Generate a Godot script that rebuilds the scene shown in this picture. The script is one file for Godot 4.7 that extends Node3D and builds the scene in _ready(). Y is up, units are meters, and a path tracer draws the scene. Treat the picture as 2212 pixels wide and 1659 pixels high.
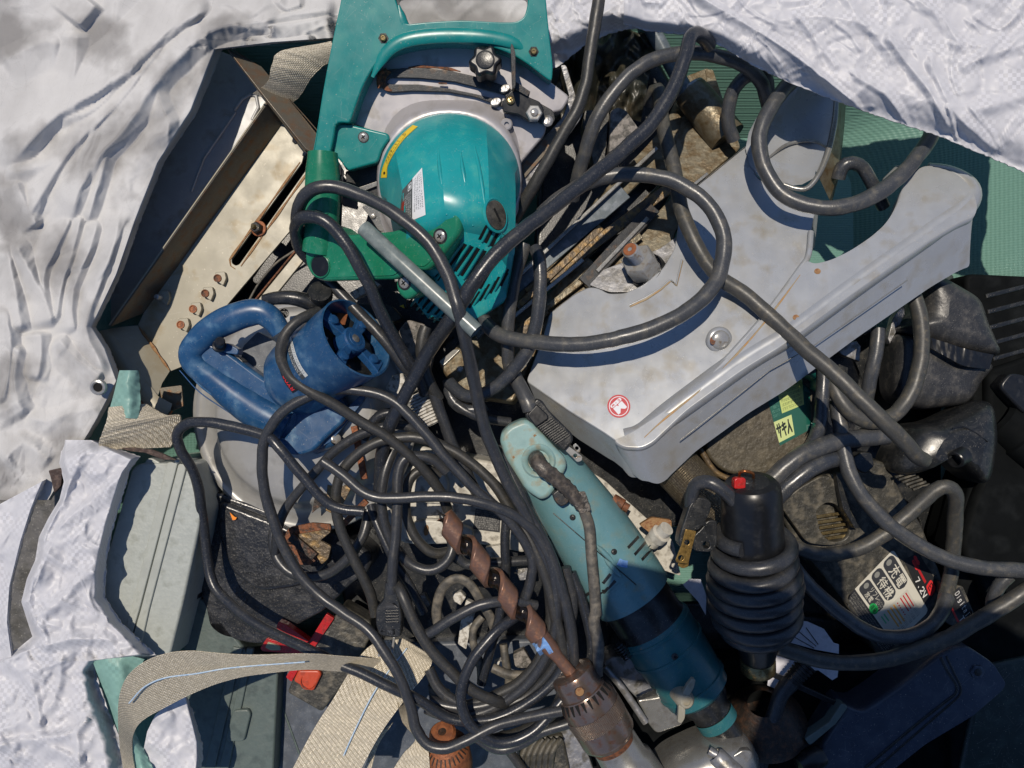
extends Node3D
# A loaded tool bag seen from above. Lengths are worked out in "px" of 0.4 mm (height h counts up from the middle of the pile).
const S := 0.0004
const D := 1628.0
const K := 0.29762
# origins of the survey sheets (x, y, scale) that the plan positions were measured on
const V := Vector3(0, 0, 1)
const A1 := Vector3(0, 0, K)
const A2 := Vector3(548.6, 0, K)
const A3 := Vector3(1097.2, 0, K)
const A4 := Vector3(1553.7, 0, K)
const B1 := Vector3(0, 438.9, K)
const B2 := Vector3(548.6, 438.9, K)
const B3 := Vector3(1097.2, 438.9, K)
const B4 := Vector3(1553.7, 438.9, K)
const C1 := Vector3(0, 822.9, K)
const C2 := Vector3(548.6, 822.9, K)
const C3 := Vector3(1097.2, 822.9, K)
const C4 := Vector3(1553.7, 822.9, K)
const E1 := Vector3(0, 1165.2, K)
const E2 := Vector3(548.6, 1165.2, K)
const E3 := Vector3(1097.2, 1165.2, K)
const E4 := Vector3(1553.7, 1165.2, K)

var M := {}
var used := {}
var nz := FastNoiseLite.new()
var nr := FastNoiseLite.new()
var rng := RandomNumberGenerator.new()

class MB:
	var v := PackedVector3Array()
	var n := PackedVector3Array()
	var u := PackedVector2Array()
	func tri(a, b, c, na, nb, nc, ua = Vector2.ZERO, ub = Vector2.ZERO, uc = Vector2.ZERO):
		var f: Vector3 = (b - a).cross(c - a)
		if f.length_squared() < 1e-22: return
		if f.dot(na + nb + nc) > 0.0:
			v.append(a); v.append(c); v.append(b); n.append(na); n.append(nc); n.append(nb); u.append(ua); u.append(uc); u.append(ub)
		else:
			v.append(a); v.append(b); v.append(c); n.append(na); n.append(nb); n.append(nc); u.append(ua); u.append(ub); u.append(uc)
	func quad(a, b, c, d, na, nb, nc, nd, ua = Vector2.ZERO, ub = Vector2.ZERO, uc = Vector2.ZERO, ud = Vector2.ZERO):
		tri(a, b, c, na, nb, nc, ua, ub, uc)
		tri(a, c, d, na, nc, nd, ua, uc, ud)

# ---------- positions ----------
var tilt := Vector2.ZERO   # how steeply the thing being built leans, in height per px, about the plan point tilt0
var tilt0 := Vector2.ZERO
func lean(gx := 0.0, gy := 0.0, x0 := 0.0, y0 := 0.0):
	tilt = Vector2(gx, gy); tilt0 = Vector2(x0, y0)
func W(x: float, y: float, h: float) -> Vector3:
	h += tilt.x * (x - tilt0.x) + tilt.y * (y - tilt0.y)
	var f := (D - h) / D
	return Vector3((x - 1106.0) * f, h, (y - 829.5) * f) * S
func at(o: Vector3, x: float, y: float, h: float) -> Vector3:
	return W(o.x + x * o.z, o.y + y * o.z, h)
func q(o: Vector3, a: Array) -> PackedVector3Array:
	var r := PackedVector3Array()
	for i in range(0, a.size(), 3): r.append(at(o, a[i], a[i + 1], a[i + 2]))
	return r
func q2(o: Vector3, a: Array, h: float) -> PackedVector3Array:
	var r := PackedVector3Array()
	for i in range(0, a.size(), 2): r.append(at(o, a[i], a[i + 1], h))
	return r
# a plate that lies in the plane through three points: pairs on the sheet, the height from h0 + gx*dx + gy*dy (slopes per px from a reference point)
func qt(o: Vector3, a: Array, rx: float, ry: float, h0: float, gx: float, gy: float) -> PackedVector3Array:
	var r := PackedVector3Array()
	for i in range(0, a.size(), 2): r.append(at(o, a[i], a[i + 1], h0 + gx * (a[i] - rx) * o.z + gy * (a[i + 1] - ry) * o.z))
	return r
func circ(c: Vector3, r: float, k := 24, e := 1.0, turn := 0.0) -> PackedVector3Array:
	var p := PackedVector3Array()
	for i in k:
		var a := TAU * i / k
		p.append(c + Vector3(cos(a) * r, 0, sin(a) * r * e).rotated(Vector3.UP, turn) * S)
	return p
func cat(p: PackedVector3Array, closed := false, step := 7.0) -> PackedVector3Array:
	var r := PackedVector3Array()
	var n := p.size()
	var segs := n if closed else n - 1
	for i in segs:
		var p1 := p[i]; var p2 := p[(i + 1) % n]
		var p0 := p[(i - 1 + n) % n] if closed or i > 0 else p1 * 2.0 - p2
		var p3 := p[(i + 2) % n] if closed or i + 2 < n else p2 * 2.0 - p1
		var k := clampi(int((p2 - p1).length() / S / step), 1, 24)
		for j in k: r.append(p1.cubic_interpolate(p2, p0, p3, float(j) / k))
	if not closed: r.append(p[n - 1])
	return r
func fil(p: PackedVector3Array, rad: float, k := 4) -> PackedVector3Array:   # rounds the corners of an outline
	var r := PackedVector3Array()
	var n := p.size()
	for i in n:
		var a := p[(i - 1 + n) % n]; var b := p[i]; var c := p[(i + 1) % n]
		var d := minf(rad * S, minf((a - b).length(), (c - b).length()) * 0.45)
		var s := b + (a - b).normalized() * d
		var e := b + (c - b).normalized() * d
		for j in k + 1:
			var t := float(j) / k
			r.append(s.lerp(b, t).lerp(b.lerp(e, t), t))
	return r

# ---------- solids ----------
func plane_of(o: PackedVector3Array) -> Array:
	var nn := Vector3.ZERO
	for i in o.size():
		var a := o[i]; var b := o[(i + 1) % o.size()]
		nn += Vector3((a.y - b.y) * (a.z + b.z), (a.z - b.z) * (a.x + b.x), (a.x - b.x) * (a.y + b.y))
	nn = nn.normalized()
	if nn.y < -0.02: nn = -nn
	var ex := nn.cross(Vector3(0.31, 0.2, 0.93)).normalized()
	return [nn, ex, nn.cross(ex)]
func loop_data(o: PackedVector3Array, f: Array, ccw: bool) -> Array:
	var area := 0.0
	var k := o.size()
	for i in k:
		var a := o[i] - o[0]; var b := o[(i + 1) % k] - o[0]
		area += a.dot(f[1]) * b.dot(f[2]) - a.dot(f[2]) * b.dot(f[1])
	var p := o.duplicate()
	if (area > 0) != ccw: p.reverse()
	var en := PackedVector3Array()
	for i in k: en.append((p[(i + 1) % k] - p[i]).cross(f[0]).normalized())
	var mt := PackedVector3Array()
	for i in k:
		var n1 := en[(i - 1 + k) % k]; var n2 := en[i]
		var s := n1 + n2
		mt.append(s / maxf(0.45, 1.0 + n1.dot(n2)))
	return [p, en, mt]
# outline o, going t px down its normal, edge rounded over b px (bd px deep), holes cut through, walls flared towards a direction
func slab(m: MB, o: PackedVector3Array, t: float, b := 0.0, holes := [], flare := Vector3.ZERO, bd := -1.0, bottom := true, nb := 4):
	var f := plane_of(o)
	var up: Vector3 = f[0]
	b *= S; t *= S
	bd = b if bd < 0 else bd * S
	var loops := [loop_data(o, f, true)]
	for h in holes: loops.append(loop_data(h, f, false))
	var cap := PackedVector2Array()
	var org := o[0]
	for li in loops.size():
		var p: PackedVector3Array = loops[li][0]; var mt: PackedVector3Array = loops[li][2]
		var top2 := PackedVector2Array()
		for i in p.size():
			var w := (p[i] - mt[i] * b - org) / S
			top2.append(Vector2(w.dot(f[1]), w.dot(f[2])))
		if li == 0: cap = top2
		else:
			var bi := 0; var bj := 0; var best := 1e9
			for i in cap.size():
				for j in top2.size():
					var dd := cap[i].distance_squared_to(top2[j])
					if dd < best: best = dd; bi = i; bj = j
			var nc := PackedVector2Array()
			for i in bi + 1: nc.append(cap[i])
			for j in top2.size() + 1: nc.append(top2[(bj + j) % top2.size()])
			var side := (top2[bj] - cap[bi]).orthogonal().normalized() * 0.004
			nc[nc.size() - 1] += side
			nc.append(cap[bi] + side)
			for i in range(bi + 1, cap.size()): nc.append(cap[i])
			cap = nc
	var ix := Geometry2D.triangulate_polygon(cap)
	if ix.is_empty():
		if b > 0.2 * S:
			slab(m, o, t / S, b * 0.6 / S, holes, flare, bd / S, bottom, nb)
			return
		print("no cap for an outline of ", o.size(), " holes ", holes.size())
	for li in loops.size():
		var p: PackedVector3Array = loops[li][0]; var en: PackedVector3Array = loops[li][1]; var mt: PackedVector3Array = loops[li][2]
		var k := p.size()
		var rings := []
		var steps := nb if b > 0.0 else 0
		for s in steps + 1:
			var th := PI / 2 * (float(s) / nb if b > 0 else 1.0)
			rings.append([b * (1.0 - sin(th)), bd * (1.0 - cos(th)), th])
		rings.append([0.0, t, PI / 2])
		for s in rings.size() - 1:
			for i in k:
				var j := (i + 1) % k
				var e := en[i]
				var na := e if e.dot(en[(i - 1 + k) % k]) < 0.6 else (e + en[(i - 1 + k) % k]).normalized()
				var nb2 := e if e.dot(en[j]) < 0.6 else (e + en[j]).normalized()
				var r0 = rings[s]; var r1 = rings[s + 1]
				var c0 := cos(r0[2]); var s0 := sin(r0[2]); var c1 := cos(r1[2]); var s1 := sin(r1[2])
				var fl := [Vector3.ZERO, Vector3.ZERO]
				if s == rings.size() - 2 and flare != Vector3.ZERO:
					fl = [flare * S * maxf(0.0, na.dot(flare.normalized())), flare * S * maxf(0.0, nb2.dot(flare.normalized()))]
				var ua: Vector3 = up * fl[0].length() / maxf(1e-6, r1[1] - r0[1]); var ub: Vector3 = up * fl[1].length() / maxf(1e-6, r1[1] - r0[1])
				if ua != Vector3.ZERO or ub != Vector3.ZERO:
					m.quad(p[i] - up * r0[1], p[j] - up * r0[1], p[j] - up * r1[1] + fl[1], p[i] - up * r1[1] + fl[0], (na + ua).normalized(), (nb2 + ub).normalized(), (nb2 + ub).normalized(), (na + ua).normalized())
					continue
				m.quad(p[i] - mt[i] * r0[0] - up * r0[1], p[j] - mt[j] * r0[0] - up * r0[1], p[j] - mt[j] * r1[0] - up * r1[1] + fl[1], p[i] - mt[i] * r1[0] - up * r1[1] + fl[0],
					(up * c0 + na * s0).normalized(), (up * c0 + nb2 * s0).normalized(), (up * c1 + nb2 * s1).normalized(), (up * c1 + na * s1).normalized())
	for i in range(0, ix.size(), 3):
		var w := []
		for j in 3: w.append(org + (f[1] * cap[ix[i + j]].x + f[2] * cap[ix[i + j]].y) * S)
		m.tri(w[0], w[1], w[2], up, up, up)
		if bottom:
			m.tri(w[0] - up * t, w[1] - up * t, w[2] - up * t, -up, -up, -up)
func frames(p: PackedVector3Array) -> Array:
	var r := []
	var t := (p[1] - p[0]).normalized()
	var a := t.cross(Vector3.UP)
	if a.length() < 0.1: a = t.cross(Vector3.RIGHT)
	a = a.normalized()
	for i in p.size():
		var t2 := (p[mini(i + 1, p.size() - 1)] - p[maxi(i - 1, 0)]).normalized()
		if t2.length() < 0.5: t2 = t
		a = (a - t2 * a.dot(t2)).normalized()
		t = t2
		r.append([t, a, t.cross(a)])
	return r
# a round bar along a path; r a number or one per point (spread over the path); flat squashes it towards the ground
func tube(m: MB, p: PackedVector3Array, r, seg := 12, flat := 1.0, caps := true):
	var fr := frames(p)
	var k := p.size()
	var ring := []
	var nor := []
	var run := 0.0
	var lens := []
	for i in k:
		if i > 0: run += (p[i] - p[i - 1]).length() / S
		lens.append(run)
		var rr: float
		if r is Array:
			var t: float = float(i) / (k - 1) * (r.size() - 1)
			var j := mini(int(t), r.size() - 2)
			rr = lerpf(r[j], r[j + 1], smoothstep(0, 1, t - j))
		else: rr = r
		var a := PackedVector3Array(); var b := PackedVector3Array()
		for s in seg + 1:
			var th := TAU * s / seg
			var d: Vector3 = fr[i][1] * cos(th) + fr[i][2] * sin(th) * flat
			var dn: Vector3 = (fr[i][1] * cos(th) * flat + fr[i][2] * sin(th)).normalized()
			a.append(p[i] + d * rr * S); b.append(dn)
		ring.append(a); nor.append(b)
	for i in k - 1:
		for s in seg:
			m.quad(ring[i][s], ring[i][s + 1], ring[i + 1][s + 1], ring[i + 1][s], nor[i][s], nor[i][s + 1], nor[i + 1][s + 1], nor[i + 1][s],
				Vector2(float(s) / seg, lens[i] / 100), Vector2(float(s + 1) / seg, lens[i] / 100), Vector2(float(s + 1) / seg, lens[i + 1] / 100), Vector2(float(s) / seg, lens[i + 1] / 100))
	if caps:
		for e in [0, k - 1]:
			var nn: Vector3 = -fr[e][0] if e == 0 else fr[e][0]
			for s in seg: m.tri(p[e], ring[e][s], ring[e][s + 1], nn, nn, nn)
# turned body round the axis a > b; prof [t, r, t, r ...] in px along it
func lathe(m: MB, a: Vector3, b: Vector3, prof: Array, seg := 32, facets := false, a0 := 0.0, a1 := TAU, sharp := 0.8):
	var z := (b - a).normalized()
	var x := z.cross(Vector3(0, 1, 0.02)).normalized()
	var y := z.cross(x)
	var k := prof.size() / 2
	for i in k - 1:
		var t0: float = prof[i * 2]; var r0: float = prof[i * 2 + 1]; var t1: float = prof[i * 2 + 2]; var r1: float = prof[i * 2 + 3]
		var dn := Vector2(-(r1 - r0), t1 - t0).normalized()   # (along, out)
		var n0 := dn; var n1 := dn
		if i > 0:
			var d0 := Vector2(-(r0 - prof[i * 2 - 1]), t0 - prof[i * 2 - 2]).normalized()
			if d0.dot(dn) > sharp: n0 = (d0 + dn).normalized()
		if i < k - 2:
			var d2 := Vector2(-(prof[i * 2 + 5] - r1), prof[i * 2 + 4] - t1).normalized()
			if d2.dot(dn) > sharp: n1 = (d2 + dn).normalized()
		for s in seg:
			var g0 := a0 + (a1 - a0) * s / seg; var g1 := a0 + (a1 - a0) * (s + 1) / seg
			var o0 := x * cos(g0) + y * sin(g0); var o1 := x * cos(g1) + y * sin(g1)
			var m0 := o0; var m1 := o1
			if facets: m0 = (o0 + o1).normalized(); m1 = m0
			m.quad(a + (z * t0 + o0 * r0) * S, a + (z * t0 + o1 * r0) * S, a + (z * t1 + o1 * r1) * S, a + (z * t1 + o0 * r1) * S,
				(m0 * n0.y + z * n0.x).normalized(), (m1 * n0.y + z * n0.x).normalized(), (m1 * n1.y + z * n1.x).normalized(), (m0 * n1.y + z * n1.x).normalized(),
				Vector2(float(s) / seg, t0 / 100), Vector2(float(s + 1) / seg, t0 / 100), Vector2(float(s + 1) / seg, t1 / 100), Vector2(float(s) / seg, t1 / 100))
# a skin over a grid of points
func skin(m: MB, g: Array, closed := false, cap0 := false, cap1 := false, uvs := Vector2.ONE):
	var rows := g.size(); var cols: int = g[0].size()
	var nn := []
	for i in rows:
		var r := PackedVector3Array()
		for j in cols:
			var jl := (j - 1 + cols) % cols if closed else maxi(j - 1, 0)
			var jr := (j + 1) % cols if closed else mini(j + 1, cols - 1)
			var du: Vector3 = g[i][jr] - g[i][jl]
			var dv: Vector3 = g[mini(i + 1, rows - 1)][j] - g[maxi(i - 1, 0)][j]
			r.append(du.cross(dv).normalized())
		nn.append(r)
	var mid := Vector3.ZERO
	var nc := cols if closed else cols - 1
	for i in rows - 1:
		for j in nc:
			var k := (j + 1) % cols
			m.quad(g[i][j], g[i][k], g[i + 1][k], g[i + 1][j], nn[i][j], nn[i][k], nn[i + 1][k], nn[i + 1][j],
				Vector2(float(j) / nc, float(i) / (rows - 1)) * uvs, Vector2(float(j + 1) / nc, float(i) / (rows - 1)) * uvs, Vector2(float(j + 1) / nc, float(i + 1) / (rows - 1)) * uvs, Vector2(float(j) / nc, float(i + 1) / (rows - 1)) * uvs)
	for e in [[cap0, 0, 1], [cap1, rows - 1, rows - 2]]:
		if not e[0]: continue
		var c := Vector3.ZERO; var c2 := Vector3.ZERO
		for p in g[e[1]]: c += p / cols
		for p in g[e[2]]: c2 += p / cols
		var d := (c - c2).normalized()
		for j in cols: m.tri(c, g[e[1]][j], g[e[1]][(j + 1) % cols], d, d, d)
# a closed loft has normals from the grid, so its rings must all run clockwise seen along the path; this turns them outwards
func loft(m: MB, g: Array, cap0 := true, cap1 := true):
	var k0 := m.v.size()
	skin(m, g, true, cap0, cap1)
	var c := Vector3.ZERO
	for p in g[0]: c += p / g[0].size()
	var c1 := Vector3.ZERO
	for p in g[g.size() - 1]: c1 += p / g[0].size()
	var ax := (c1 - c).normalized()
	var votes := 0.0
	for i in range(k0, m.v.size(), 3):
		var w := m.v[i] - c
		votes += m.n[i].dot(w - ax * w.dot(ax))
	if votes < 0:
		for i in range(k0, m.v.size() - (g[0].size() * 3 * (int(cap0) + int(cap1)))): m.n[i] = -m.n[i]
		for i in range(k0, m.v.size(), 3):
			var f := (m.v[i + 1] - m.v[i]).cross(m.v[i + 2] - m.v[i])
			if f.dot(m.n[i]) > 0:
				var t := m.v[i + 1]; m.v[i + 1] = m.v[i + 2]; m.v[i + 2] = t
				t = m.n[i + 1]; m.n[i + 1] = m.n[i + 2]; m.n[i + 2] = t
# a rounded lump over an outline: rings [scale, height] drawn in towards the middle
func dome(m: MB, o: PackedVector3Array, rings: Array):
	var c := Vector3.ZERO
	for p in o: c += p / o.size()
	var g := []
	for r in rings:
		var row := PackedVector3Array()
		for p in o: row.append(c + (p - c) * r[0] + Vector3(0, r[1] * S, 0))
		g.append(row)
	var k0 := m.v.size()
	skin(m, g, true, false, true)
	outward(m, k0, c - Vector3(0, 60 * S, 0))
func outward(m: MB, k0: int, c: Vector3):
	for i in range(k0, m.v.size(), 3):
		var mid := (m.v[i] + m.v[i + 1] + m.v[i + 2]) / 3.0 - c
		if (m.n[i] + m.n[i + 1] + m.n[i + 2]).dot(mid) >= 0: continue
		for j in 3: m.n[i + j] = -m.n[i + j]
		var t := m.v[i + 1]; m.v[i + 1] = m.v[i + 2]; m.v[i + 2] = t
		t = m.n[i + 1]; m.n[i + 1] = m.n[i + 2]; m.n[i + 2] = t
		var u := m.u[i + 1]; m.u[i + 1] = m.u[i + 2]; m.u[i + 2] = u
# a flat bar from a to b (axis on its top face), w wide, t thick
func bar(m: MB, a: Vector3, b: Vector3, w: float, t: float, bev := 1.0):
	var d := (b - a).normalized()
	var s := d.cross(Vector3.UP).normalized() * w * S / 2
	slab(m, PackedVector3Array([a - s, a + s, b + s, b - s]), t, bev, [], Vector3.ZERO, -1, true, 2)
# a strip of webbing between two edge lines
func ribbon(m: MB, ea: PackedVector3Array, eb: PackedVector3Array, th: float, across := 5, sag := 0.0):
	var k := 60
	var g := []
	var g2 := []
	var ca := cat(ea, false, 2.0); var cb := cat(eb, false, 2.0)
	var wide := 0.0
	var run := 0.0
	for i in k + 1:
		var a := pick(ca, float(i) / k); var b := pick(cb, float(i) / k)
		wide = maxf(wide, (b - a).length())
		if i > 0: run += (a.lerp(b, 0.5) - pick(ca, float(i - 1) / k).lerp(pick(cb, float(i - 1) / k), 0.5)).length()
		var r := PackedVector3Array(); var r2 := PackedVector3Array()
		for j in across + 1:
			var t := float(j) / across
			var p := a.lerp(b, t) + Vector3(0, (sag * 4 * t * (1 - t) + nz.get_noise_2d(i * 9.0, j * 9.0) * 3.0) * S, 0)
			r.append(p); r2.append(p - Vector3(0, th * S, 0))
		g.append(r); g2.append(r2)
	var uvs := Vector2(run / S / 60, wide / S / 60)
	var k0 := m.u.size()
	skin(m, g)
	skin(m, g2)
	for i in range(k0, m.u.size()): m.u[i] = Vector2(m.u[i].y, m.u[i].x) * uvs
	for e in [0, across]:
		for i in k:
			var nn: Vector3 = (g[i][e] - g[i][across - e]).normalized()
			m.quad(g[i][e], g[i + 1][e], g2[i + 1][e], g2[i][e], nn, nn, nn, nn, Vector2(0, i * .2), Vector2(0, i * .2 + .2), Vector2(.05, i * .2 + .2), Vector2(.05, i * .2))
func pick(p: PackedVector3Array, t: float) -> Vector3:
	var f := t * (p.size() - 1)
	var i := mini(int(f), p.size() - 2)
	return p[i].lerp(p[i + 1], f - i)

# ---------- nodes ----------
func numbered(called: String) -> String:
	var k: int = used.get(called, 0)
	used[called] = k + 1
	return called if k == 0 else "%s_%03d" % [called, k]
func gpos(n: Node3D) -> Vector3:
	var p := n.position
	var q_ := n.get_parent()
	while q_ != null and q_ != self and q_ is Node3D:
		p += q_.position
		q_ = q_.get_parent()
	return p
func thing(called: String, label: String, category: String, where: Vector3, group := "") -> Node3D:
	var o := Node3D.new()
	o.name = numbered(called)
	add_child(o)
	o.position = where
	tag(o, label, category, group)
	return o
func tag(o: Node, label: String, category := "", group := "", kind := ""):
	if label: o.set_meta("label", label)
	if category: o.set_meta("category", category)
	if group: o.set_meta("group", group)
	if kind: o.set_meta("kind", kind)
func obj(called: String, m: MB, mat, parent: Node3D = null) -> MeshInstance3D:
	var o := MeshInstance3D.new()
	o.name = called if parent else numbered(called)
	if parent: parent.add_child(o, true)
	else: add_child(o, true)
	var lo := Vector3.INF; var hi := -Vector3.INF
	for p in m.v:
		lo = lo.min(p); hi = hi.max(p)
	var c := (lo + hi) / 2
	c.y = lo.y
	var w := m.v.duplicate()
	for i in w.size(): w[i] -= c
	var arr := []
	arr.resize(Mesh.ARRAY_MAX)
	arr[Mesh.ARRAY_VERTEX] = w; arr[Mesh.ARRAY_NORMAL] = m.n; arr[Mesh.ARRAY_TEX_UV] = m.u
	var me := ArrayMesh.new()
	me.add_surface_from_arrays(Mesh.PRIMITIVE_TRIANGLES, arr)
	o.mesh = me
	o.material_override = M[mat] if mat is String else mat
	o.position = c - (gpos(parent) if parent else Vector3.ZERO)
	return o
# where the line of sight of a plan position meets a part: [point, normal]
func on(part: MeshInstance3D, o: Vector3, x: float, y: float) -> Array:
	return towards(part, at(o, x, y, 0))
func towards(part: MeshInstance3D, aim: Vector3) -> Array:
	var eye := Vector3(0, D * S, 0)
	var dir := (aim - eye).normalized()
	var c := gpos(part)
	if not faces.has(part): faces[part] = part.mesh.get_faces()
	var f: PackedVector3Array = faces[part]
	var best := 1e9
	var hit := [aim, Vector3.UP]
	for i in range(0, f.size(), 3):
		var p = Geometry3D.ray_intersects_triangle(eye - c, dir, f[i], f[i + 1], f[i + 2])
		if p != null:
			var d: float = (p + c - eye).length()
			if d < best:
				best = d
				var nn := (f[i + 1] - f[i]).cross(f[i + 2] - f[i]).normalized()
				hit = [p + c, nn if nn.dot(dir) < 0 else -nn]
	return hit
var faces := {}
# a sheet that follows a part: its corners lie at four plan positions p00, p10, p11, p01, the rest is laid out between them in metres
func patch(m: MB, part: MeshInstance3D, o: Vector3, c: Array, nu := 8, nv := 8, lift := 0.8):
	var k := []
	for i in range(0, 8, 2): k.append(on(part, o, c[i], c[i + 1])[0])
	var g := []
	for j in nv + 1:
		var r := PackedVector3Array()
		for i in nu + 1:
			var u := float(i) / nu; var w := float(j) / nv
			var h := towards(part, k[0].lerp(k[1], u).lerp(k[3].lerp(k[2], u), w))
			r.append(h[0] + h[1] * lift * S)
		g.append(r)
	skin(m, g)
# the same along a path of plan positions, w sheet units wide
func strip(m: MB, part: MeshInstance3D, o: Vector3, path: Array, w: float, nu := 16, lift := 0.8):
	var pts := PackedVector3Array()
	var nn := Vector3.ZERO
	for i in range(0, path.size(), 2):
		var h := on(part, o, path[i], path[i + 1])
		pts.append(h[0]); nn += h[1]
	nn = nn.normalized()
	var c := cat(pts, false, 4.0)
	var g := []
	for j in 4:
		var r := PackedVector3Array()
		for i in nu + 1:
			var t := float(i) / nu
			var p := pick(c, t)
			var d := (pick(c, minf(1, t + .03)) - pick(c, maxf(0, t - .03))).normalized()
			var h := towards(part, p + d.cross(nn).normalized() * w * o.z * S * (j / 3.0 - 0.5))
			r.append(h[0] + h[1] * lift * S)
		g.append(r)
	skin(m, g)
# screws and nuts on a surface
func screw(parent: Node3D, hit: Array, r: float, mat := "steel", called := "screw", cross := true):
	var n: Vector3 = hit[1]
	var b: Vector3 = hit[0]
	var m := MB.new()
	lathe(m, b - n * 2 * S, b + n * 10 * S, [0, r, 3.5, r, 5.5, r * .72, 5.8, r * .5, 5.8, 0], 20)
	var o := obj(called, m, mat, parent)
	if cross:
		var k := MB.new()
		var t := n.cross(Vector3(0.5, 0.1, 0.8)).normalized(); var t2 := n.cross(t)
		for d in [t, t2]:
			var e: Vector3 = n.cross(d) * r * .11 * S
			var c: Vector3 = b + n * 4.2 * S
			slab(k, PackedVector3Array([c - d * r * .5 * S - e, c + d * r * .5 * S - e, c + d * r * .5 * S + e, c - d * r * .5 * S + e]), 1.5)
		obj("slot", k, "black_gap", o)
	return o
func hexnut(parent: Node3D, a: Vector3, n: Vector3, r: float, tall: float, mat := "steel", called := "nut", bore := 0.5, borem := "dark_rust"):
	var m := MB.new()
	lathe(m, a, a + n, [0, r, tall * .85, r, tall, r * .86, tall, r * bore, tall * .6, r * bore], 6, true)
	var o := obj(called, m, mat, parent)
	if bore > 0:
		var k := MB.new()
		lathe(k, a, a + n, [0, r * bore * .96, tall * 1.15, r * bore * .96, tall * 1.25, r * bore * .7, tall * 1.25, 0], 16)
		obj("thread", k, borem, o)
	return o
var cords := 0
func cord(label: String, p: PackedVector3Array, r: float, mat: String = "rubber", group := "", called := "power_cord", flat := 1.0) -> MeshInstance3D:
	var m := MB.new()
	cords += 1
	var c := cat(p, false, 9.0)
	var rad := []
	for i in c.size():
		var k := float(i) * 9.0
		var off := Vector3(nz.get_noise_2d(k * 0.7, cords * 97.0), nz.get_noise_2d(k * 0.7, cords * 97.0 + 31) * 0.5, nz.get_noise_2d(k * 0.7, cords * 97.0 + 63)) * r * 0.12
		off += Vector3(nz.get_noise_2d(k * 2, cords * 53.0), 0, nz.get_noise_2d(k * 2, cords * 53.0 + 40)) * r * 0.06
		c[i] += off * S
		rad.append(r * (1.0 + nz.get_noise_2d(k * 1.0, cords * 41.0) * 0.07))
	tube(m, c, rad, 14, flat)
	var o := obj(called, m, [mat, mat + "_worn", mat, mat + "_grey"][cords % 4] if mat.begins_with("rubber") and M.has(mat + "_worn") else mat)
	tag(o, label, "cord", group)
	return o

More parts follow.
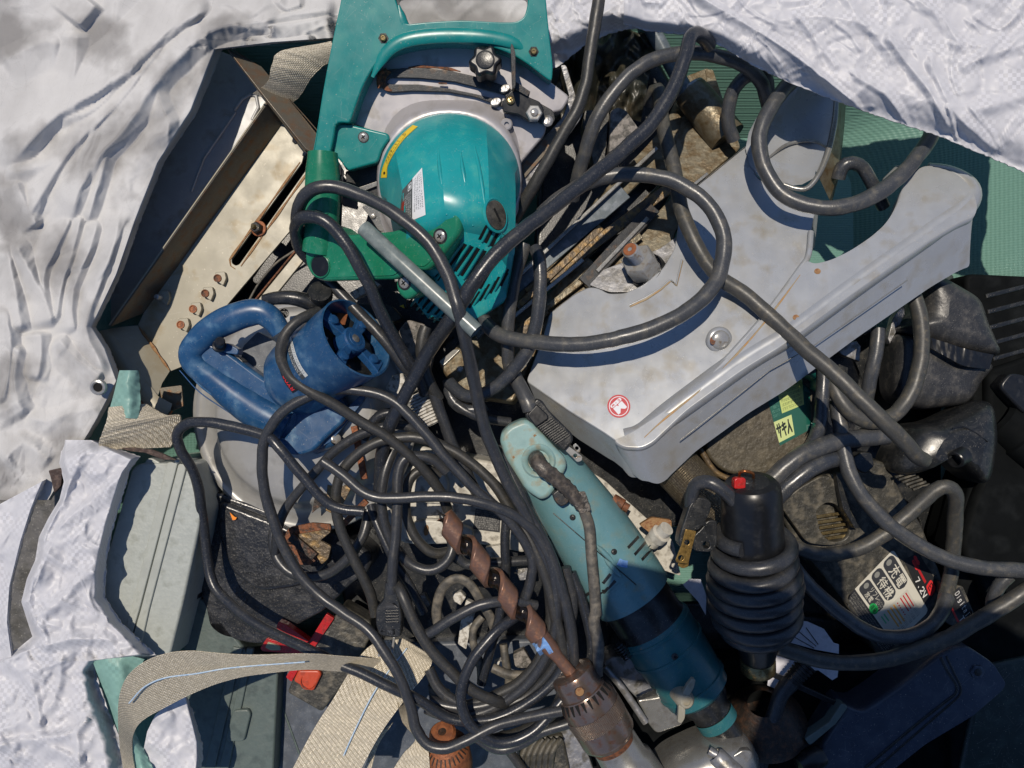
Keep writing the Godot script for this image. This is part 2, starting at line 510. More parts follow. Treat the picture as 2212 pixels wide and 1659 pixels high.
# ---------- materials ----------
func C(hex: String) -> Color:
	return Color.html(hex)
func noise_tex(ramp: Gradient, size: int, freq: float, oct: int, sd: int, gain := 0.55, type := FastNoiseLite.TYPE_SIMPLEX) -> NoiseTexture2D:
	var t := NoiseTexture2D.new()
	var n := FastNoiseLite.new()
	n.noise_type = type
	n.frequency = freq
	n.fractal_octaves = oct
	n.fractal_gain = gain
	n.seed = sd
	t.noise = n
	t.width = size; t.height = size
	t.seamless = true
	t.color_ramp = ramp
	return t
func ramp(stops: Array) -> Gradient:
	var g := Gradient.new()
	var off := PackedFloat32Array(); var col := PackedColorArray()
	for i in range(0, stops.size(), 2):
		off.append(stops[i]); col.append(stops[i + 1])
	g.offsets = off; g.colors = col
	return g
var scratch: ImageTexture
var specks: ImageTexture
var bumps := {}
var smudge: NoiseTexture2D
func make_shared():
	rng.seed = 7
	var im := Image.create(512, 512, false, Image.FORMAT_RGBA8)
	im.fill(Color(0.8, 0.79, 0.76, 0))
	for i in 260:
		var p := Vector2(rng.randf() * 512, rng.randf() * 512)
		var d := Vector2.from_angle(rng.randf() * TAU)
		var l := rng.randf_range(4, 60) if rng.randf() < 0.6 else rng.randf_range(2, 10)
		var al := rng.randf_range(0.04, 0.2)
		var bend := rng.randf_range(-0.0015, 0.0015)
		for k in int(l):
			p += d; d = d.rotated(bend)
			im.set_pixel(posmod(int(p.x), 512), posmod(int(p.y), 512), Color(0.8, 0.79, 0.76, al))
	for i in 500:
		im.fill_rect(Rect2i(rng.randi() % 510, rng.randi() % 510, 1 + rng.randi() % 3, 1 + rng.randi() % 3), Color(0.78, 0.74, 0.66, rng.randf_range(0.1, 0.6)))
	scratch = ImageTexture.create_from_image(im)
	im = Image.create(512, 512, false, Image.FORMAT_RGBA8)
	im.fill(Color(0.7, 0.68, 0.62, 0))
	for i in 5200:
		var s := 1 if rng.randf() < 0.75 else 2 + rng.randi() % 2
		im.fill_rect(Rect2i(rng.randi() % 510, rng.randi() % 510, s, s), Color(0.72, 0.7, 0.66, rng.randf_range(0.05, 0.4)))
	for i in 60:
		var p := Vector2(rng.randf() * 512, rng.randf() * 512)
		for k in 40:
			var w := p + Vector2(rng.randfn(0, 12), rng.randfn(0, 9))
			im.set_pixel(posmod(int(w.x), 512), posmod(int(w.y), 512), Color(0.7, 0.66, 0.58, rng.randf_range(0.05, 0.35)))
	specks = ImageTexture.create_from_image(im)
	for b in [["fine", 0.12, 3, FastNoiseLite.TYPE_SIMPLEX, 4.0], ["lump", 0.03, 4, FastNoiseLite.TYPE_SIMPLEX, 7.0], ["leather", 0.09, 2, FastNoiseLite.TYPE_CELLULAR, 5.0]]:
		var t := noise_tex(null, 256, b[1], b[2], 31, 0.55, b[3])
		t.as_normal_map = true
		t.bump_strength = b[4]
		bumps[b[0]] = t
	# weaves, as height pictures turned into normals
	var hm := Image.create(128, 128, false, Image.FORMAT_RGBA8)
	for y in 128:
		for x in 128:
			var cx := x / 8; var cy := y / 8
			var over := (cx + cy) % 2 == 0
			var u := absf((x % 8) - 3.5) / 4.0; var w := absf((y % 8) - 3.5) / 4.0
			var h := (1.0 - (w * w if over else u * u)) * (0.9 if over else 0.55)
			hm.set_pixel(x, y, Color(h, h, h))
	bumps["weave"] = nmap(hm, 2.2)
	hm = Image.create(128, 128, false, Image.FORMAT_RGBA8)
	for y in 128:
		for x in 128:
			var row := y / 8
			var u := float(posmod(x - row * 5, 16)) / 16.0
			var w := absf((y % 8) - 3.5) / 4.0
			var h := (1.0 - w * w) * (1.0 - pow(absf(u - 0.45) * 2.0, 3.0))
			hm.set_pixel(x, y, Color(h, h, h))
	bumps["webbing"] = nmap(hm, 5.0)
	hm = Image.create(64, 64, false, Image.FORMAT_RGBA8)
	for y in 64:
		for x in 64:
			var h := 1.0 - maxf(absf(fmod((x + y) / 8.0, 1.0) - .5), absf(fmod((x - y + 64) / 8.0, 1.0) - .5)) * 2.0
			hm.set_pixel(x, y, Color(h, h, h))
	bumps["knurl"] = nmap(hm, 4.0)
	hm = Image.create(64, 64, false, Image.FORMAT_RGBA8)
	for y in 64:
		for x in 64:
			var h := 0.0 if (x % 8 < 2 or y % 8 < 2) else 1.0
			hm.set_pixel(x, y, Color(h, h, h))
	bumps["grid"] = nmap(hm, 4.0)
	hm = Image.create(64, 64, false, Image.FORMAT_RGBA8)
	for y in 64:
		for x in 64:
			var h := 0.5 + 0.5 * sin(TAU * y / 8.0)
			hm.set_pixel(x, y, Color(h, h, h))
	bumps["ribbed"] = nmap(hm, 2.5)
	smudge = noise_tex(ramp([0.0, Color(0.62, 0.62, 0.62), 1.0, Color.WHITE]), 256, 0.02, 5, 77)
func nmap(im: Image, s: float) -> ImageTexture:
	im.bump_map_to_normal_map(s)
	return ImageTexture.create_from_image(im)
var mseed := 100
# base and dirt colours, share of dirt 0..1, roughness, metal, tile size in metres
func mk(key: String, base: String, dirt: String, share: float, rough: float, metal := 0.0, tile := 0.12, over = null, bump := "", bs := 0.4, gain := 0.55) -> StandardMaterial3D:
	var m := StandardMaterial3D.new()
	m.resource_name = key
	mseed += 1
	var a := C(base); var b := C(dirt)
	var e := 1.0 - share
	m.albedo_texture = noise_tex(ramp([0.0, a.darkened(0.06), clampf(e - 0.16, 0.02, 0.9), a, clampf(e, 0.05, 0.96), a.lerp(b, 0.45), clampf(e + 0.2, 0.1, 1.0), b]), 256, 0.014, 6, mseed, gain)
	m.roughness = rough
	m.roughness_texture = smudge
	m.metallic = metal
	m.uv1_triplanar = true
	m.uv1_scale = Vector3.ONE / tile
	if over:
		m.detail_enabled = true
		m.detail_albedo = over
	if bump == "fine" and tile > 0.075: bump = ""
	if bump == "fine": bs *= 0.35
	if bump == "leather": bs *= 0.35
	if bump:
		m.normal_enabled = true
		m.normal_texture = bumps[bump]
		m.normal_scale = bs
	M[key] = m
	return m
func flat(key: String, col: String, rough: float, metal := 0.0) -> StandardMaterial3D:
	var m := StandardMaterial3D.new()
	m.resource_name = key
	m.albedo_color = C(col)
	m.roughness = rough
	m.metallic = metal
	M[key] = m
	return m
func printed(key: String, im: Image, rough := 0.45) -> StandardMaterial3D:
	var m := StandardMaterial3D.new()
	m.resource_name = key
	m.albedo_texture = ImageTexture.create_from_image(im)
	m.roughness = rough
	m.texture_repeat = false
	M[key] = m
	return m
func make_materials():
	make_shared()
	mk("rubber", "303236", "4a4742", 0.2, 0.42, 0.0, 0.06, specks, "fine", 0.12)
	mk("rubber_thick", "404245", "625e56", 0.28, 0.42, 0.0, 0.07, specks, "fine", 0.15)
	for k in ["rubber", "rubber_thick"]:
		for e in [["_worn", Color(1.0, 0.97, 0.9), 0.54, 21.0], ["_grey", Color(0.86, 0.88, 0.92), 0.36, 11.0]]:
			var d: StandardMaterial3D = M[k].duplicate()
			d.resource_name = k + e[0]
			d.albedo_color = e[1]; d.roughness = e[2]
			d.uv1_scale = Vector3.ONE * e[3]
			M[k + e[0]] = d
	mk("rubber_dusty", "45433f", "756e62", 0.5, 0.7, 0.0, 0.05, specks, "fine", 0.2)
	mk("teal", "157f7c", "3a8a80", 0.2, 0.36, 0.0, 0.12, scratch, "fine", 0.05)
	mk("teal_motor", "1a9497", "4aa39a", 0.22, 0.4, 0.0, 0.1, scratch, "fine", 0.05)
	mk("green_handle", "1d7658", "458c72", 0.2, 0.33, 0.0, 0.1, scratch)
	mk("housing_grey", "b0adaf", "8c8780", 0.25, 0.42, 0.25, 0.12, scratch, "fine", 0.05)
	mk("blue_plastic", "204a72", "587690", 0.28, 0.38, 0.0, 0.09, scratch, "fine", 0.05)
	mk("blue_fan", "1f4a78", "3d668c", 0.2, 0.35, 0.0, 0.05, scratch)
	mk("silver_paint", "a6a9ac", "969083", 0.24, 0.36, 0.3, 0.16, scratch, "fine", 0.12)
	mk("silver_groove", "96866a", "a57b48", 0.4, 0.7, 0.1, 0.05, scratch, "fine", 0.15)
	mk("alu_dirty", "77705f", "5b4a30", 0.45, 0.55, 0.45, 0.06, specks, "lump", 0.25)
	mk("alu_brown", "5e5140", "8a6e42", 0.4, 0.6, 0.35, 0.05, specks, "lump", 0.35)
	mk("alu", "9a9994", "84807a", 0.3, 0.34, 0.6, 0.07, scratch, "fine", 0.1)
	mk("alu_matt", "98989a", "6d6a63", 0.4, 0.5, 0.5, 0.06, scratch, "lump", 0.2)
	mk("steel", "a3a3a1", "7d6c58", 0.22, 0.3, 0.35, 0.03, scratch)
	mk("guard_alu", "aaa9a5", "8c8a84", 0.22, 0.42, 0.3, 0.14, scratch)
	mk("steel_dark", "3a3b3c", "5a4738", 0.22, 0.45, 0.5, 0.05, scratch, "fine", 0.2)
	mk("brass_bolt", "94825a", "6b5a3a", 0.3, 0.35, 0.8, 0.03, scratch)
	mk("beige_steel", "9a9585", "877657", 0.2, 0.55, 0.1, 0.2, scratch, "fine", 0.08)
	mk("grey_steel", "a0a1a2", "8d8a82", 0.25, 0.5, 0.15, 0.14, scratch, "fine", 0.06)
	mk("edge_steel", "6d675c", "7d5232", 0.26, 0.5, 0.4, 0.06, scratch, "fine", 0.15)
	mk("rust", "7d4a2b", "3c2a20", 0.42, 0.85, 0.1, 0.025, specks, "lump", 0.5)
	mk("rust_light", "94714a", "7d5233", 0.35, 0.85, 0.1, 0.02, null, "lump", 0.4)
	mk("rust_orange", "9a5d38", "6a3f2a", 0.4, 0.75, 0.2, 0.03, specks, "lump", 0.4)
	mk("auger", "75594c", "96694e", 0.36, 0.45, 0.35, 0.03, specks, "lump", 0.15)
	mk("auger_groove", "241f1b", "4a382b", 0.3, 0.22, 0.5, 0.03, null, "lump", 0.3)
	mk("chuck_steel", "84766d", "84573f", 0.32, 0.27, 0.72, 0.035, specks, "fine", 0.2)
	mk("dark_rust", "2c2521", "5a3c2a", 0.35, 0.7, 0.3, 0.03, specks, "lump", 0.4)
	mk("turquoise", "658f95", "7d8a7e", 0.24, 0.36, 0.1, 0.09, scratch, "fine", 0.08)
	mk("turquoise_worn", "84a5a3", "8b8874", 0.34, 0.5, 0.0, 0.06, scratch)
	mk("turquoise_deep", "2c666c", "3f6a66", 0.25, 0.42, 0.0, 0.06, scratch)
	mk("black_plastic", "1e2022", "3d3c39", 0.3, 0.4, 0.0, 0.07, scratch, "fine", 0.15)
	mk("black_gloss", "17181a", "2c2c2c", 0.25, 0.4, 0.0, 0.05, null)
	mk("black_speckled", "24262a", "3a3b3e", 0.35, 0.36, 0.0, 0.09, specks, "leather", 0.5)
	mk("black_dusty", "35342f", "5c574c", 0.45, 0.6, 0.0, 0.06, specks, "lump", 0.3)
	mk("black_hide", "2e2f31", "4c4a47", 0.35, 0.5, 0.0, 0.06, scratch, "leather", 0.35)
	mk("shade_black", "0e1011", "181a1b", 0.3, 0.95, 0.0, 0.15).metallic_specular = 0.2  # near black: deep shade at the edge put into the colour
	mk("navy_plastic", "3b4250", "474d58", 0.3, 0.42, 0.0, 0.1, scratch)
	mk("dark_green", "26302d", "34403b", 0.3, 0.55, 0.0, 0.1, scratch)
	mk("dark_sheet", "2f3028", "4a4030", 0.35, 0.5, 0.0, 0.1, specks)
	mk("olive", "4a4437", "5c5546", 0.4, 0.6, 0.1, 0.06, specks, "lump", 0.2)
	mk("case_grey", "a6aba6", "8f938c", 0.2, 0.5, 0.0, 0.1, null, "leather", 0.35)
	mk("case_band", "a9ada6", "969a92", 0.2, 0.42, 0.0, 0.1, scratch)
	mk("case_shaded", "5c6763", "4d5754", 0.3, 0.5, 0.0, 0.1, null, "leather", 0.3)  # case plastic darkened, the shade on the lower case put into its colour
	mk("board", "4c525b", "5d636c", 0.35, 0.6, 0.0, 0.08, specks, "fine", 0.4)
	mk("white_dirty", "c3bfb4", "7f7a70", 0.32, 0.55, 0.0, 0.06, specks, "lump", 0.15)
	mk("white_chalk", "cfccc4", "857f74", 0.4, 0.8, 0.0, 0.03, null, "lump", 0.5)
	mk("stone_grey", "86807a", "4e4b46", 0.45, 0.75, 0.0, 0.04, specks, "lump", 0.6)
	mk("red", "b3201f", "8a2a22", 0.3, 0.35, 0.0, 0.04, scratch)
	mk("red_orange", "c04a2c", "a03f28", 0.3, 0.45, 0.0, 0.04, scratch)
	mk("blue_thread", "a3bdd6", "c9d3d8", 0.4, 0.6, 0.0, 0.02)
	mk("blue_paint", "6d97cf", "88a8d0", 0.3, 0.5, 0.0, 0.02, null, "lump", 0.3)
	mk("paper", "d9d8e0", "c6c5cc", 0.3, 0.8, 0.0, 0.05)
	mk("tape_dusty", "3b3733", "6b6258", 0.45, 0.5, 0.0, 0.03, specks, "lump", 0.4)
	mk("brown_velcro", "3d2f2a", "5a4a42", 0.4, 0.9, 0.0, 0.02, null, "lump", 0.6)
	mk("hose", "6d7775", "8a928e", 0.35, 0.35, 0.0, 0.05, scratch)
	mk("pipe_grey", "5b656c", "7a828a", 0.35, 0.4, 0.1, 0.06, scratch, "fine", 0.1)
	mk("copper", "a8683c", "6a4a30", 0.3, 0.35, 0.8, 0.02)
	mk("brass_prong", "a5854a", "7a6238", 0.3, 0.38, 0.8, 0.02, scratch)
	flat("black_gap", "070808", 0.9)  # black that stands for the dark inside slots and holes
	flat("yellow", "e0c02c", 0.5)
	flat("orange", "ef8a14", 0.5)
	flat("green_print", "1c9a4c", 0.5)
	flat("lens_window", "8f9273", 0.3)
	# cloths
	var tarp := mk("tarpaulin", "c9c8c6", "8a8886", 0.42, 0.95, 0.0, 0.42)
	var ti := Image.create(1024, 1024, false, Image.FORMAT_RGBA8)
	ti.fill(Color(0.3, 0.29, 0.28, 0))
	rng.seed = 19
	for i in 2600:
		var p := Vector2(rng.randf() * 1024, rng.randf() * 1024)
		var d := Vector2.from_angle((-0.9 if rng.randf() < 0.6 else 0.7) + rng.randfn(0, 0.35))
		var l := rng.randf_range(4, 26) if rng.randf() < 0.8 else rng.randf_range(30, 140)
		var al := rng.randf_range(0.03, 0.2)
		for k in int(l):
			p += d
			if rng.randf() < 0.75: ti.set_pixel(posmod(int(p.x), 1024), posmod(int(p.y), 1024), Color(0.3, 0.29, 0.27, al))
	for i in 90:
		var p := Vector2(rng.randf() * 1024, rng.randf() * 1024)
		var s := rng.randf_range(5, 40)
		for k in int(s * 14):
			var w := p + Vector2(rng.randfn(0, s), rng.randfn(0, s * 0.5)).rotated(-0.8)
			ti.set_pixel(posmod(int(w.x), 1024), posmod(int(w.y), 1024), Color(0.34, 0.32, 0.3, rng.randf_range(0.04, 0.22)))
	tarp.detail_enabled = true
	tarp.detail_albedo = ImageTexture.create_from_image(ti)
	tarp.normal_enabled = true
	tarp.normal_texture = bumps["weave"]
	tarp.normal_scale = 0.05
	tarp.metallic_specular = 0.3
	mk("tarp_clean", "d8d7d4", "b9b7b2", 0.25, 0.5, 0.0, 0.3, null, "fine", 0.08)
	mk("tarp_stained", "b4ada0", "7d7263", 0.42, 0.6, 0.0, 0.15, specks, "fine", 0.15)
	var im := Image.create(512, 512, false, Image.FORMAT_RGB8)
	var n := FastNoiseLite.new()
	n.seed = 5; n.frequency = 0.012; n.fractal_octaves = 4
	for y in 64:
		for x in 64:
			var k := clampf(0.5 + n.get_noise_2d(x * 8, y * 8) * 2.4, 0.0, 1.0)
			var v := 0.815 + (0.04 * k if (x + y) % 2 == 0 else -0.04 * k) + rng.randf_range(-0.008, 0.008)
			im.fill_rect(Rect2i(x * 8, y * 8, 8, 8), Color(v, v, v * 1.02))
	var wv := StandardMaterial3D.new()
	wv.resource_name = "woven_white"
	wv.albedo_texture = ImageTexture.create_from_image(im)
	wv.uv1_triplanar = true
	wv.uv1_scale = Vector3.ONE / 0.2
	wv.roughness = 0.44
	wv.metallic_specular = 0.45
	wv.backlight_enabled = true
	wv.backlight = Color(0.5, 0.52, 0.54)
	M["woven_white"] = wv
	var mint := mk("mint_liner", "6f978a", "658c80", 0.3, 0.45, 0.0, 0.3)
	mint.normal_enabled = true
	mint.normal_texture = bumps["ribbed"]
	mint.normal_scale = 0.25
	mint.uv1_scale = Vector3(1.0, 1.0, 1.0) / 0.02
	var mw := wv.duplicate()
	mw.resource_name = "mint_woven"
	mw.albedo_color = C("a4d4c4")
	M["mint_woven"] = mw
	im = Image.create(128, 128, false, Image.FORMAT_RGB8)
	im.fill(C("a2977f"))
	for row in 16:
		for k in 8:
			var x0 := (k * 16 + row * 5 + rng.randi() % 3) % 128
			var t := rng.randf_range(0.86, 1.05)
			for dx in 12:
				for sub in 3:
					var e := rng.randf_range(0.94, 1.04) * t
					im.fill_rect(Rect2i((x0 + dx) % 128, row * 8 + 1 + sub * 2, 1, 2), Color(0.87 * e, 0.83 * e, 0.745 * e))
	var wb := StandardMaterial3D.new()
	wb.resource_name = "webbing"
	wb.albedo_texture = ImageTexture.create_from_image(im)
	wb.normal_enabled = true
	wb.normal_texture = bumps["webbing"]
	wb.normal_scale = 0.45
	wb.roughness = 0.42
	M["webbing"] = wb
	for k in ["knurl", "grid"]:
		var b := mk("knurled" if k == "knurl" else "mesh_metal", "85766a" if k == "knurl" else "6d6250", "7d6656" if k == "knurl" else "857a64", 0.35, 0.4, 0.6, 0.03)
		b.uv1_triplanar = false
		b.uv1_scale = Vector3(6, 4.2, 1) if k == "knurl" else Vector3(7, 2.6, 1)
		b.normal_enabled = true
		b.normal_texture = bumps[k]
		b.normal_scale = 1.0
# ---------- print ----------
const GLYPHS := {
	"充": "50,0 50,18;5,18 95,18;45,22 25,48 80,44;62,30 88,52;38,50 34,75 8,98;62,50 62,88 72,96 94,92 94,78",
	"電": "10,4 90,4;50,4 50,40;8,30 8,16 92,16 92,30;22,24 40,24;60,24 78,24;22,34 40,34;60,34 78,34;18,48 82,48 82,80 18,80 18,48;18,64 82,64;50,48 50,92 92,92",
	"待": "30,2 6,28;32,26 6,54;20,44 20,98;66,2 66,40;42,18 92,18;38,40 98,40;38,60 98,60;80,44 80,92 68,96;50,68 58,82",
	"機": "20,2 20,98;2,26 40,26;20,30 4,66;22,40 36,56;50,4 44,18 56,18 46,34;78,4 72,18 86,18 76,34;42,46 98,46;66,4 74,70 96,96;58,50 44,92;90,56 62,96",
	"リ": "25,8 25,58;75,4 75,50 60,86 36,98",
	"フ": "10,12 88,12 76,56 36,96",
	"レ": "24,6 24,92 88,52",
	"放": "24,2 28,16;4,20 48,20;24,20 20,60 4,96;24,46 44,46 40,90 30,94;62,2 52,36;58,22 98,22;86,22 74,66 50,98;58,40 96,98",
	"用": "18,8 82,8 82,94 70,94;18,8 16,60 4,98;18,36 82,36;18,64 82,64;50,8 50,96",
	"途": "60,2 30,34;60,2 94,34;42,38 80,38;34,54 92,54;62,38 62,84;48,62 38,76;76,62 88,74;8,10 18,22;4,40 18,40 16,78 30,92 96,94",
	"サ": "6,28 94,28;30,6 30,60;70,4 70,50 50,96",
	"キ": "14,24 84,16;8,54 94,42;40,4 60,98",
	"ソ": "16,12 28,44;84,8 70,60 36,98",
	"ノ": "80,6 60,56 18,98",
	"ク": "40,2 12,46;38,18 86,18 72,60 30,98",
	"ラ": "24,8 78,8;12,34 86,34 72,72 36,98",
	"チ": "78,4 20,20;6,46 94,46;52,14 50,62 28,98",
	"ッ": "16,34 26,58;44,30 52,54;84,30 74,70 40,96",
	"人": "50,4 46,46 8,96;50,30 92,96",
	"E": "85,5 15,5 15,95 85,95;15,50 70,50", "W": "2,5 25,95 50,25 75,95 98,5", "R": "15,95 15,5 70,5 85,18 85,38 70,50 15,50;55,50 88,95",
	"Y": "5,5 50,50 95,5;50,50 50,95", "O": "50,4 85,18 92,50 85,82 50,96 15,82 8,50 15,18 50,4", "B": "15,5 15,95 70,95 86,80 86,62 70,50 15,50;70,50 82,38 82,18 68,5 15,5", "I": "50,5 50,95",
	"K": "15,5 15,95;85,5 15,55;40,42 88,95", "U": "12,5 12,70 30,95 70,95 88,70 88,5", "A": "5,95 50,5 95,95;22,62 78,62", "M": "8,95 8,5 50,60 92,5 92,95", "2": "12,22 30,5 70,5 86,24 80,44 12,95 90,95",
	"V": "5,5 50,95 95,5", "T": "5,5 95,5;50,5 50,95", "t": "40,5 40,82 58,95 78,90;15,34 75,34", "a": "20,42 50,34 74,46 74,95;74,60 36,62 20,78 34,95 74,84", "l": "50,5 50,95", "7": "10,5 90,5 40,95", ".": "46,88 54,95", "·": "46,48 54,54", "-": "20,50 80,50",
	"1": "30,20 52,5 52,95", "5": "84,5 20,5 16,45 60,40 86,60 76,90 14,92", "0": "50,4 84,20 84,80 50,96 16,80 16,20 50,4", "D": "15,5 15,95 55,95 85,75 85,25 55,5 15,5", "i": "50,36 50,95;50,10 50,16", "g": "74,40 40,36 22,52 30,74 74,70;74,40 74,98 50,110 24,104", "P": "15,95 15,5 70,5 86,24 70,48 15,48", "S": "84,14 50,4 18,20 30,44 72,56 84,78 50,96 14,86"
}
func dot(im: Image, x: float, y: float, r: float, c: Color):
	im.fill_rect(Rect2i(roundi(x - r), roundi(y - r), maxi(1, roundi(r * 2)), maxi(1, roundi(r * 2))), c)
func stroke(im: Image, a: Vector2, b: Vector2, w: float, c: Color):
	var k := maxi(1, int((b - a).length()))
	for i in k + 1: dot(im, lerpf(a.x, b.x, float(i) / k), lerpf(a.y, b.y, float(i) / k), w / 2, c)
func write(im: Image, text: String, x: float, y: float, sx: float, sy: float, w: float, c: Color, gap := 1.18):
	for ch in text:
		if GLYPHS.has(ch):
			for line in GLYPHS[ch].split(";"):
				var pts: PackedStringArray = line.split(" ")
				for i in pts.size() - 1:
					var a: PackedFloat64Array = pts[i].split_floats(","); var b: PackedFloat64Array = pts[i + 1].split_floats(",")
					stroke(im, Vector2(x + a[0] * sx / 100, y + a[1] * sy / 100), Vector2(x + b[0] * sx / 100, y + b[1] * sy / 100), w, c)
		x += sx * gap
func oval(im: Image, cx: float, cy: float, rx: float, ry: float, c: Color):
	for y in range(int(cy - ry), int(cy + ry) + 1):
		var t := (y - cy) / ry
		if absf(t) <= 1.0:
			var hw := rx * sqrt(1.0 - t * t)
			im.fill_rect(Rect2i(int(cx - hw), y, maxi(1, int(hw * 2)), 1), c)
func pill(im: Image, x: int, y: int, w: int, h: int, r: int, c: Color):
	im.fill_rect(Rect2i(x + r, y, w - 2 * r, h), c)
	im.fill_rect(Rect2i(x, y + r, w, h - 2 * r), c)
	for p in [[x + r, y + r], [x + w - r - 1, y + r], [x + r, y + h - r - 1], [x + w - r - 1, y + h - r - 1]]: oval(im, p[0], p[1], r, r, c)
func scribble(im: Image, x: int, y: int, w: int, lines: int, lh: int, c: Color):   # rows of print too small to read
	for k in lines:
		var p := x
		while p < x + w:
			var l := 2 + rng.randi() % 5
			for s in 3: im.fill_rect(Rect2i(p, y + k * lh + s * lh / 4, l if rng.randf() < 0.6 else 1, 1), c)
			if rng.randf() < 0.6: im.fill_rect(Rect2i(p + l / 2, y + k * lh, 1, lh * 2 / 3), c)
			p += l + 1 + rng.randi() % 3

# ---------- the scene ----------
func _ready():
	var cam := Camera3D.new()
	cam.name = "camera"
	cam.fov = rad_to_deg(2.0 * atan(829.5 / D))
	cam.near = 0.02
	cam.far = 60.0
	cam.position = Vector3(0, D * S, 0)
	cam.rotation = Vector3(-PI / 2, 0, 0)
	add_child(cam)
	var env := Environment.new()
	env.background_mode = Environment.BG_SKY
	var sky := Sky.new()
	var sm := ProceduralSkyMaterial.new()
	sm.sky_top_color = Color(0.36, 0.49, 0.7)
	sm.sky_horizon_color = Color(0.72, 0.78, 0.86)
	sm.sky_curve = 0.12
	sm.ground_bottom_color = Color(0.3, 0.29, 0.28)
	sm.ground_horizon_color = Color(0.5, 0.5, 0.5)
	sm.sky_energy_multiplier = 1.0
	sky.sky_material = sm
	env.sky = sky
	env.tonemap_mode = Environment.TONE_MAPPER_LINEAR
	env.tonemap_exposure = 0.82
	env.background_energy_multiplier = 0.95
	env.sdfgi_enabled = true
	env.ssao_enabled = true
	env.ssil_enabled = true
	var we := WorldEnvironment.new()
	we.name = "world"
	we.environment = env
	add_child(we)
	var sun := DirectionalLight3D.new()
	sun.name = "sun"
	sun.basis = Basis.looking_at(Vector3(0.16, -1.0, 0.3), Vector3.BACK)
	sun.light_energy = 1.35
	sun.light_color = Color(1.0, 0.955, 0.89)
	sun.light_angular_distance = 0.53
	sun.shadow_enabled = true
	add_child(sun)

	nz.seed = 3; nz.frequency = 0.012; nz.fractal_octaves = 3
	nr.seed = 9; nr.frequency = 0.011; nr.fractal_type = FastNoiseLite.FRACTAL_RIDGED; nr.fractal_octaves = 3; nr.domain_warp_enabled = true; nr.domain_warp_amplitude = 22.0; nr.domain_warp_frequency = 0.01
	make_materials()
	setting()
	tarpaulin()
	bag_flaps()
	webbing()
	steel_frame()
	lean(0.0, -0.2, 950, 330)
	green_saw()
	lean(0.2, 0.33, 1450, 640)
	cutter()
	lean()
	blue_saw()
	turquoise_drill()
	torch_tool()
	cases()
	charger_side()
	drum_side()
	drill_and_chuck()
	bottom_drill()
	pale_machine()
	oddments()
	thick_cords()
	thin_cords()
	photographer()

func R(x: float, y: float, h: float) -> Vector3:
	return Vector3(x - 1106.0, h, y - 829.5) * S
func setting():
	var m := MB.new()
	var a := 14.0
	m.quad(Vector3(-a, -0.7, -a), Vector3(a, -0.7, -a), Vector3(a, -0.7, a), Vector3(-a, -0.7, a), Vector3.UP, Vector3.UP, Vector3.UP, Vector3.UP)
	mk("asphalt", "5c5a57", "47453f", 0.4, 0.9, 0.0, 0.3, specks, "lump", 0.4)
	var g := obj("ground", m, "asphalt")
	tag(g, "grey ground under the bag", "", "", "structure")
	# the sack: one cloth body open at the top
	var bag := thing("container_bag", "large white woven container bag, open, lined in pale green, holding the tools", "bag", R(1100, 850, -1749))
	m = MB.new()
	var rings := []
	for row in [[100, 2480, -90, 1930, -62, 150], [130, 2440, -60, 1900, -90, 150], [170, 2340, 0, 1860, -190, 160], [290, 2210, 90, 1780, -310, 170], [430, 2030, 160, 1700, -420, 180]]:
		var o := PackedVector3Array([R(row[0], row[2], row[4]), R(row[1], row[2], row[4]), R(row[1], row[3], row[4]), R(row[0], row[3], row[4])])
		var c := fil(o, row[5], 6)
		var d := PackedVector3Array()
		for i in c.size():
			var e := c[(i + 1) % c.size()]
			for j in 4:
				var p := c[i].lerp(e, j / 4.0)
				d.append(p + Vector3(nz.get_noise_2d(i * 40 + j * 10, row[4]) * 5 * S, 0, nz.get_noise_2d(i * 40 + j * 10, row[4] + 500.0) * 5 * S))
		rings.append(d)
	skin(m, rings, true, false, true)
	for i in m.n.size(): m.n[i] = m.n[i]
	obj("liner", m, "mint_liner", bag)
	m = MB.new()
	rings = []
	for row in [[80, 2500, -110, 1950, -62, 150], [60, 2520, -170, 1970, -500, 200], [60, 2520, -170, 1970, -1300, 200], [160, 2400, -80, 1870, -1749, 200]]:
		rings.append(fil(PackedVector3Array([R(row[0], row[2], row[4]), R(row[1], row[2], row[4]), R(row[1], row[3], row[4]), R(row[0], row[3], row[4])]), row[5], 6))
	loft(m, rings, false, true)
	obj("outer_wall", m, "woven_white", bag)

func seg_dist(p: Vector2, a: Vector2, b: Vector2) -> Array:
	var ab := b - a
	var t := clampf((p - a).dot(ab) / maxf(1e-6, ab.length_squared()), 0, 1)
	var w := p - (a + ab * t)
	return [w.length(), ab.cross(p - a)]
# folds: [origin, points, height, width to the one side, width to the other, sharpness]
func fold_height(x: float, y: float, fs: Array) -> float:
	var h := 0.0
	var p := Vector2(x, y)
	for f in fs:
		if not f[0].has_point(p): continue
		var best := 1e9; var side := 0.0; var along := 0.0
		var pts: PackedVector2Array = f[1]
		for i in pts.size() - 1:
			var r := seg_dist(p, pts[i], pts[i + 1])
			if r[0] < best: best = r[0]; side = r[1]; along = (i + 0.5) / (pts.size() - 1)
		var w: float = f[3] if side > 0 else f[4]
		if best < w:
			var t := 1.0 - best / w
			h += f[2] * (t * t * (3 - 2 * t) * 0.6 + 0.4 * pow(t, f[5]))
	return h
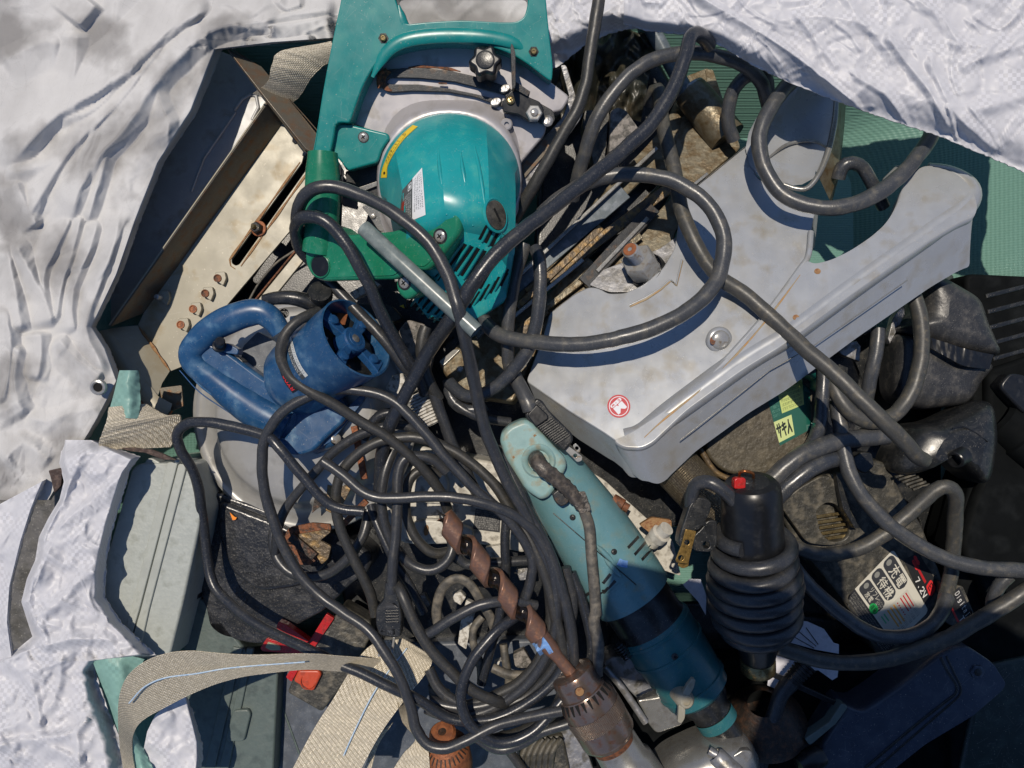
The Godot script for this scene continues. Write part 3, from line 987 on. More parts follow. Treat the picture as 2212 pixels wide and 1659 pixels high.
# pleats: each fold is a roof with its crest on the line; where two roofs meet there is a valley
func pleat_height(x: float, y: float, fs: Array) -> float:
	var h := 0.0
	var p := Vector2(x, y)
	for f in fs:
		if not f[0].has_point(p): continue
		var best := 1e9; var side := 0.0; var along := 0.0
		var pts: PackedVector2Array = f[1]
		var n := pts.size() - 1
		for i in n:
			var r := seg_dist(p, pts[i], pts[i + 1])
			if r[0] < best:
				best = r[0]; side = r[1]
				along = (i + clampf((p - pts[i]).dot(pts[i + 1] - pts[i]) / maxf(1e-6, (pts[i + 1] - pts[i]).length_squared()), 0, 1)) / n
		var w: float = f[3] if side > 0 else f[4]
		if best < w:
			var hh: float = f[2] * smoothstep(0.0, 0.12, along) * smoothstep(1.0, 0.88, along)
			var t := best / w
			var v := hh * (1.0 - t) * (1.0 - 0.35 * t * (1.0 - t)) - hh * 0.10 * exp(-best / 2.5)
			var k := maxf(2.0 - absf(v - h), 0.0) / 2.0
			h = maxf(v, h) + k * k * 2.0 * 0.25
	return h
func folds(list: Array) -> Array:
	var r := []
	for f in list:
		var o: Vector3 = f[0]
		var v3 := PackedVector3Array()
		for i in range(0, f[1].size(), 2): v3.append(Vector3(o.x + f[1][i] * o.z, 0, o.y + f[1][i + 1] * o.z))
		var c := cat(v3, false, 26.0 / S)
		var pts := PackedVector2Array()
		var box := Rect2(c[0].x, c[0].z, 0, 0)
		for p in c:
			pts.append(Vector2(p.x, p.z)); box = box.expand(Vector2(p.x, p.z))
		r.append([box.grow(maxf(f[3], f[4])), pts, f[2], f[3], f[4], f[5] if f.size() > 5 else 1.6])
	return r
# short random creases, as in stiff cloth that has been crushed
func creases(r: Rect2, n: int, high: float, sd: int) -> Array:
	rng.seed = sd
	var out := []
	for i in n:
		var p := Vector2(r.position.x + rng.randf() * r.size.x, r.position.y + rng.randf() * r.size.y)
		var d := Vector2.from_angle(rng.randf() * TAU)
		var pts := PackedVector2Array([p])
		var l := rng.randf_range(30, 130)
		for k in 3:
			p += d * l / 3; d = d.rotated(rng.randf_range(-0.35, 0.35))
			pts.append(p)
		var w := rng.randf_range(3, 9)
		var box := Rect2(pts[0], Vector2.ZERO)
		for k in pts: box = box.expand(k)
		out.append([box.grow(w * 2.2), pts, high * rng.randf_range(0.3, 1.0) * (1 if rng.randf() < 0.65 else -1) * w / 7, w, w * rng.randf_range(0.8, 2.6), 1.1])
	return out
# crushed film: flat facets that meet in straight creases
func crush(x: float, y: float, sd: int) -> float:
	var h := 0.0
	x += nz.get_noise_2d(x * 0.8 + sd * 70, y * 0.8) * 26.0
	y += nz.get_noise_2d(x * 0.8, y * 0.8 + sd * 70) * 26.0
	for k in 5:
		var a := sd * 1.7 + k * 2.4
		var wl: float = [150.0, 104.0, 73.0, 49.0, 31.0][k]
		var t := fposmod((x * cos(a) + y * sin(a)) / wl + nz.get_noise_2d(x * 0.4 + k * 300, y * 0.4) * 0.7, 1.0)
		var m := clampf(0.5 + nz.get_noise_2d(x * 0.5 + k * 130 + sd * 10, y * 0.5) * 1.6, 0.0, 1.0)
		h += absf(t * 2.0 - 1.0) * wl / 75.0 * m
	return h
func sheet(L: Array, Rr: Array, nu: int, nv: int, hf: Callable, th := 2.0) -> MB:
	var l3 := PackedVector3Array(); var r3 := PackedVector3Array()
	for i in range(0, L.size(), 2): l3.append(Vector3(L[i], 0, L[i + 1]))
	for i in range(0, Rr.size(), 2): r3.append(Vector3(Rr[i], 0, Rr[i + 1]))
	var g := []; var g2 := []
	for i in nv + 1:
		var t := float(i) / nv * (l3.size() - 1)
		var k := mini(int(t), l3.size() - 2)
		var f := t - k
		var a := l3[k].lerp(l3[k + 1], f); var b := r3[k].lerp(r3[k + 1], f)
		var row := PackedVector3Array(); var row2 := PackedVector3Array()
		for j in nu + 1:
			var u := float(j) / nu
			var p := a.lerp(b, u)
			var jag := 0.0
			if j == nu: p += Vector3(nz.get_noise_2d(p.x * 6, p.z * 6), 0, nz.get_noise_2d(p.x * 6 + 900, p.z * 6)) * 2.5
			var h: float = hf.call(p.x, p.z, u, float(i) / nv)
			var w := W(p.x, p.z, h)
			row.append(w); row2.append(w - Vector3(0, th * S, 0))
		g.append(row); g2.append(row2)
	var m := MB.new()
	skin(m, g)
	skin(m, g2)
	for i in nv:
		for e in [0, nu]:
			var nn: Vector3 = (g[i][e] - g[i][1 if e == 0 else nu - 1]).normalized()
			m.quad(g[i][e], g[i + 1][e], g2[i + 1][e], g2[i][e], nn, nn, nn, nn)
	for j in nu:
		for e in [0, nv]:
			var nn: Vector3 = (g[e][j] - g[1 if e == 0 else nv - 1][j]).normalized()
			m.quad(g[e][j], g[e][j + 1], g2[e][j + 1], g2[e][j], nn, nn, nn, nn)
	return m
func tarpaulin():
	var fs := folds([
		[A1, [1640, 20, 1280, 195, 900, 540, 520, 770, 360, 880, 10, 1250], 46.0, 75.0, 26.0, 1.5],
		[A1, [2212, 85, 1850, 160, 1620, 190, 1430, 290, 1290, 430, 1150, 570, 900, 930, 700, 1150, 560, 1450, 480, 1750], 42.0, 85.0, 26.0, 1.5],
		[A1, [1280, 210, 1090, 450, 900, 700, 700, 900, 480, 1130, 250, 1500, 140, 1700], 30.0, 40.0, 22.0, 1.5],
		[A1, [1300, 250, 1330, 330, 1140, 640, 1220, 870, 1210, 1100], 16.0, 18.0, 26.0],
		[A1, [980, 900, 800, 1080, 740, 1250, 620, 1659], 22.0, 20.0, 16.0],
		[A1, [560, 220, 540, 500, 515, 760], 14.0, 20.0, 40.0],
		[A1, [700, 20, 560, 200], 22.0, 60.0, 10.0],
		[A1, [0, 440, 330, 300, 480, 330], 6.0, 40.0, 40.0],
		[A1, [380, 880, 700, 780, 900, 540], 22.0, 14.0, 45.0],
		[A1, [20, 1260, 420, 1150, 700, 880], 24.0, 30.0, 16.0],
		[A1, [100, 1290, 190, 1480, 280, 1659], 22.0, 16.0, 16.0],
		[A1, [2000, -20, 2080, 60, 2212, 20], 22.0, 30.0, 30.0],
		[A1, [1780, 335, 2000, 330, 2212, 300, 2300, 290], 26.0, 18.0, 26.0],
		[A2, [0, 180, 150, 130, 380, 90, 600, 60], 30.0, 30.0, 16.0],
		[A2, [60, 190, 300, 170, 590, 120], 26.0, 40.0, 14.0],
		[B1, [90, 260, 200, 460, 330, 700, 385, 920], 34.0, 26.0, 20.0, 1.4],
		[B1, [40, 280, 110, 620, 160, 960], 28.0, 34.0, 20.0, 1.4],
		[B1, [540, 60, 380, 380, 310, 560, 390, 900], 24.0, 18.0, 14.0, 1.4],
		[B1, [600, 40, 540, 300, 440, 640, 400, 900], 26.0, 18.0, 14.0, 1.4],
		[B1, [720, 100, 640, 360, 530, 620, 520, 780, 560, 1000], 28.0, 20.0, 14.0, 1.4],
		[B1, [880, 40, 820, 320, 720, 600, 620, 900, 700, 1100, 780, 1290], 30.0, 26.0, 18.0, 1.4],
		[B1, [980, 120, 860, 500, 690, 900], 22.0, 16.0, 30.0, 1.4],
		[B1, [400, 960, 560, 1130, 760, 1280], 24.0, 22.0, 30.0],
		[B1, [290, 920, 300, 1100, 260, 1300], 22.0, 24.0, 24.0],
		[B1, [150, 1000, 100, 1250, 130, 1450, 200, 1560], 24.0, 40.0, 30.0],
		[B1, [0, 700, 70, 950, 60, 1250, 0, 1500], 26.0, 30.0, 30.0],
		[C1, [170, 260, 340, 290, 520, 230, 740, 190], 14.0, 12.0, 26.0],
		[C1, [0, 620, 170, 440, 380, 600], 18.0, 24.0, 24.0],
	])
	for f in fs:
		var hi: float = f[2]
		f[2] = 10.0 + 0.62 * hi
		f[3] = 30.0 + f[3] * 0.8
		f[4] = f[2] * 0.75 + f[4] * 0.35
		f[0] = f[0].grow(40)
	var cr := creases(Rect2(-60, -60, 800, 1140), 110, 1.4, 24)
	var rim := PackedVector2Array([Vector2(1190, -60), Vector2(1000, 60), Vector2(700, 80), Vector2(481, 100), Vector2(428, 238), Vector2(354, 351), Vector2(302, 480), Vector2(262, 592), Vector2(206, 706), Vector2(210, 820), Vector2(160, 930), Vector2(60, 1060)])
	var hf := func(x: float, y: float, u: float, v: float) -> float:
		var d := 1e9
		var p := Vector2(x, y)
		for i in rim.size() - 1: d = minf(d, seg_dist(p, rim[i], rim[i + 1])[0])
		var low := smoothstep(760, 900, y)
		var dw := d + nz.get_noise_2d(x * 0.35, y * 0.35) * 60.0 + nz.get_noise_2d(x * 1.1, y * 1.1) * 9.0
		# long folds that follow the gathered edge and die out away from it
		var env := smoothstep(330, 150, d) * smoothstep(0, 30, d) * (1.0 - 0.75 * low)
		var a := 3.0 + 2.6 * nz.get_noise_2d(x * 0.3 + 400, y * 0.3)
		var w := fposmod(dw / 62.0, 1.0)
		var h := a * 1.5 * env * (smoothstep(0.0, 0.62, w) - smoothstep(0.62, 1.0, w))
		w = fposmod(dw / 27.0 + 0.3, 1.0)
		h += a * 0.36 * env * (smoothstep(0.0, 0.6, w) - smoothstep(0.6, 1.0, w))
		h += nz.get_noise_2d(x * 0.22, y * 0.22) * 12.0 + pleat_height(x, y, fs) + fold_height(x, y, cr) + crush(x, y, 3) * (0.7 + 2.6 * low)
		return h - 10.0 + 6.0 * smoothstep(0.55, 0.93, u) - 46.0 * smoothstep(0.965, 1.0, u)
	var L := [-60, -60, -60, -20, -60, 20, -60, 60, -60, 110, -60, 250, -60, 360, -60, 480, -60, 590, -60, 700, -60, 780, -60, 850, -60, 930, -60, 1080]
	var Rr := [1190, -60, 1180, 62, 860, 76, 610, 92, 481, 106, 428, 238, 354, 351, 302, 480, 262, 592, 206, 706, 236, 752, 262, 822, 216, 908, 110, 1080]
	var t := thing("tarpaulin", "dirty white tarpaulin bunched in long folds beside the bag", "tarpaulin", W(150, 500, -40))
	obj("sheet", sheet(L, Rr, 210, 290, hf), "tarpaulin", t)
	# the hem with its eyelet
	var m := MB.new()
	var c := W(212.5, 836.5, 34)
	lathe(m, c, c + Vector3(0.1, 1, 0.15), [-3, 9.5, 3, 9.5, 5.5, 12, 4.5, 15.5, 0, 17.5, -3, 17.5], 32)
	obj("eyelet", m, "steel", t)
	m = MB.new()
	lathe(m, c, c + Vector3(0.1, 1, 0.15), [1.0, 9.6, 1.0, 0], 24)
	obj("eyelet_hole", m, "black_gap", t)
func bag_flaps():
	var fs := folds([
		[A4, [-200, -60, 220, 190, 600, 440, 990, 745], 20.0, 24.0, 14.0], [A4, [330, 220, 520, 360, 700, 520, 1010, 775], 14.0, 16.0, 12.0],
		[A4, [1240, 290, 1380, 480, 1520, 650, 1660, 910], 22.0, 18.0, 22.0], [A4, [1540, 470, 1680, 780, 1850, 960, 2000, 1080], 20.0, 18.0, 26.0],
		[A4, [1000, 560, 1200, 680, 1330, 860], 16.0, 14.0, 24.0], [A4, [400, 150, 800, 120, 1100, 200, 1300, 330], 12.0, 34.0, 24.0], [A4, [1450, 0, 1620, 130, 1740, 310], 18.0, 26.0, 14.0],
		[A4, [1740, 310, 1950, 330, 2212, 260], 14.0, 30.0, 22.0], [A4, [1780, 480, 1960, 400, 2212, 330], 14.0, 22.0, 20.0], [A4, [0, 330, 240, 420, 460, 560], 10.0, 12.0, 30.0],
		[A4, [1870, 130, 2030, 210, 2180, 100], 8.0, 10.0, 10.0], [A4, [900, -60, 1010, 130, 1180, 320, 1260, 420], 12.0, 20.0, 20.0], [A4, [2212, 700, 2000, 760, 1800, 800], 14.0, 26.0, 26.0],
		[A4, [560, 110, 700, 280, 840, 480], 9.0, 14.0, 14.0], [A4, [2212, 20, 2080, 200, 1900, 420], 14.0, 26.0, 16.0], [A4, [1660, 780, 1700, 900, 1720, 1000], 14.0, 8.0, 8.0]])
	var cr := creases(Rect2(1340, -70, 1000, 520), 220, 3.2, 21)
	var hf := func(x: float, y: float, u: float, v: float) -> float:
		var h := lerpf(104.0, 72.0, u) + 0.1 * (x - 1450.0) + fold_height(x, y, fs) * 0.55 + nz.get_noise_2d(x * 0.22, y * 0.22) * 12.0 + fold_height(x, y, cr) + crush(x, y, 1) * 2.6
		return h - 30.0 * pow(smoothstep(0.8, 1.0, u), 1.5)
	var bag: Node3D = get_node("container_bag")
	var L := [1350, -70, 1400, -70, 1470, -70, 1560, -70, 1640, -70, 1720, -70, 1830, -70, 1900, -70, 1980, -70, 2060, -70, 2150, -70, 2250, -60, 2380, -20]
	var Rr := [1347, 52, 1395, 66, 1484, 76, 1554, 97, 1622, 139, 1691, 172, 1801, 216, 1875, 243, 1955, 270, 2030, 294, 2128, 335, 2212, 371, 2330, 420]
	obj("flap", sheet(L, Rr, 110, 250, hf), "woven_white", bag)
	# the crumpled part behind the green saw
	var cr2 := creases(Rect2(1150, -70, 270, 230), 60, 3.0, 22)
	var hf2 := func(x: float, y: float, u: float, v: float) -> float:
		return 8.0 + fold_height(x, y, cr2) + nz.get_noise_2d(x * 0.5, y * 0.5) * 12.0 + crush(x * 1.8, y * 1.8, 7) * 4.5 - 60.0 * smoothstep(0.7, 1.0, u)
	obj("flap", sheet([1150, -70, 1200, -70, 1250, -70, 1310, -70, 1370, -70, 1420, -70], [1188, 152, 1214, 138, 1262, 98, 1312, 74, 1362, 62, 1420, 60], 60, 70, hf2), "woven_white", bag)
	# lower left: the torn edge folded outwards
	var f3 := folds([[C1, [640, 480, 480, 700, 330, 1000, 240, 1400, 160, 1640], 26.0, 40.0, 26.0], [C1, [940, 640, 640, 890, 440, 1060, 280, 1420], 24.0, 16.0, 34.0], [C1, [560, 640, 480, 800, 460, 900], 14.0, 18.0, 14.0],
		[E1, [340, 100, 460, 180, 700, 240], 18.0, 18.0, 20.0], [E1, [250, 560, 400, 470, 520, 340, 640, 260], 20.0, 22.0, 18.0], [E1, [330, 770, 560, 720, 800, 730], 26.0, 22.0, 24.0], [E1, [160, 430, 210, 560, 340, 700], 18.0, 20.0, 20.0],
		[E1, [60, 900, 240, 1080, 290, 1330], 14.0, 16.0, 16.0], [E1, [440, 870, 420, 1100, 280, 1330], 14.0, 16.0, 16.0], [E1, [560, 960, 700, 1020, 790, 1220], 12.0, 14.0, 14.0], [E1, [240, 1440, 460, 1420, 620, 1320], 22.0, 20.0, 14.0],
		[E1, [0, 1500, 200, 1460, 300, 1480, 560, 1600], 20.0, 26.0, 16.0], [E1, [640, 1280, 560, 1420, 580, 1659], 14.0, 16.0, 16.0], [E1, [760, 480, 780, 600, 900, 700], 12.0, 12.0, 12.0], [E1, [420, 1300, 620, 1180, 800, 1210], 10.0, 14.0, 14.0]])
	var cr3 := creases(Rect2(-50, 950, 500, 740), 160, 3.0, 23)
	var hf3 := func(x: float, y: float, u: float, v: float) -> float:
		var h := 30.0 + fold_height(x, y, f3) * 0.6 + nz.get_noise_2d(x * 0.3, y * 0.3) * 14.0 + fold_height(x, y, cr3) + crush(x, y, 2) * 6.4
		return h - 50.0 * smoothstep(0.86, 1.0, u) - 40.0 * smoothstep(0.06, 0.0, v) - 30.0 * smoothstep(0.1, 0.0, u)
	obj("flap", sheet([136, 950, 128, 1000, 138, 1040, 128, 1080, 104, 1120, 84, 1160, 76, 1210, 58, 1250, 46, 1300, 60, 1345, 70, 1375, 40, 1400, -20, 1430, -50, 1480, -50, 1560, -50, 1600, -50, 1680],
		[208, 951, 262, 972, 304, 986, 281, 1014, 268, 1062, 250, 1120, 238, 1165, 229, 1220, 226, 1290, 262, 1345, 304, 1385, 338, 1416, 222, 1428, 205, 1450, 232, 1530, 262, 1600, 276, 1680], 90, 210, hf3), "woven_white", bag)
	var hf4 := func(x: float, y: float, u: float, v: float) -> float:
		return 5.0 + fold_height(x, y, cr3) + nz.get_noise_2d(x * .6, y * .6) * 14.0 + crush(x, y, 4) * 4.5 + 20.0 * smoothstep(0.5, 0.9, u) - 34.0 * smoothstep(0.93, 1.0, u)
	obj("flap", sheet([-40, 1110, -40, 1200, -40, 1260, -40, 1320, -40, 1390, -30, 1430], [102, 1034, 76, 1090, 52, 1160, 26, 1260, 20, 1340, 30, 1420], 40, 70, hf4), "woven_white", bag)
	var hf5 := func(x: float, y: float, u: float, v: float) -> float:
		return 2.0 + fold_height(x, y, cr3) + nz.get_noise_2d(x * .6, y * .6) * 14.0 + crush(x, y, 5) * 4.5 - 40.0 * smoothstep(0.9, 1.0, u)
	obj("flap", sheet([372, 1508, 335, 1545, 318, 1580, 310, 1620, 345, 1690], [402, 1500, 420, 1550, 436, 1604, 438, 1640, 428, 1690], 34, 50, hf5), "woven_white", bag)
	# pale green cloth that shows at the tears
	var hf6 := func(x: float, y: float, u: float, v: float) -> float: return 14.0 + nz.get_noise_2d(x * 1.2, y * 1.2) * 10.0 + 16.0 * sin(u * PI)
	obj("lining_edge", sheet([188, 1396, 208, 1450, 232, 1510, 258, 1590, 284, 1680], [312, 1424, 296, 1462, 272, 1540, 300, 1600, 345, 1690], 16, 40, hf6), "mint_woven", bag)
	obj("lining_edge", sheet([258, 800, 246, 850, 232, 900], [300, 800, 304, 862, 300, 905], 12, 16, hf6), "mint_woven", bag)
func webbing():
	var m := MB.new()
	ribbon(m, q(E1, [900, 1720, 40, 870, 1500, 60, 855, 1300, 90, 880, 1080, 130, 985, 930, 160, 1170, 838, 175, 1400, 812, 178, 1750, 838, 165, 2212, 832, 130, 2480, 850, 60, 2760, 870, -10]),
		q(E1, [985, 1720, 30, 962, 1560, 34, 965, 1420, 40, 1030, 1320, 60, 1190, 1225, 90, 1420, 1110, 110, 1620, 1035, 120, 1850, 985, 130, 2212, 945, 100, 2480, 960, 40, 2760, 975, -30]), 3.0)
	var o := obj("webbing_strap", m, "webbing")
	tag(o, "cream webbing loop arching over the white bag edge and the grey cases", "strap", "cream webbing straps")
	m = MB.new()
	tube(m, cat(q(E1, [935, 1190, 112, 1050, 1070, 140, 1200, 1005, 152, 1420, 975, 152, 1700, 930, 152, 2212, 890, 132])), 1.6, 6, 0.5)
	obj("blue_thread", m, "blue_thread", o)
	m = MB.new()
	ribbon(m, q(E2, [1080, 720, -30, 820, 790, -15, 560, 1180, 5, 420, 1400, 15, 240, 1740, 25]), q(E2, [1290, 850, -40, 1270, 940, -20, 1060, 1210, 0, 900, 1440, 10, 740, 1740, 20]), 3.0)
	o = obj("webbing_strap", m, "webbing")
	tag(o, "wide flat cream strap lying under the black cords, with a pale blue thread", "strap", "cream webbing straps")
	m = MB.new()
	tube(m, cat(q(E2, [1110, 790, -22, 960, 980, -6, 850, 1150, 8, 740, 1370, 16, 650, 1570, 22])), 1.6, 6, 0.5)
	obj("blue_thread", m, "blue_thread", o)
	m = MB.new()
	ribbon(m, q(E2, [1040, 1190, 5, 1080, 1330, 0, 1170, 1450, 0, 1080, 1560, 0, 980, 1720, 0]), q(E2, [1075, 1180, -25, 1180, 1310, -30, 1250, 1430, -10, 1270, 1560, 10, 1280, 1720, 20]), 3.0)
	o = obj("webbing_strap", m, "webbing")
	tag(o, "narrow twisted cream strap beside the rust brown chuck", "strap", "cream webbing straps")
	m = MB.new()
	ribbon(m, q(E2, [900, 1410, -30, 850, 1530, -30, 780, 1720, -25]), q(E2, [1010, 1330, -40, 900, 1500, -40, 840, 1720, -30]), 3.0)
	o = obj("webbing_strap", m, "webbing")
	tag(o, "folded cream strap edge below the wide flat strap", "strap", "cream webbing straps")
	m = MB.new()
	ribbon(m, q(C1, [790, 190, 40, 770, 300, 45, 720, 430, 35, 715, 500, 10]), q(C1, [1060, 165, -10, 1200, 245, -20, 1310, 260, -40, 1240, 480, -50]), 3.0, 6, 10.0)
	o = obj("webbing_strap", m, "webbing")
	tag(o, "short cream strap sewn to the pale green cloth near the rusty frame corner", "strap", "cream webbing straps")
	m = MB.new()
	ribbon(m, q(A2, [-10, 680, -60, 100, 590, -20, 130, 470, 10, 200, 370, 20, 560, 300, 20]), q(A2, [240, 770, -80, 330, 700, -60, 420, 560, -20, 520, 470, -10, 640, 450, -10]), 3.0, 6, 8.0)
	o = obj("webbing_strap", m, "webbing")
	tag(o, "cream strap bent behind the teal saw handle at the top of the steel frame", "strap", "cream webbing straps")
	m = MB.new()
	ribbon(m, q(A2, [1440, 45, -30, 1700, -30, -20, 1990, -110, -10]), q(A2, [1520, 130, -40, 1760, 30, -30, 2050, -60, -10]), 3.0)
	o = obj("webbing_strap", m, "webbing")
	tag(o, "frayed cream strap end showing inside the teal saw handle", "strap", "cream webbing straps")
func steel_frame():
	var t := thing("steel_tray", "rusting beige sheet metal tray with slotted floor and bent end plate, beside the tarpaulin", "metal tray", W(440, 420, -200))
	var m := MB.new()
	# side plate down in the shade of the tarpaulin
	slab(m, q2(V, [440, 96, 506, 122, 580, 216, 240, 702, 90, 706], -158), 5, 1)
	obj("side_plate", m, "grey_steel", t)
	m = MB.new()   # pressed ribs in the side plate
	tube(m, q2(A1, [1700, 800, 1760, 720, 1820, 685, 1860, 700, 1875, 780, 1830, 870], -156), 4, 8)
	obj("pressed_rib", m, "grey_steel", t)
	m = MB.new()
	tube(m, q2(A1, [1710, 815, 1480, 1150, 1390, 1390], -157), 3, 8)
	obj("pressed_rib", m, "grey_steel", t)
	# the standing flange between side plate and floor
	m = MB.new()
	skin(m, [q2(V, [580, 215, 236, 702], -98), q2(V, [584, 217, 240, 705], -96), q2(V, [614, 262, 310, 676], -168), q2(V, [617, 264, 313, 678], -170)])
	skin(m, [q2(V, [580, 215, 236, 702], -98), q2(V, [580, 215, 236, 702], -166)])
	obj("flange", m, "edge_steel", t)
	m = MB.new()
	tube(m, q2(V, [579, 215, 236, 702], -97), 2.2, 8)
	obj("flange_lip", m, "beige_steel", t)
	# floor with its keyhole slot
	m = MB.new()
	var slot := fil(q2(V, [656, 336, 664, 329, 674, 332, 678, 344, 672, 352, 517, 571, 509, 574, 501, 569, 500, 561, 652, 352], -168), 4)
	slab(m, q2(V, [614, 258, 690, 330, 700, 372, 692, 400, 634, 490, 488, 662, 398, 790, 368, 802, 298, 702, 310, 676], -168), 6, 1, [slot])
	var floor_ := obj("floor_plate", m, "beige_steel", t)
	m = MB.new()
	for e in [[q2(V, [648, 350, 496, 561, 498, 574, 508, 581], -166.5), 2.4], [q2(V, [520, 575, 676, 356], -166.5), 2.2]]: tube(m, cat(e[0], false, 10), [1, e[1] * 1.3, e[1] * .6, e[1] * 1.7, e[1] * .8, e[1] * 1.4, 1], 8, 0.1)
	obj("rust_line", m, "rust_light", t)
	var b := at(B1, 1880, 185, -166)
	var n := Vector3(-0.15, 1, 0.0).normalized()
	m = MB.new()
	lathe(m, b, b + n, [0, 18.5, 3, 18.5, 4, 17, 4, 0], 28)
	var w := obj("washer", m, "rust_orange", t)
	m = MB.new()
	lathe(m, b + n * 4 * S, b + n, [0, 13.5, 14, 13.5, 16, 11.5, 16, 5], 6, true)
	obj("nut", m, "steel_dark", w)
	m = MB.new()
	lathe(m, b + n * 12 * S, b + n + Vector3(-.1, 0, 0), [0, 5.5, 16, 5.5, 18, 4, 18, 0], 16)
	obj("bolt_end", m, "brass_bolt", w)
	for p in [[1590, 545, 0], [1500, 655, 0], [1412, 768, 1], [1322, 882, 1], [1180, 685, 2]]:
		var c := at(B1, p[0], p[1], -167)
		m = MB.new()
		slab(m, fil(q2(B1, [p[0] - 30, p[1] - 45, p[0] + 40, p[1] - 50, p[0] + 52, p[1], p[0] + 30, p[1] + 55, p[0] - 20, p[1] + 20], -156), 4), 12, 2)
		var wn := obj("weld_nut", m, "beige_steel", t)
		m = MB.new()
		var k := at(B1, p[0] - 10, p[1], -156)
		if p[2] == 2: lathe(m, k, k + Vector3(-.3, 1, 0), [0, 7, 16, 7, 18, 5, 18, 0], 14)
		else: lathe(m, k, k + Vector3(0, 1, 0), [0.2, 0.1, 0.4, 7.5, 2.5, 7.5, 2.5, 9.5, 0, 9.5], 16)
		obj("bore", m, ["rust", "rust_orange", "steel"][p[2]], wn)
	# closed lower end: a sloping panel, then a rolled lip
	m = MB.new()
	skin(m, [q(V, [297, 703, -166, 367, 801, -166]), q(V, [262, 706, -146, 350, 828, -148]), q(V, [232, 711, -128, 340, 858, -130])])
	obj("end_plate", m, "beige_steel", t)
	m = MB.new()
	skin(m, [q(V, [236, 711, -127, 290, 787, -128, 342, 856, -129, 372, 872, -130]), q(V, [224, 713, -117, 280, 800, -118, 334, 874, -119, 368, 886, -121]), q(V, [207, 716, -117, 266, 812, -118, 326, 888, -119, 356, 900, -121]), q(V, [200, 718, -134, 260, 818, -135, 320, 896, -136, 354, 908, -138])])
	obj("end_lip", m, "beige_steel", t)
	m = MB.new()
	tube(m, cat(q(V, [205, 717, -120, 264, 813, -121, 324, 890, -122, 356, 902, -124, 372, 888, -126])), [1.5, 2.6, 1.6, 2.8, 4, 2.5], 8)
	obj("rolled_edge", m, "rust_orange", t)
	m = MB.new()
	tube(m, cat(q2(V, [300, 707, 318, 731, 338, 760, 352, 780, 366, 800], -163)), [1, 4, 2.4, 4.6, 2, 3.4, 1], 8, 0.2)
	obj("rust_line", m, "rust_light", t)
	m = MB.new()
	slab(m, fil(q2(V, [344, 838, 392, 832, 396, 878, 370, 888, 350, 872], -140), 4), 5, 1)
	obj("corner_tab", m, "edge_steel", t)
	# upper end plate
	m = MB.new()
	slab(m, q(V, [492, 106, -30, 500, 103, -26, 565, 145, -60, 662, 252, -60, 700, 296, -60, 700, 345, -60, 660, 320, -30, 577, 216, -30]), 5, 1.5)
	obj("end_plate", m, "edge_steel", t)
	var bo := at(A1, 2158, 1020, -120)
	hexnut(t, bo, Vector3(-.3, 1, .3).normalized(), 9, 10, "steel_dark", "bolt_head", 0.0)
	# the neighbouring rail beyond the gap
	m = MB.new()
	bar(m, W(716, 470, -150), W(560, 662, -150), 26, 8, 2)
	obj("side_rail", m, "beige_steel", t)
	m = MB.new()
	tube(m, q2(V, [704, 462, 546, 654], -146), 2.5, 8)
	obj("rust_line", m, "rust", t)
	cord("thin grey cable lying in the gap beside the slotted steel tray", q2(B1, [1800, 720, 1880, 580, 2000, 440, 2130, 350, 2300, 240], -200), 3, "rubber_dusty", "", "thin_cable")

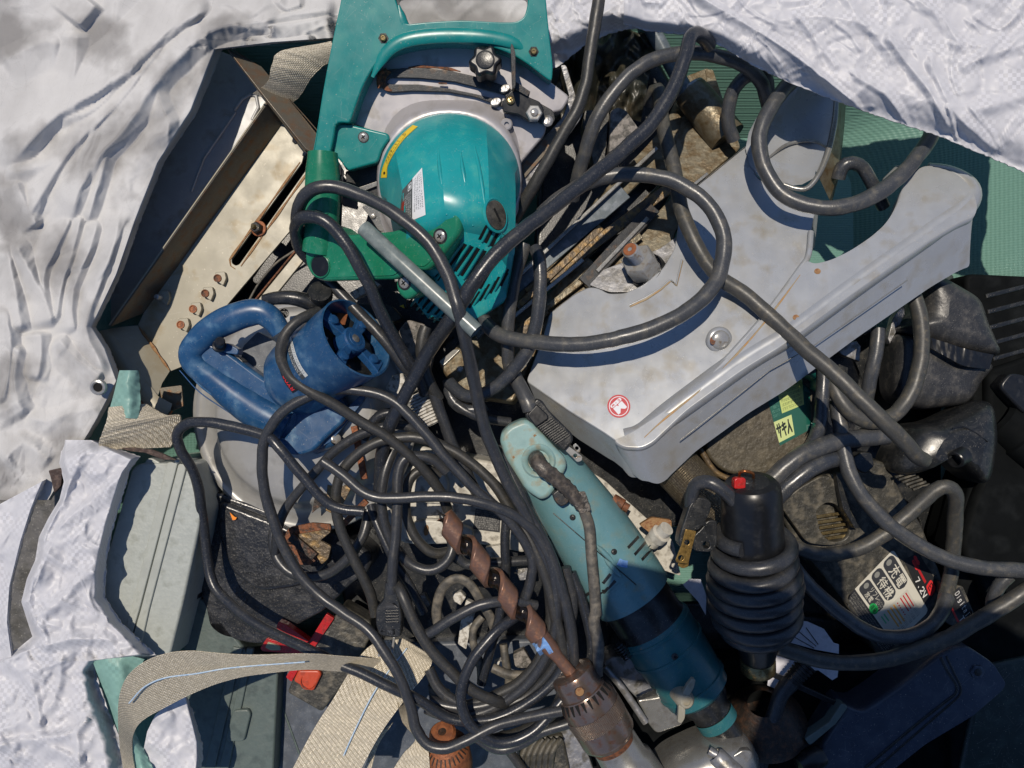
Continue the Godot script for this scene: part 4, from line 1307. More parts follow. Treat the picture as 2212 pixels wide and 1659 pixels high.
func green_saw():
	var t := thing("circular_saw", "teal circular saw with silver grey gear housing and slotted depth guide", "circular saw", W(960, 300, -60))
	var m := MB.new()
	# frame with the grip
	var outer := fil(q2(A2, [640, -110, 630, -10, 575, 250, 530, 480, 490, 700, 452, 950, 420, 1120, 425, 1180, 540, 1160, 575, 1010, 592, 885, 690, 893, 706, 862, 740, 760, 790, 620, 870, 480, 965, 390, 1100, 342, 1300, 312, 1500, 312, 1700, 332, 1860, 385, 2000, 472, 2100, 552, 2163, 598, 2172, 480, 2150, 300, 2130, 100, 2112, -110], 70), 18, 3)
	var hole := fil(q2(A2, [1010, -60, 1050, 60, 1072, 140, 1112, 172, 1250, 157, 1500, 142, 1800, 158, 1905, 156, 1962, 120, 1986, 40, 1990, -60], 70), 16, 3)
	slab(m, outer, 62, 9, [hole], Vector3.ZERO, -1, true, 5)
	var frame := obj("frame", m, "teal", t)
	m = MB.new()   # the raised arch over the housing
	tube(m, cat(q(A2, [860, 560, 66, 930, 420, 68, 1020, 330, 70, 1130, 285, 71, 1300, 262, 72, 1500, 258, 72, 1700, 270, 72, 1880, 310, 70, 2000, 380, 66])), [4, 13, 15, 15, 15, 14, 13, 4], 12, 0.45)
	obj("arch_rib", m, "teal", frame)
	m = MB.new()   # the step at the grip's foot
	tube(m, cat(q(A2, [1050, 40, 64, 1075, 150, 66, 1100, 230, 64, 1050, 290, 60])), [3, 10, 11, 4], 10, 0.5)
	obj("step_rib", m, "teal", frame)
	for p in [[940, 278], [2030, 375]]:
		var h := on(frame, A2, p[0], p[1])
		m = MB.new()
		lathe(m, h[0] - h[1] * 1.0 * S, h[0] + h[1], [0, 10.5, 2.0, 10.5, 2.0, 0], 6, true)
		var rec := obj("bolt_recess", m, "black_plastic", frame)
		m = MB.new()
		lathe(m, h[0], h[0] + h[1], [0, 7, 5, 6.5, 7, 4.5, 7, 2.5, 5, 2.2, 5, 0], 18)
		obj("bolt", m, "brass_bolt", rec)
	m = MB.new()
	slab(m, fil(q2(A2, [592, 890, 700, 902, 970, 967, 988, 1005, 930, 1085, 900, 1180, 672, 1244, 640, 1185, 562, 1100, 572, 1000], 52), 8), 34, 5)
	var cover := obj("front_cover", m, "teal", t)
	m = MB.new()
	var hh := on(cover, A2, 795, 996)
	lathe(m, hh[0] + hh[1] * 0.4 * S, hh[0] + hh[1], [0, 11.5, 0.3, 11.5, 0.3, 0], 20)
	obj("screw_recess", m, "black_plastic", cover)
	screw(cover, hh, 9.5)
	# gear housing
	m = MB.new()
	var ho := fil(q2(A2, [690, 898, 740, 760, 790, 622, 870, 482, 960, 392, 1100, 345, 1300, 314, 1500, 314, 1700, 334, 1860, 388, 2000, 470, 2165, 600, 2298, 702, 2235, 806, 2175, 815, 2130, 830, 2115, 975, 1930, 1192, 1900, 1350, 1000, 1520, 905, 1300, 925, 1110, 985, 1000], 18), 10, 3)
	slab(m, ho, 60, 8, [], Vector3.ZERO, -1, true, 5)
	var house := obj("gear_housing", m, "housing_grey", t)
	m = MB.new()   # swelling round the motor seat
	var rr := []
	for e in [[640, 625, 17], [600, 585, 26], [560, 545, 40], [530, 510, 46], [505, 480, 44]]:
		var ring := PackedVector3Array()
		for k in 48:
			var a := TAU * k / 48
			var fx: float = 1.0 - 0.06 * cos(4 * a) * (e[0] - 505) / 135.0
			ring.append(at(A2, 1420 + cos(a) * e[0] * fx * (0.86 if e[0] > 560 else 0.97), 1310 + sin(a) * e[1] * fx, e[2]))
		rr.append(ring)
	loft(m, rr, false, false)
	obj("motor_seat", m, "housing_grey", t)
	m = MB.new()
	lathe(m, at(A2, 1830, 905, 18), at(A2, 1838, 898, 60), [0, 13, 20, 12.5, 22, 10, 22, 5, 17, 5, 17, 0], 24)
	obj("boss", m, "housing_grey", house)
	# depth guide: the slotted arc plate with its levers
	m = MB.new()
	var arc := fil(q2(A2, [905, 590, 915, 535, 960, 505, 1080, 494, 1200, 492, 1400, 508, 1600, 552, 1800, 615, 1960, 690, 2060, 740, 2170, 800, 2190, 870, 2150, 910, 2100, 905, 1990, 850, 1900, 810, 1780, 765, 1600, 702, 1400, 666, 1150, 660, 985, 672, 930, 645], 27), 6, 3)
	var inner := fil(q2(A2, [955, 590, 985, 562, 1200, 567, 1450, 592, 1650, 642, 1830, 690, 1815, 735, 1600, 680, 1400, 640, 1200, 612, 985, 612], 27), 5, 3)
	slab(m, arc, 8, 1.2, [inner])
	var guide := obj("depth_guide", m, "steel_dark", t)
	m = MB.new()
	tube(m, cat(q2(A2, [910, 640, 902, 585, 915, 535, 965, 503], 28)), 4, 8, 0.3)
	tube(m, cat(q2(A2, [1120, 490, 1220, 484, 1400, 498, 1500, 520], 26.5)), [1.5, 3.0, 2.0, 3.4, 1.2], 8, 0.3)
	tube(m, cat(q2(A2, [1340, 604, 1400, 606], 28)), 2, 6, 0.3)
	obj("rust_patch", m, "rust", guide)
	m = MB.new()
	slab(m, fil(q2(A2, [910, 590, 925, 535, 975, 512, 1000, 520, 960, 560, 950, 600, 985, 640, 1010, 662, 960, 660, 925, 635], 28.2), 5), 1.5)
	obj("rust_patch", m, "rust", guide)
	for p in [[1820, 640], [1755, 737]]:
		m = MB.new()
		slab(m, circ(at(A2, p[0], p[1], 33), 12, 18, 0.7, 0.4), 6, 2)
		obj("guide_pad", m, "alu_matt", guide)
	# knob
	m = MB.new()
	var star := PackedVector3Array()
	var kc := at(A2, 1678, 435, 84)
	for k in 72:
		var a := TAU * k / 72
		star.append(kc + Vector3(cos(a), 0, sin(a)) * (29.5 + 3.6 * cos(6 * a + .5)) * S)
	slab(m, star, 34, 7, [], Vector3.ZERO, -1, true, 5)
	var knob := obj("clamp_knob", m, "black_gloss", t)
	m = MB.new()
	lathe(m, kc - Vector3(0, 1, 0) * S, kc + Vector3.UP, [0, 19, 2.2, 19, 3.2, 17.5, 2.4, 15, 2.2, 0], 32)
	obj("knob_cap", m, "black_plastic", knob)
	m = MB.new()
	lathe(m, at(A2, 1695, 470, 20), kc, [0, 8, 34, 8], 16)
	obj("knob_stem", m, "steel_dark", knob)
	# lever and clamp
	m = MB.new()
	slab(m, fil(q2(A2, [1862, 335, 1870, 312, 1882, 330, 1898, 385, 1900, 610, 1892, 645, 1874, 635], 104), 3), 66, 1.2)
	var lever := obj("depth_lever", m, "steel_dark", t)
	m = MB.new()
	slab(m, fil(q2(A2, [1800, 745, 1850, 672, 1896, 632, 2008, 668, 1990, 702, 2076, 738, 2106, 792, 2082, 868, 2000, 884, 1920, 832, 1808, 812], 56), 5), 26, 2.5)
	obj("clamp_plate", m, "black_gloss", lever)
	m = MB.new()
	slab(m, q2(A2, [1890, 600, 1905, 595, 2006, 665, 1985, 700, 1895, 650], 62), 5, 1)
	obj("clamp_wing", m, "steel_dark", lever)
	hexnut(lever, at(A2, 2030, 832, 55), Vector3(.05, 1, .05).normalized(), 17, 15, "steel", "nut", 0.5, "steel")
	screw(lever, [at(A2, 1862, 728, 57), Vector3.UP], 9, "brass_bolt")
	screw(guide, [at(A2, 2130, 878, 28), Vector3.UP], 12, "alu_matt", "rivet", false)
	# base plate edge
	m = MB.new()
	slab(m, fil(q2(A2, [2225, 470, 2265, 470, 2350, 745, 2400, 770, 2380, 850, 2135, 1200, 1945, 1490, 1920, 1300, 1935, 1195, 2115, 985, 2240, 850, 2290, 705], -30), 8), 10, 2)
	obj("base_plate", m, "alu_matt", t)
	m = MB.new()
	slab(m, q2(A2, [2120, 985, 2190, 935, 2310, 870, 2300, 905, 1960, 1300, 1945, 1200], -24), 5, 1)
	obj("base_rib", m, "edge_steel", t)
	# blade guard showing below the cover
	m = MB.new()
	slab(m, fil(q2(A2, [660, 1245, 905, 1175, 915, 1450, 760, 1470, 680, 1380], -10), 6), 8, 1)
	obj("guard_plate", m, "steel_dark", t)
	m = MB.new()
	slab(m, q2(A2, [745, 1365, 900, 1312, 905, 1345, 770, 1398], -2), 6, 1)
	slab(m, fil(q2(A2, [780, 1500, 830, 1480, 905, 1470, 1010, 1570, 1005, 1680, 985, 1720, 900, 1670, 830, 1560], 0), 5), 8, 1.5)
	var gd := obj("guard_edge", m, "alu", t)
	screw(gd, [at(A2, 865, 1567, 1), Vector3.UP], 6.5)
	# motor
	m = MB.new()
	var mr := [[1420, 1310, 513, 490, 12, 0], [1420, 1310, 513, 490, 44, 0], [1421, 1316, 508, 484, 56, -4], [1428, 1350, 470, 436, 92, -24], [1440, 1450, 456, 430, 124, -44], [1455, 1600, 442, 426, 146, -60], [1466, 1800, 428, 418, 162, -74], [1473, 1930, 416, 408, 166, -84], [1478, 1990, 384, 374, 150, -86], [1480, 2006, 350, 340, 140, -86]]
	for f in 8:
		var g := []
		for r in mr:
			var row := PackedVector3Array()
			for k in 9:
				var a := -1.78 + PI / 4 * (f + k / 8.0)
				var oc: float = lerpf(1.0, cos(PI / 8) / cos(PI / 4 * (k / 8.0 - 0.5)) * 1.03, 0.92 * clampf((r[1] - 1316) / 60.0, 0, 1))
				row.append(at(A2, r[0] + cos(a) * r[2] * oc, r[1] + sin(a) * r[3] * oc, r[4] + r[5] * sin(a)))
			g.append(row)
		skin(m, g)
	var ec := at(A2, 1480, 2006, 146)
	for k in 64:
		var p0 := -1.78 + TAU * k / 64; var p1 := -1.78 + TAU * (k + 1) / 64
		var e0: float = lerpf(1.0, cos(PI / 8) / cos(fposmod(TAU * k / 64, PI / 4) - PI / 8) * 1.03, 0.92)
		var e1: float = lerpf(1.0, cos(PI / 8) / cos(fposmod(TAU * (k + 1) / 64, PI / 4) - PI / 8) * 1.03, 0.92)
		var un := Vector3(0, 0.85, 0.5)
		m.tri(ec, at(A2, 1480 + cos(p0) * 350 * e0, 2006 + sin(p0) * 340 * e0, 140 - 86 * sin(p0)), at(A2, 1480 + cos(p1) * 350 * e1, 2006 + sin(p1) * 340 * e1, 140 - 86 * sin(p1)), un, un, un)
	outward(m, 0, at(A2, 1450, 1750, 0))
	var motor := obj("motor_housing", m, "teal_motor", t)
	m = MB.new()   # raised panels of the casing
	for p in [[1340, 1080, 1350, 1240, 1400, 1560], [1500, 1105, 1520, 1260, 1590, 1640], [1600, 1060, 1640, 1260, 1680, 1520]]:
		var pts := PackedVector3Array()
		for i in range(0, 6, 2): pts.append(on(motor, A2, p[i], p[i + 1])[0])
		tube(m, cat(pts), [1.5, 4, 4, 2], 8)
	obj("casing_rib", m, "teal_motor", motor)
	var im := Image.create(256, 40, false, Image.FORMAT_RGB8)
	im.fill(C("e3c12c"))
	im.fill_rect(Rect2i(4, 3, 248, 1), C("2a2513"))
	im.fill_rect(Rect2i(4, 36, 248, 1), C("2a2513"))
	write(im, "クラッチ-1185", 60, 6, 14, 18, 2.2, C("2a2513"))
	scribble(im, 64, 26, 130, 1, 8, C("2a2513"))
	oval(im, 20, 20, 7, 7, C("2a2513"))
	m = MB.new()
	strip(m, motor, A2, [945, 1290, 955, 1215, 1000, 1110, 1070, 1010, 1125, 955, 1172, 915], 92, 22, 0.9)
	obj("yellow_label", m, printed("yellow_label", im), motor)
	im = Image.create(160, 128, false, Image.FORMAT_RGB8)
	im.fill(C("d8dadb"))
	im.fill_rect(Rect2i(0, 62, 160, 66), C("4a4d4c"))
	scribble(im, 10, 8, 120, 5, 10, C("3c3f44"))
	scribble(im, 44, 70, 100, 5, 10, C("c8cccb"))
	im.fill_rect(Rect2i(8, 68, 26, 22), C("d8dadb"))
	im.fill_rect(Rect2i(11, 71, 20, 16), C("2e3130"))
	im.fill_rect(Rect2i(15, 74, 12, 10), C("d8dadb"))
	im.fill_rect(Rect2i(60, 108, 100, 14), C("8d2f26"))
	m = MB.new()
	patch(m, motor, A2, [1222, 1218, 1248, 1560, 1052, 1640, 1080, 1380], 10, 8, 0.9)
	obj("name_plate", m, printed("name_plate", im), motor)
	# brush cap
	var bh := on(motor, A2, 1755, 1562)
	m = MB.new()
	lathe(m, bh[0] - bh[1] * 2 * S, bh[0] + bh[1], [0, 34, 3, 34, 4, 31, 2.5, 29, 2.5, 0], 32)
	obj("brush_ring", m, "teal_motor", motor)
	m = MB.new()
	lathe(m, bh[0], bh[0] + bh[1], [0, 28, 2.5, 28, 3.5, 25, 3.5, 0], 32)
	var cap := obj("brush_cap", m, "black_dusty", motor)
	m = MB.new()
	var sd: Vector3 = bh[1].cross(Vector3(0.75, 0, 0.6)).normalized()
	var st: Vector3 = bh[1].cross(sd)
	var sc: Vector3 = bh[0] + bh[1] * 4.2 * S
	slab(m, PackedVector3Array([sc - st * 14 * S - sd * 2.6 * S, sc + st * 14 * S - sd * 2.6 * S, sc + st * 14 * S + sd * 2.6 * S, sc - st * 14 * S + sd * 2.6 * S]), 1)
	obj("cap_slot", m, "black_gap", cap)
	# cooling slots: black strips on the casing that stand for dark openings, between raised bars
	for gr in [[7, 1490, 280, 1370, 430, 1775, 375, 1640, 620], [7, 1215, 615, 1125, 725, 1450, 800, 1370, 900], [5, 1690, 160, 1636, 262, 1858, 252, 1812, 362], [3, 1290, 560, 1210, 640, 1390, 470, 1330, 560], [4, 1640, 640, 1560, 760, 1850, 480, 1790, 600]]:
		for i in gr[0]:
			var f: float = float(i) / (gr[0] - 1)
			var x0 := lerpf(gr[1], gr[5], f); var y0 := lerpf(gr[2], gr[6], f); var x1 := lerpf(gr[3], gr[7], f); var y1 := lerpf(gr[4], gr[8], f)
			m = MB.new()
			strip(m, motor, B2, [x0, y0, (x0 + x1) / 2, (y0 + y1) / 2, x1, y1], 20, 5, 0.5)
			obj("cooling_slot", m, "black_gap", motor)
			if i == 0: continue
			var g0: float = (float(i) - 0.5) / (gr[0] - 1)
			m = MB.new()
			var pts := PackedVector3Array()
			for k in 4:
				var tt := lerpf(-0.04, 1.04, k / 3.0)
				pts.append(on(motor, B2, lerpf(lerpf(gr[1], gr[5], g0), lerpf(gr[3], gr[7], g0), tt), lerpf(lerpf(gr[2], gr[6], g0), lerpf(gr[4], gr[8], g0), tt))[0])
			tube(m, pts, [2.4, 3.4, 3.4, 2.4], 8)
			obj("cooling_bar", m, "teal_motor", motor)
	# side handle
	m = MB.new()
	tube(m, cat(q(A2, [500, 1110, 100, 500, 1250, 104, 496, 1500, 108, 488, 1700, 110, 478, 1830, 108])), [30, 35, 36, 36, 36], 28)
	var grip := obj("side_grip", m, "green_handle", t)
	m = MB.new()
	strip(m, grip, A2, [402, 1530, 490, 1560, 588, 1535], 55, 10, 0.6)
	obj("grip_band", m, "black_gloss", grip)
	m = MB.new()
	for yy in [1200, 1300, 1400, 1500, 1590]: slab(m, q2(A2, [616, yy, 634, yy, 634, yy + 70, 612, yy + 70], 104), 3)
	slab(m, q2(A2, [600, 1150, 650, 1240, 630, 1659, 590, 1659], 100), 6)
	obj("grip_slots", m, "black_gloss", grip)
	lean(0.4, -0.2, 690, 330)
	m = MB.new()
	var arm := fil(q2(B2, [358, 330, 372, 210, 460, 150, 590, 190, 640, 232, 1000, 206, 1180, 132, 1340, 42, 1430, 34, 1484, 64, 1492, 212, 1400, 332, 1352, 392, 1250, 500, 1120, 470, 1040, 556, 800, 562, 500, 572, 420, 545, 366, 455], 128), 14, 3)
	slab(m, arm, 60, 15, [], Vector3.ZERO, -1, true, 6)
	var armo := obj("handle_arm", m, "green_handle", t)
	m = MB.new()
	slab(m, fil(q2(B2, [1036, 540, 1090, 480, 1150, 500, 1225, 602, 1182, 664, 1104, 712, 1042, 662, 1022, 592], 112), 10), 60, 9, [], Vector3.ZERO, -1, true, 5)
	var lug := obj("handle_lug", m, "green_handle", t)
	m = MB.new()
	var sh := on(armo, B2, 482, 456)
	var hc: Vector3 = sh[0]
	lathe(m, hc, hc + sh[1], [-14, 8, -6, 17, 1.5, 21.5, 3.5, 23, 2.5, 24.5, 0, 24.5], 36)
	obj("socket_rim", m, "green_handle", armo)
	m = MB.new()
	lathe(m, hc, hc + sh[1], [1.6, 22.4, 1.4, 0], 36)
	obj("socket", m, "black_gloss", armo)
	for s in [[armo, 1352, 240], [lug, 1092, 578]]:
		var h := on(s[0], B2, s[1], s[2])
		m = MB.new()
		lathe(m, h[0] - h[1] * 1 * S, h[0] + h[1], [0, 15, 1.4, 15, 1.4, 0], 24)
		obj("screw_recess", m, "black_plastic", s[0])
		screw(s[0], h, 11)

func blue_saw():
	var t := thing("blue_power_saw", "blue circular saw with loop handle and worn silver blade guard", "circular saw", W(600, 850, -120))
	var m := MB.new()
	var cen := W(652, 905, -118)
	lathe(m, cen, cen + Vector3(-0.12, 1, 0.1), [-20, 266, -6, 270, 2, 266, 4, 259, 0, 254, -2, 246, 4, 226, 8, 214, 22, 200, 40, 190, 46, 180, 50, 150, 52, 40, 52, 0], 96, false, 0, TAU, 0.6)
	var guard := obj("blade_guard", m, "guard_alu", t)
	m = MB.new()
	var pth := cat(q(B1, [2040, 930, 22, 1960, 830, 30, 1860, 790, 34, 1700, 830, 34, 1540, 910, 30, 1430, 1010, 24, 1385, 1090, 20, 1420, 1180, 14, 1560, 1290, 6, 1740, 1430, 0, 1920, 1550, -6, 2080, 1630, -10]), false, 6)
	tube(m, pth, [22, 26, 29, 30, 28, 26, 26, 29, 34, 38, 40, 38], 28, 0.8)
	var handle := obj("loop_handle", m, "blue_plastic", t)
	m = MB.new()
	slab(m, fil(q2(V, [500, 862, 556, 832, 600, 806, 640, 770, 668, 790, 735, 858, 752, 888, 742, 912, 700, 950, 678, 975, 640, 986, 600, 978, 560, 948, 520, 905], -2), 14), 60, 22, [], Vector3.ZERO, -1, true, 7)
	var body := obj("lower_body", m, "blue_plastic", t)
	m = MB.new()   # broad lower limb of the grip
	slab(m, fil(q(V, [386, 772, 26, 404, 812, 24, 430, 840, 20, 480, 876, 14, 552, 922, 6, 618, 958, 0, 650, 900, 0, 612, 846, 4, 560, 812, 12, 486, 757, 24, 446, 738, 30, 404, 742, 30]), 14), 44, 20, [], Vector3.ZERO, -1, true, 7)
	obj("grip_limb", m, "blue_plastic", t)
	m = MB.new()
	tube(m, cat(q(V, [388, 800, 10, 430, 846, 4, 480, 881, -2, 552, 927, -10, 612, 962, -16])), 1.4, 6)
	obj("mould_seam", m, "blue_fan", t)
	m = MB.new()
	slab(m, fil(q2(C2, [640, 220, 800, 80, 840, 40, 790, 150, 560, 440, 430, 510, 400, 500], -28), 8), 40, 5)
	obj("foot_bracket", m, "blue_plastic", t)
	m = MB.new()
	lathe(m, at(C2, 585, 425, -40), at(C2, 490, 470, -60), [0, 14, 60, 14, 66, 10], 24)
	obj("pivot", m, "blue_plastic", t)
	m = MB.new()
	lathe(m, at(C2, 590, 422, -38), at(C2, 620, 410, -10), [0, 11, 8, 11, 10, 8, 10, 0], 20)
	obj("pivot_screw", m, "steel", t)
	# motor can with its fan seen through the open end
	m = MB.new()
	var a := W(640, 822, -28); var b := W(770, 730, 76)
	var z := (b - a).normalized()
	var ln := (b - a).length() / S
	lathe(m, a, b, [-30, 62, 0, 82, 20, 86, ln - 6, 89, ln + 1, 90, ln + 2, 86, ln - 4, 84, ln - 40, 82], 64)
	var can := obj("motor_housing", m, "blue_plastic", t)
	m = MB.new()
	lathe(m, a, b, [ln - 40, 82, ln - 42, 0], 40)
	obj("motor_cavity", m, "black_plastic", can)
	m = MB.new()
	lathe(m, a, b, [ln - 38, 30, ln - 6, 28, ln - 3, 25, ln - 3, 17, ln - 2, 16, ln - 2, 0], 40)
	var hub := obj("bearing_cap", m, "blue_fan", can)
	m = MB.new()
	lathe(m, a, b, [ln - 3, 9, ln - 1, 9, ln, 7, ln, 3, ln + 1, 0], 24)
	obj("bearing", m, "alu_matt", hub)
	var x := z.cross(Vector3.UP).normalized(); var y := z.cross(x)
	for k in 4:
		var d := (x * cos(k * PI / 2 + 0.45) + y * sin(k * PI / 2 + 0.45))
		var s := z.cross(d)
		m = MB.new()
		var c: Vector3 = a + z * (ln - 10) * S
		slab(m, PackedVector3Array([c + (d * 24 - s * 9) * S, c + (d * 62 - s * 13) * S, c + (d * 82 - s * 18) * S, c + (d * 82 + s * 18) * S, c + (d * 62 + s * 13) * S, c + (d * 24 + s * 9) * S]), 16, 3)
		var arm := obj("bearing_arm", m, "blue_fan", can)
		m = MB.new()
		lathe(m, c + d * 58 * S, c + d * 58 * S + z, [-4, 11, 6, 10, 7, 7, 7, 0], 16)
		obj("arm_boss", m, "blue_fan", arm)
		m = MB.new()
		slab(m, PackedVector3Array([c + (d * 40 + s * 26 - z * 20) * S, c + (d * 74 + s * 34 - z * 20) * S, c + (d * 66 + s * 52 - z * 30) * S, c + (d * 36 + s * 44 - z * 30) * S]), 4, 1)
		obj("field_winding", m, "rust_orange" if k % 2 else "alu_matt", can)
	# brush holder
	m = MB.new()
	var ba := W(758, 806, 6)
	lathe(m, ba, ba + Vector3(0.25, 0.55, 0.62), [0, 24, 18, 23, 22, 20, 20, 16, 16, 16, 16, 0], 32)
	var bb := obj("brush_holder", m, "blue_plastic", t)
	m = MB.new()
	lathe(m, ba, ba + Vector3(0.25, 0.55, 0.62), [15, 15, 19, 14, 19.5, 0], 24)
	obj("brush_cap", m, "black_dusty", bb)
	# plates
	var im := Image.create(192, 64, false, Image.FORMAT_RGB8)
	im.fill(C("3b3e40"))
	im.fill_rect(Rect2i(0, 34, 192, 30), C("b9bdbc"))
	scribble(im, 10, 4, 120, 3, 9, C("c4c8c8"))
	write(im, "110", 100, 40, 10, 15, 1.6, C("33363a")); scribble(im, 8, 40, 84, 2, 10, C("4a4d50"))
	m = MB.new()
	strip(m, can, B2, [372, 1265, 325, 1200, 285, 1110, 262, 1010, 258, 930], 62, 18, 0.8)
	obj("name_plate", m, printed("saw_plate", im), can)
	im = Image.create(160, 64, false, Image.FORMAT_RGB8)
	im.fill(C("1b1a1c"))
	write(im, "RYOBI", 12, 8, 22, 26, 4.5, C("cf2a2e"), 1.25)
	write(im, "W-1700D", 30, 42, 13, 14, 2.0, C("c8c8c8"), 1.25)
	m = MB.new()
	strip(m, can, B2, [305, 1365, 255, 1300, 225, 1240, 212, 1195], 70, 14, 0.9)
	obj("brand_label", m, printed("brand_label", im), can)
	# trigger, lock pin, screw holes
	m = MB.new()
	slab(m, fil(q2(B1, [1560, 1050, 1640, 1010, 1730, 1060, 1725, 1100, 1640, 1090], 30), 6), 30, 5)
	obj("trigger_guard", m, "blue_plastic", t)
	m = MB.new()
	slab(m, fil(q2(B1, [1640, 1140, 1720, 1110, 1770, 1150, 1750, 1190, 1700, 1195], 6), 6), 30, 5)
	obj("trigger", m, "black_plastic", t)
	m = MB.new()
	var pa := at(B1, 1590, 1040, 36)
	lathe(m, pa, at(B1, 1600, 995, 66), [0, 14, 6, 14, 8, 10.5, 30, 10, 32, 8, 32, 0], 24)
	obj("lock_pin", m, "black_gloss", t)
	for p in [[1435, 1026, handle], [1903, 1450, body], [2062, 800, handle], [1560, 870, handle]]:
		var h := on(p[2], B1, p[0], p[1])
		m = MB.new()
		lathe(m, h[0] - h[1] * S, h[0] + h[1], [0, 10.5, 1.6, 10.5, 1.6, 9, 1.2, 0], 20)
		obj("screw_hole", m, "black_plastic", p[2])
	screw(t, on(body, B1, 1880, 1318), 9)
	# grey panel inside the loop
	m = MB.new()
	slab(m, fil(q2(B1, [1760, 1040, 1870, 930, 2010, 1010, 2030, 1180, 1740, 1200], -50), 6), 10, 2)
	slab(m, fil(q2(B1, [1700, 1190, 2000, 1180, 1880, 1300, 1790, 1310], -42), 6), 10, 2)
	obj("inner_panel", m, "board", t)
	# rubber boot and lead of the handle
	m = MB.new()
	tube(m, cat(q(B2, [80, 705, 26, 150, 690, 32, 250, 685, 36, 350, 702, 34, 430, 735, 26, 470, 770, 14])), [13, 14, 15, 16, 17, 16], 16)
	lathe(m, at(B2, 480, 690, 14), at(B2, 478, 640, 40), [0, 25, 14, 27, 30, 24, 30, 0], 24)
	obj("cable_boot", m, "black_plastic", t)
	# rusted base
	m = MB.new()
	slab(m, fil(q2(C2, [200, 1130, 260, 1062, 420, 1030, 555, 1040, 560, 1085, 490, 1150, 330, 1180, 230, 1180], -70), 5), 9, 2)
	slab(m, fil(q2(C2, [240, 1185, 320, 1200, 430, 1250, 470, 1290, 400, 1340, 330, 1335, 320, 1290], -74), 5), 9, 2)
	obj("base_quadrant", m, "rust", t)
	m = MB.new()
	slab(m, fil(q2(C2, [310, 1115, 520, 1080, 560, 1095, 480, 1160, 560, 1200, 540, 1290, 490, 1335, 440, 1250, 330, 1190], -62), 5), 9, 2)
	obj("base_plate", m, "alu_brown", t)
	m = MB.new()
	bar(m, at(C2, 640, 1050, -48), at(C2, 815, 872, -40), 14, 8, 2)
	obj("clamp_bar", m, "rust", t)
	m = MB.new()
	bar(m, at(C2, 725, 330, -40), at(C2, 800, 715, -50), 15, 7, 2)
	obj("base_edge", m, "rust_orange", t)
	m = MB.new()
	slab(m, q2(C2, [610, 560, 760, 410, 780, 640, 640, 900, 600, 980, 520, 940, 540, 640], -75), 6, 1)
	obj("base_web", m, "alu_brown", t)
	m = MB.new()
	slab(m, q2(C2, [460, 740, 540, 830, 620, 800, 470, 920, 420, 960], -80), 6, 1)
	bar(m, at(C2, 260, 1130, -52), at(C2, 440, 1280, -52), 20, 8, 2)
	obj("base_link", m, "dark_rust", t)
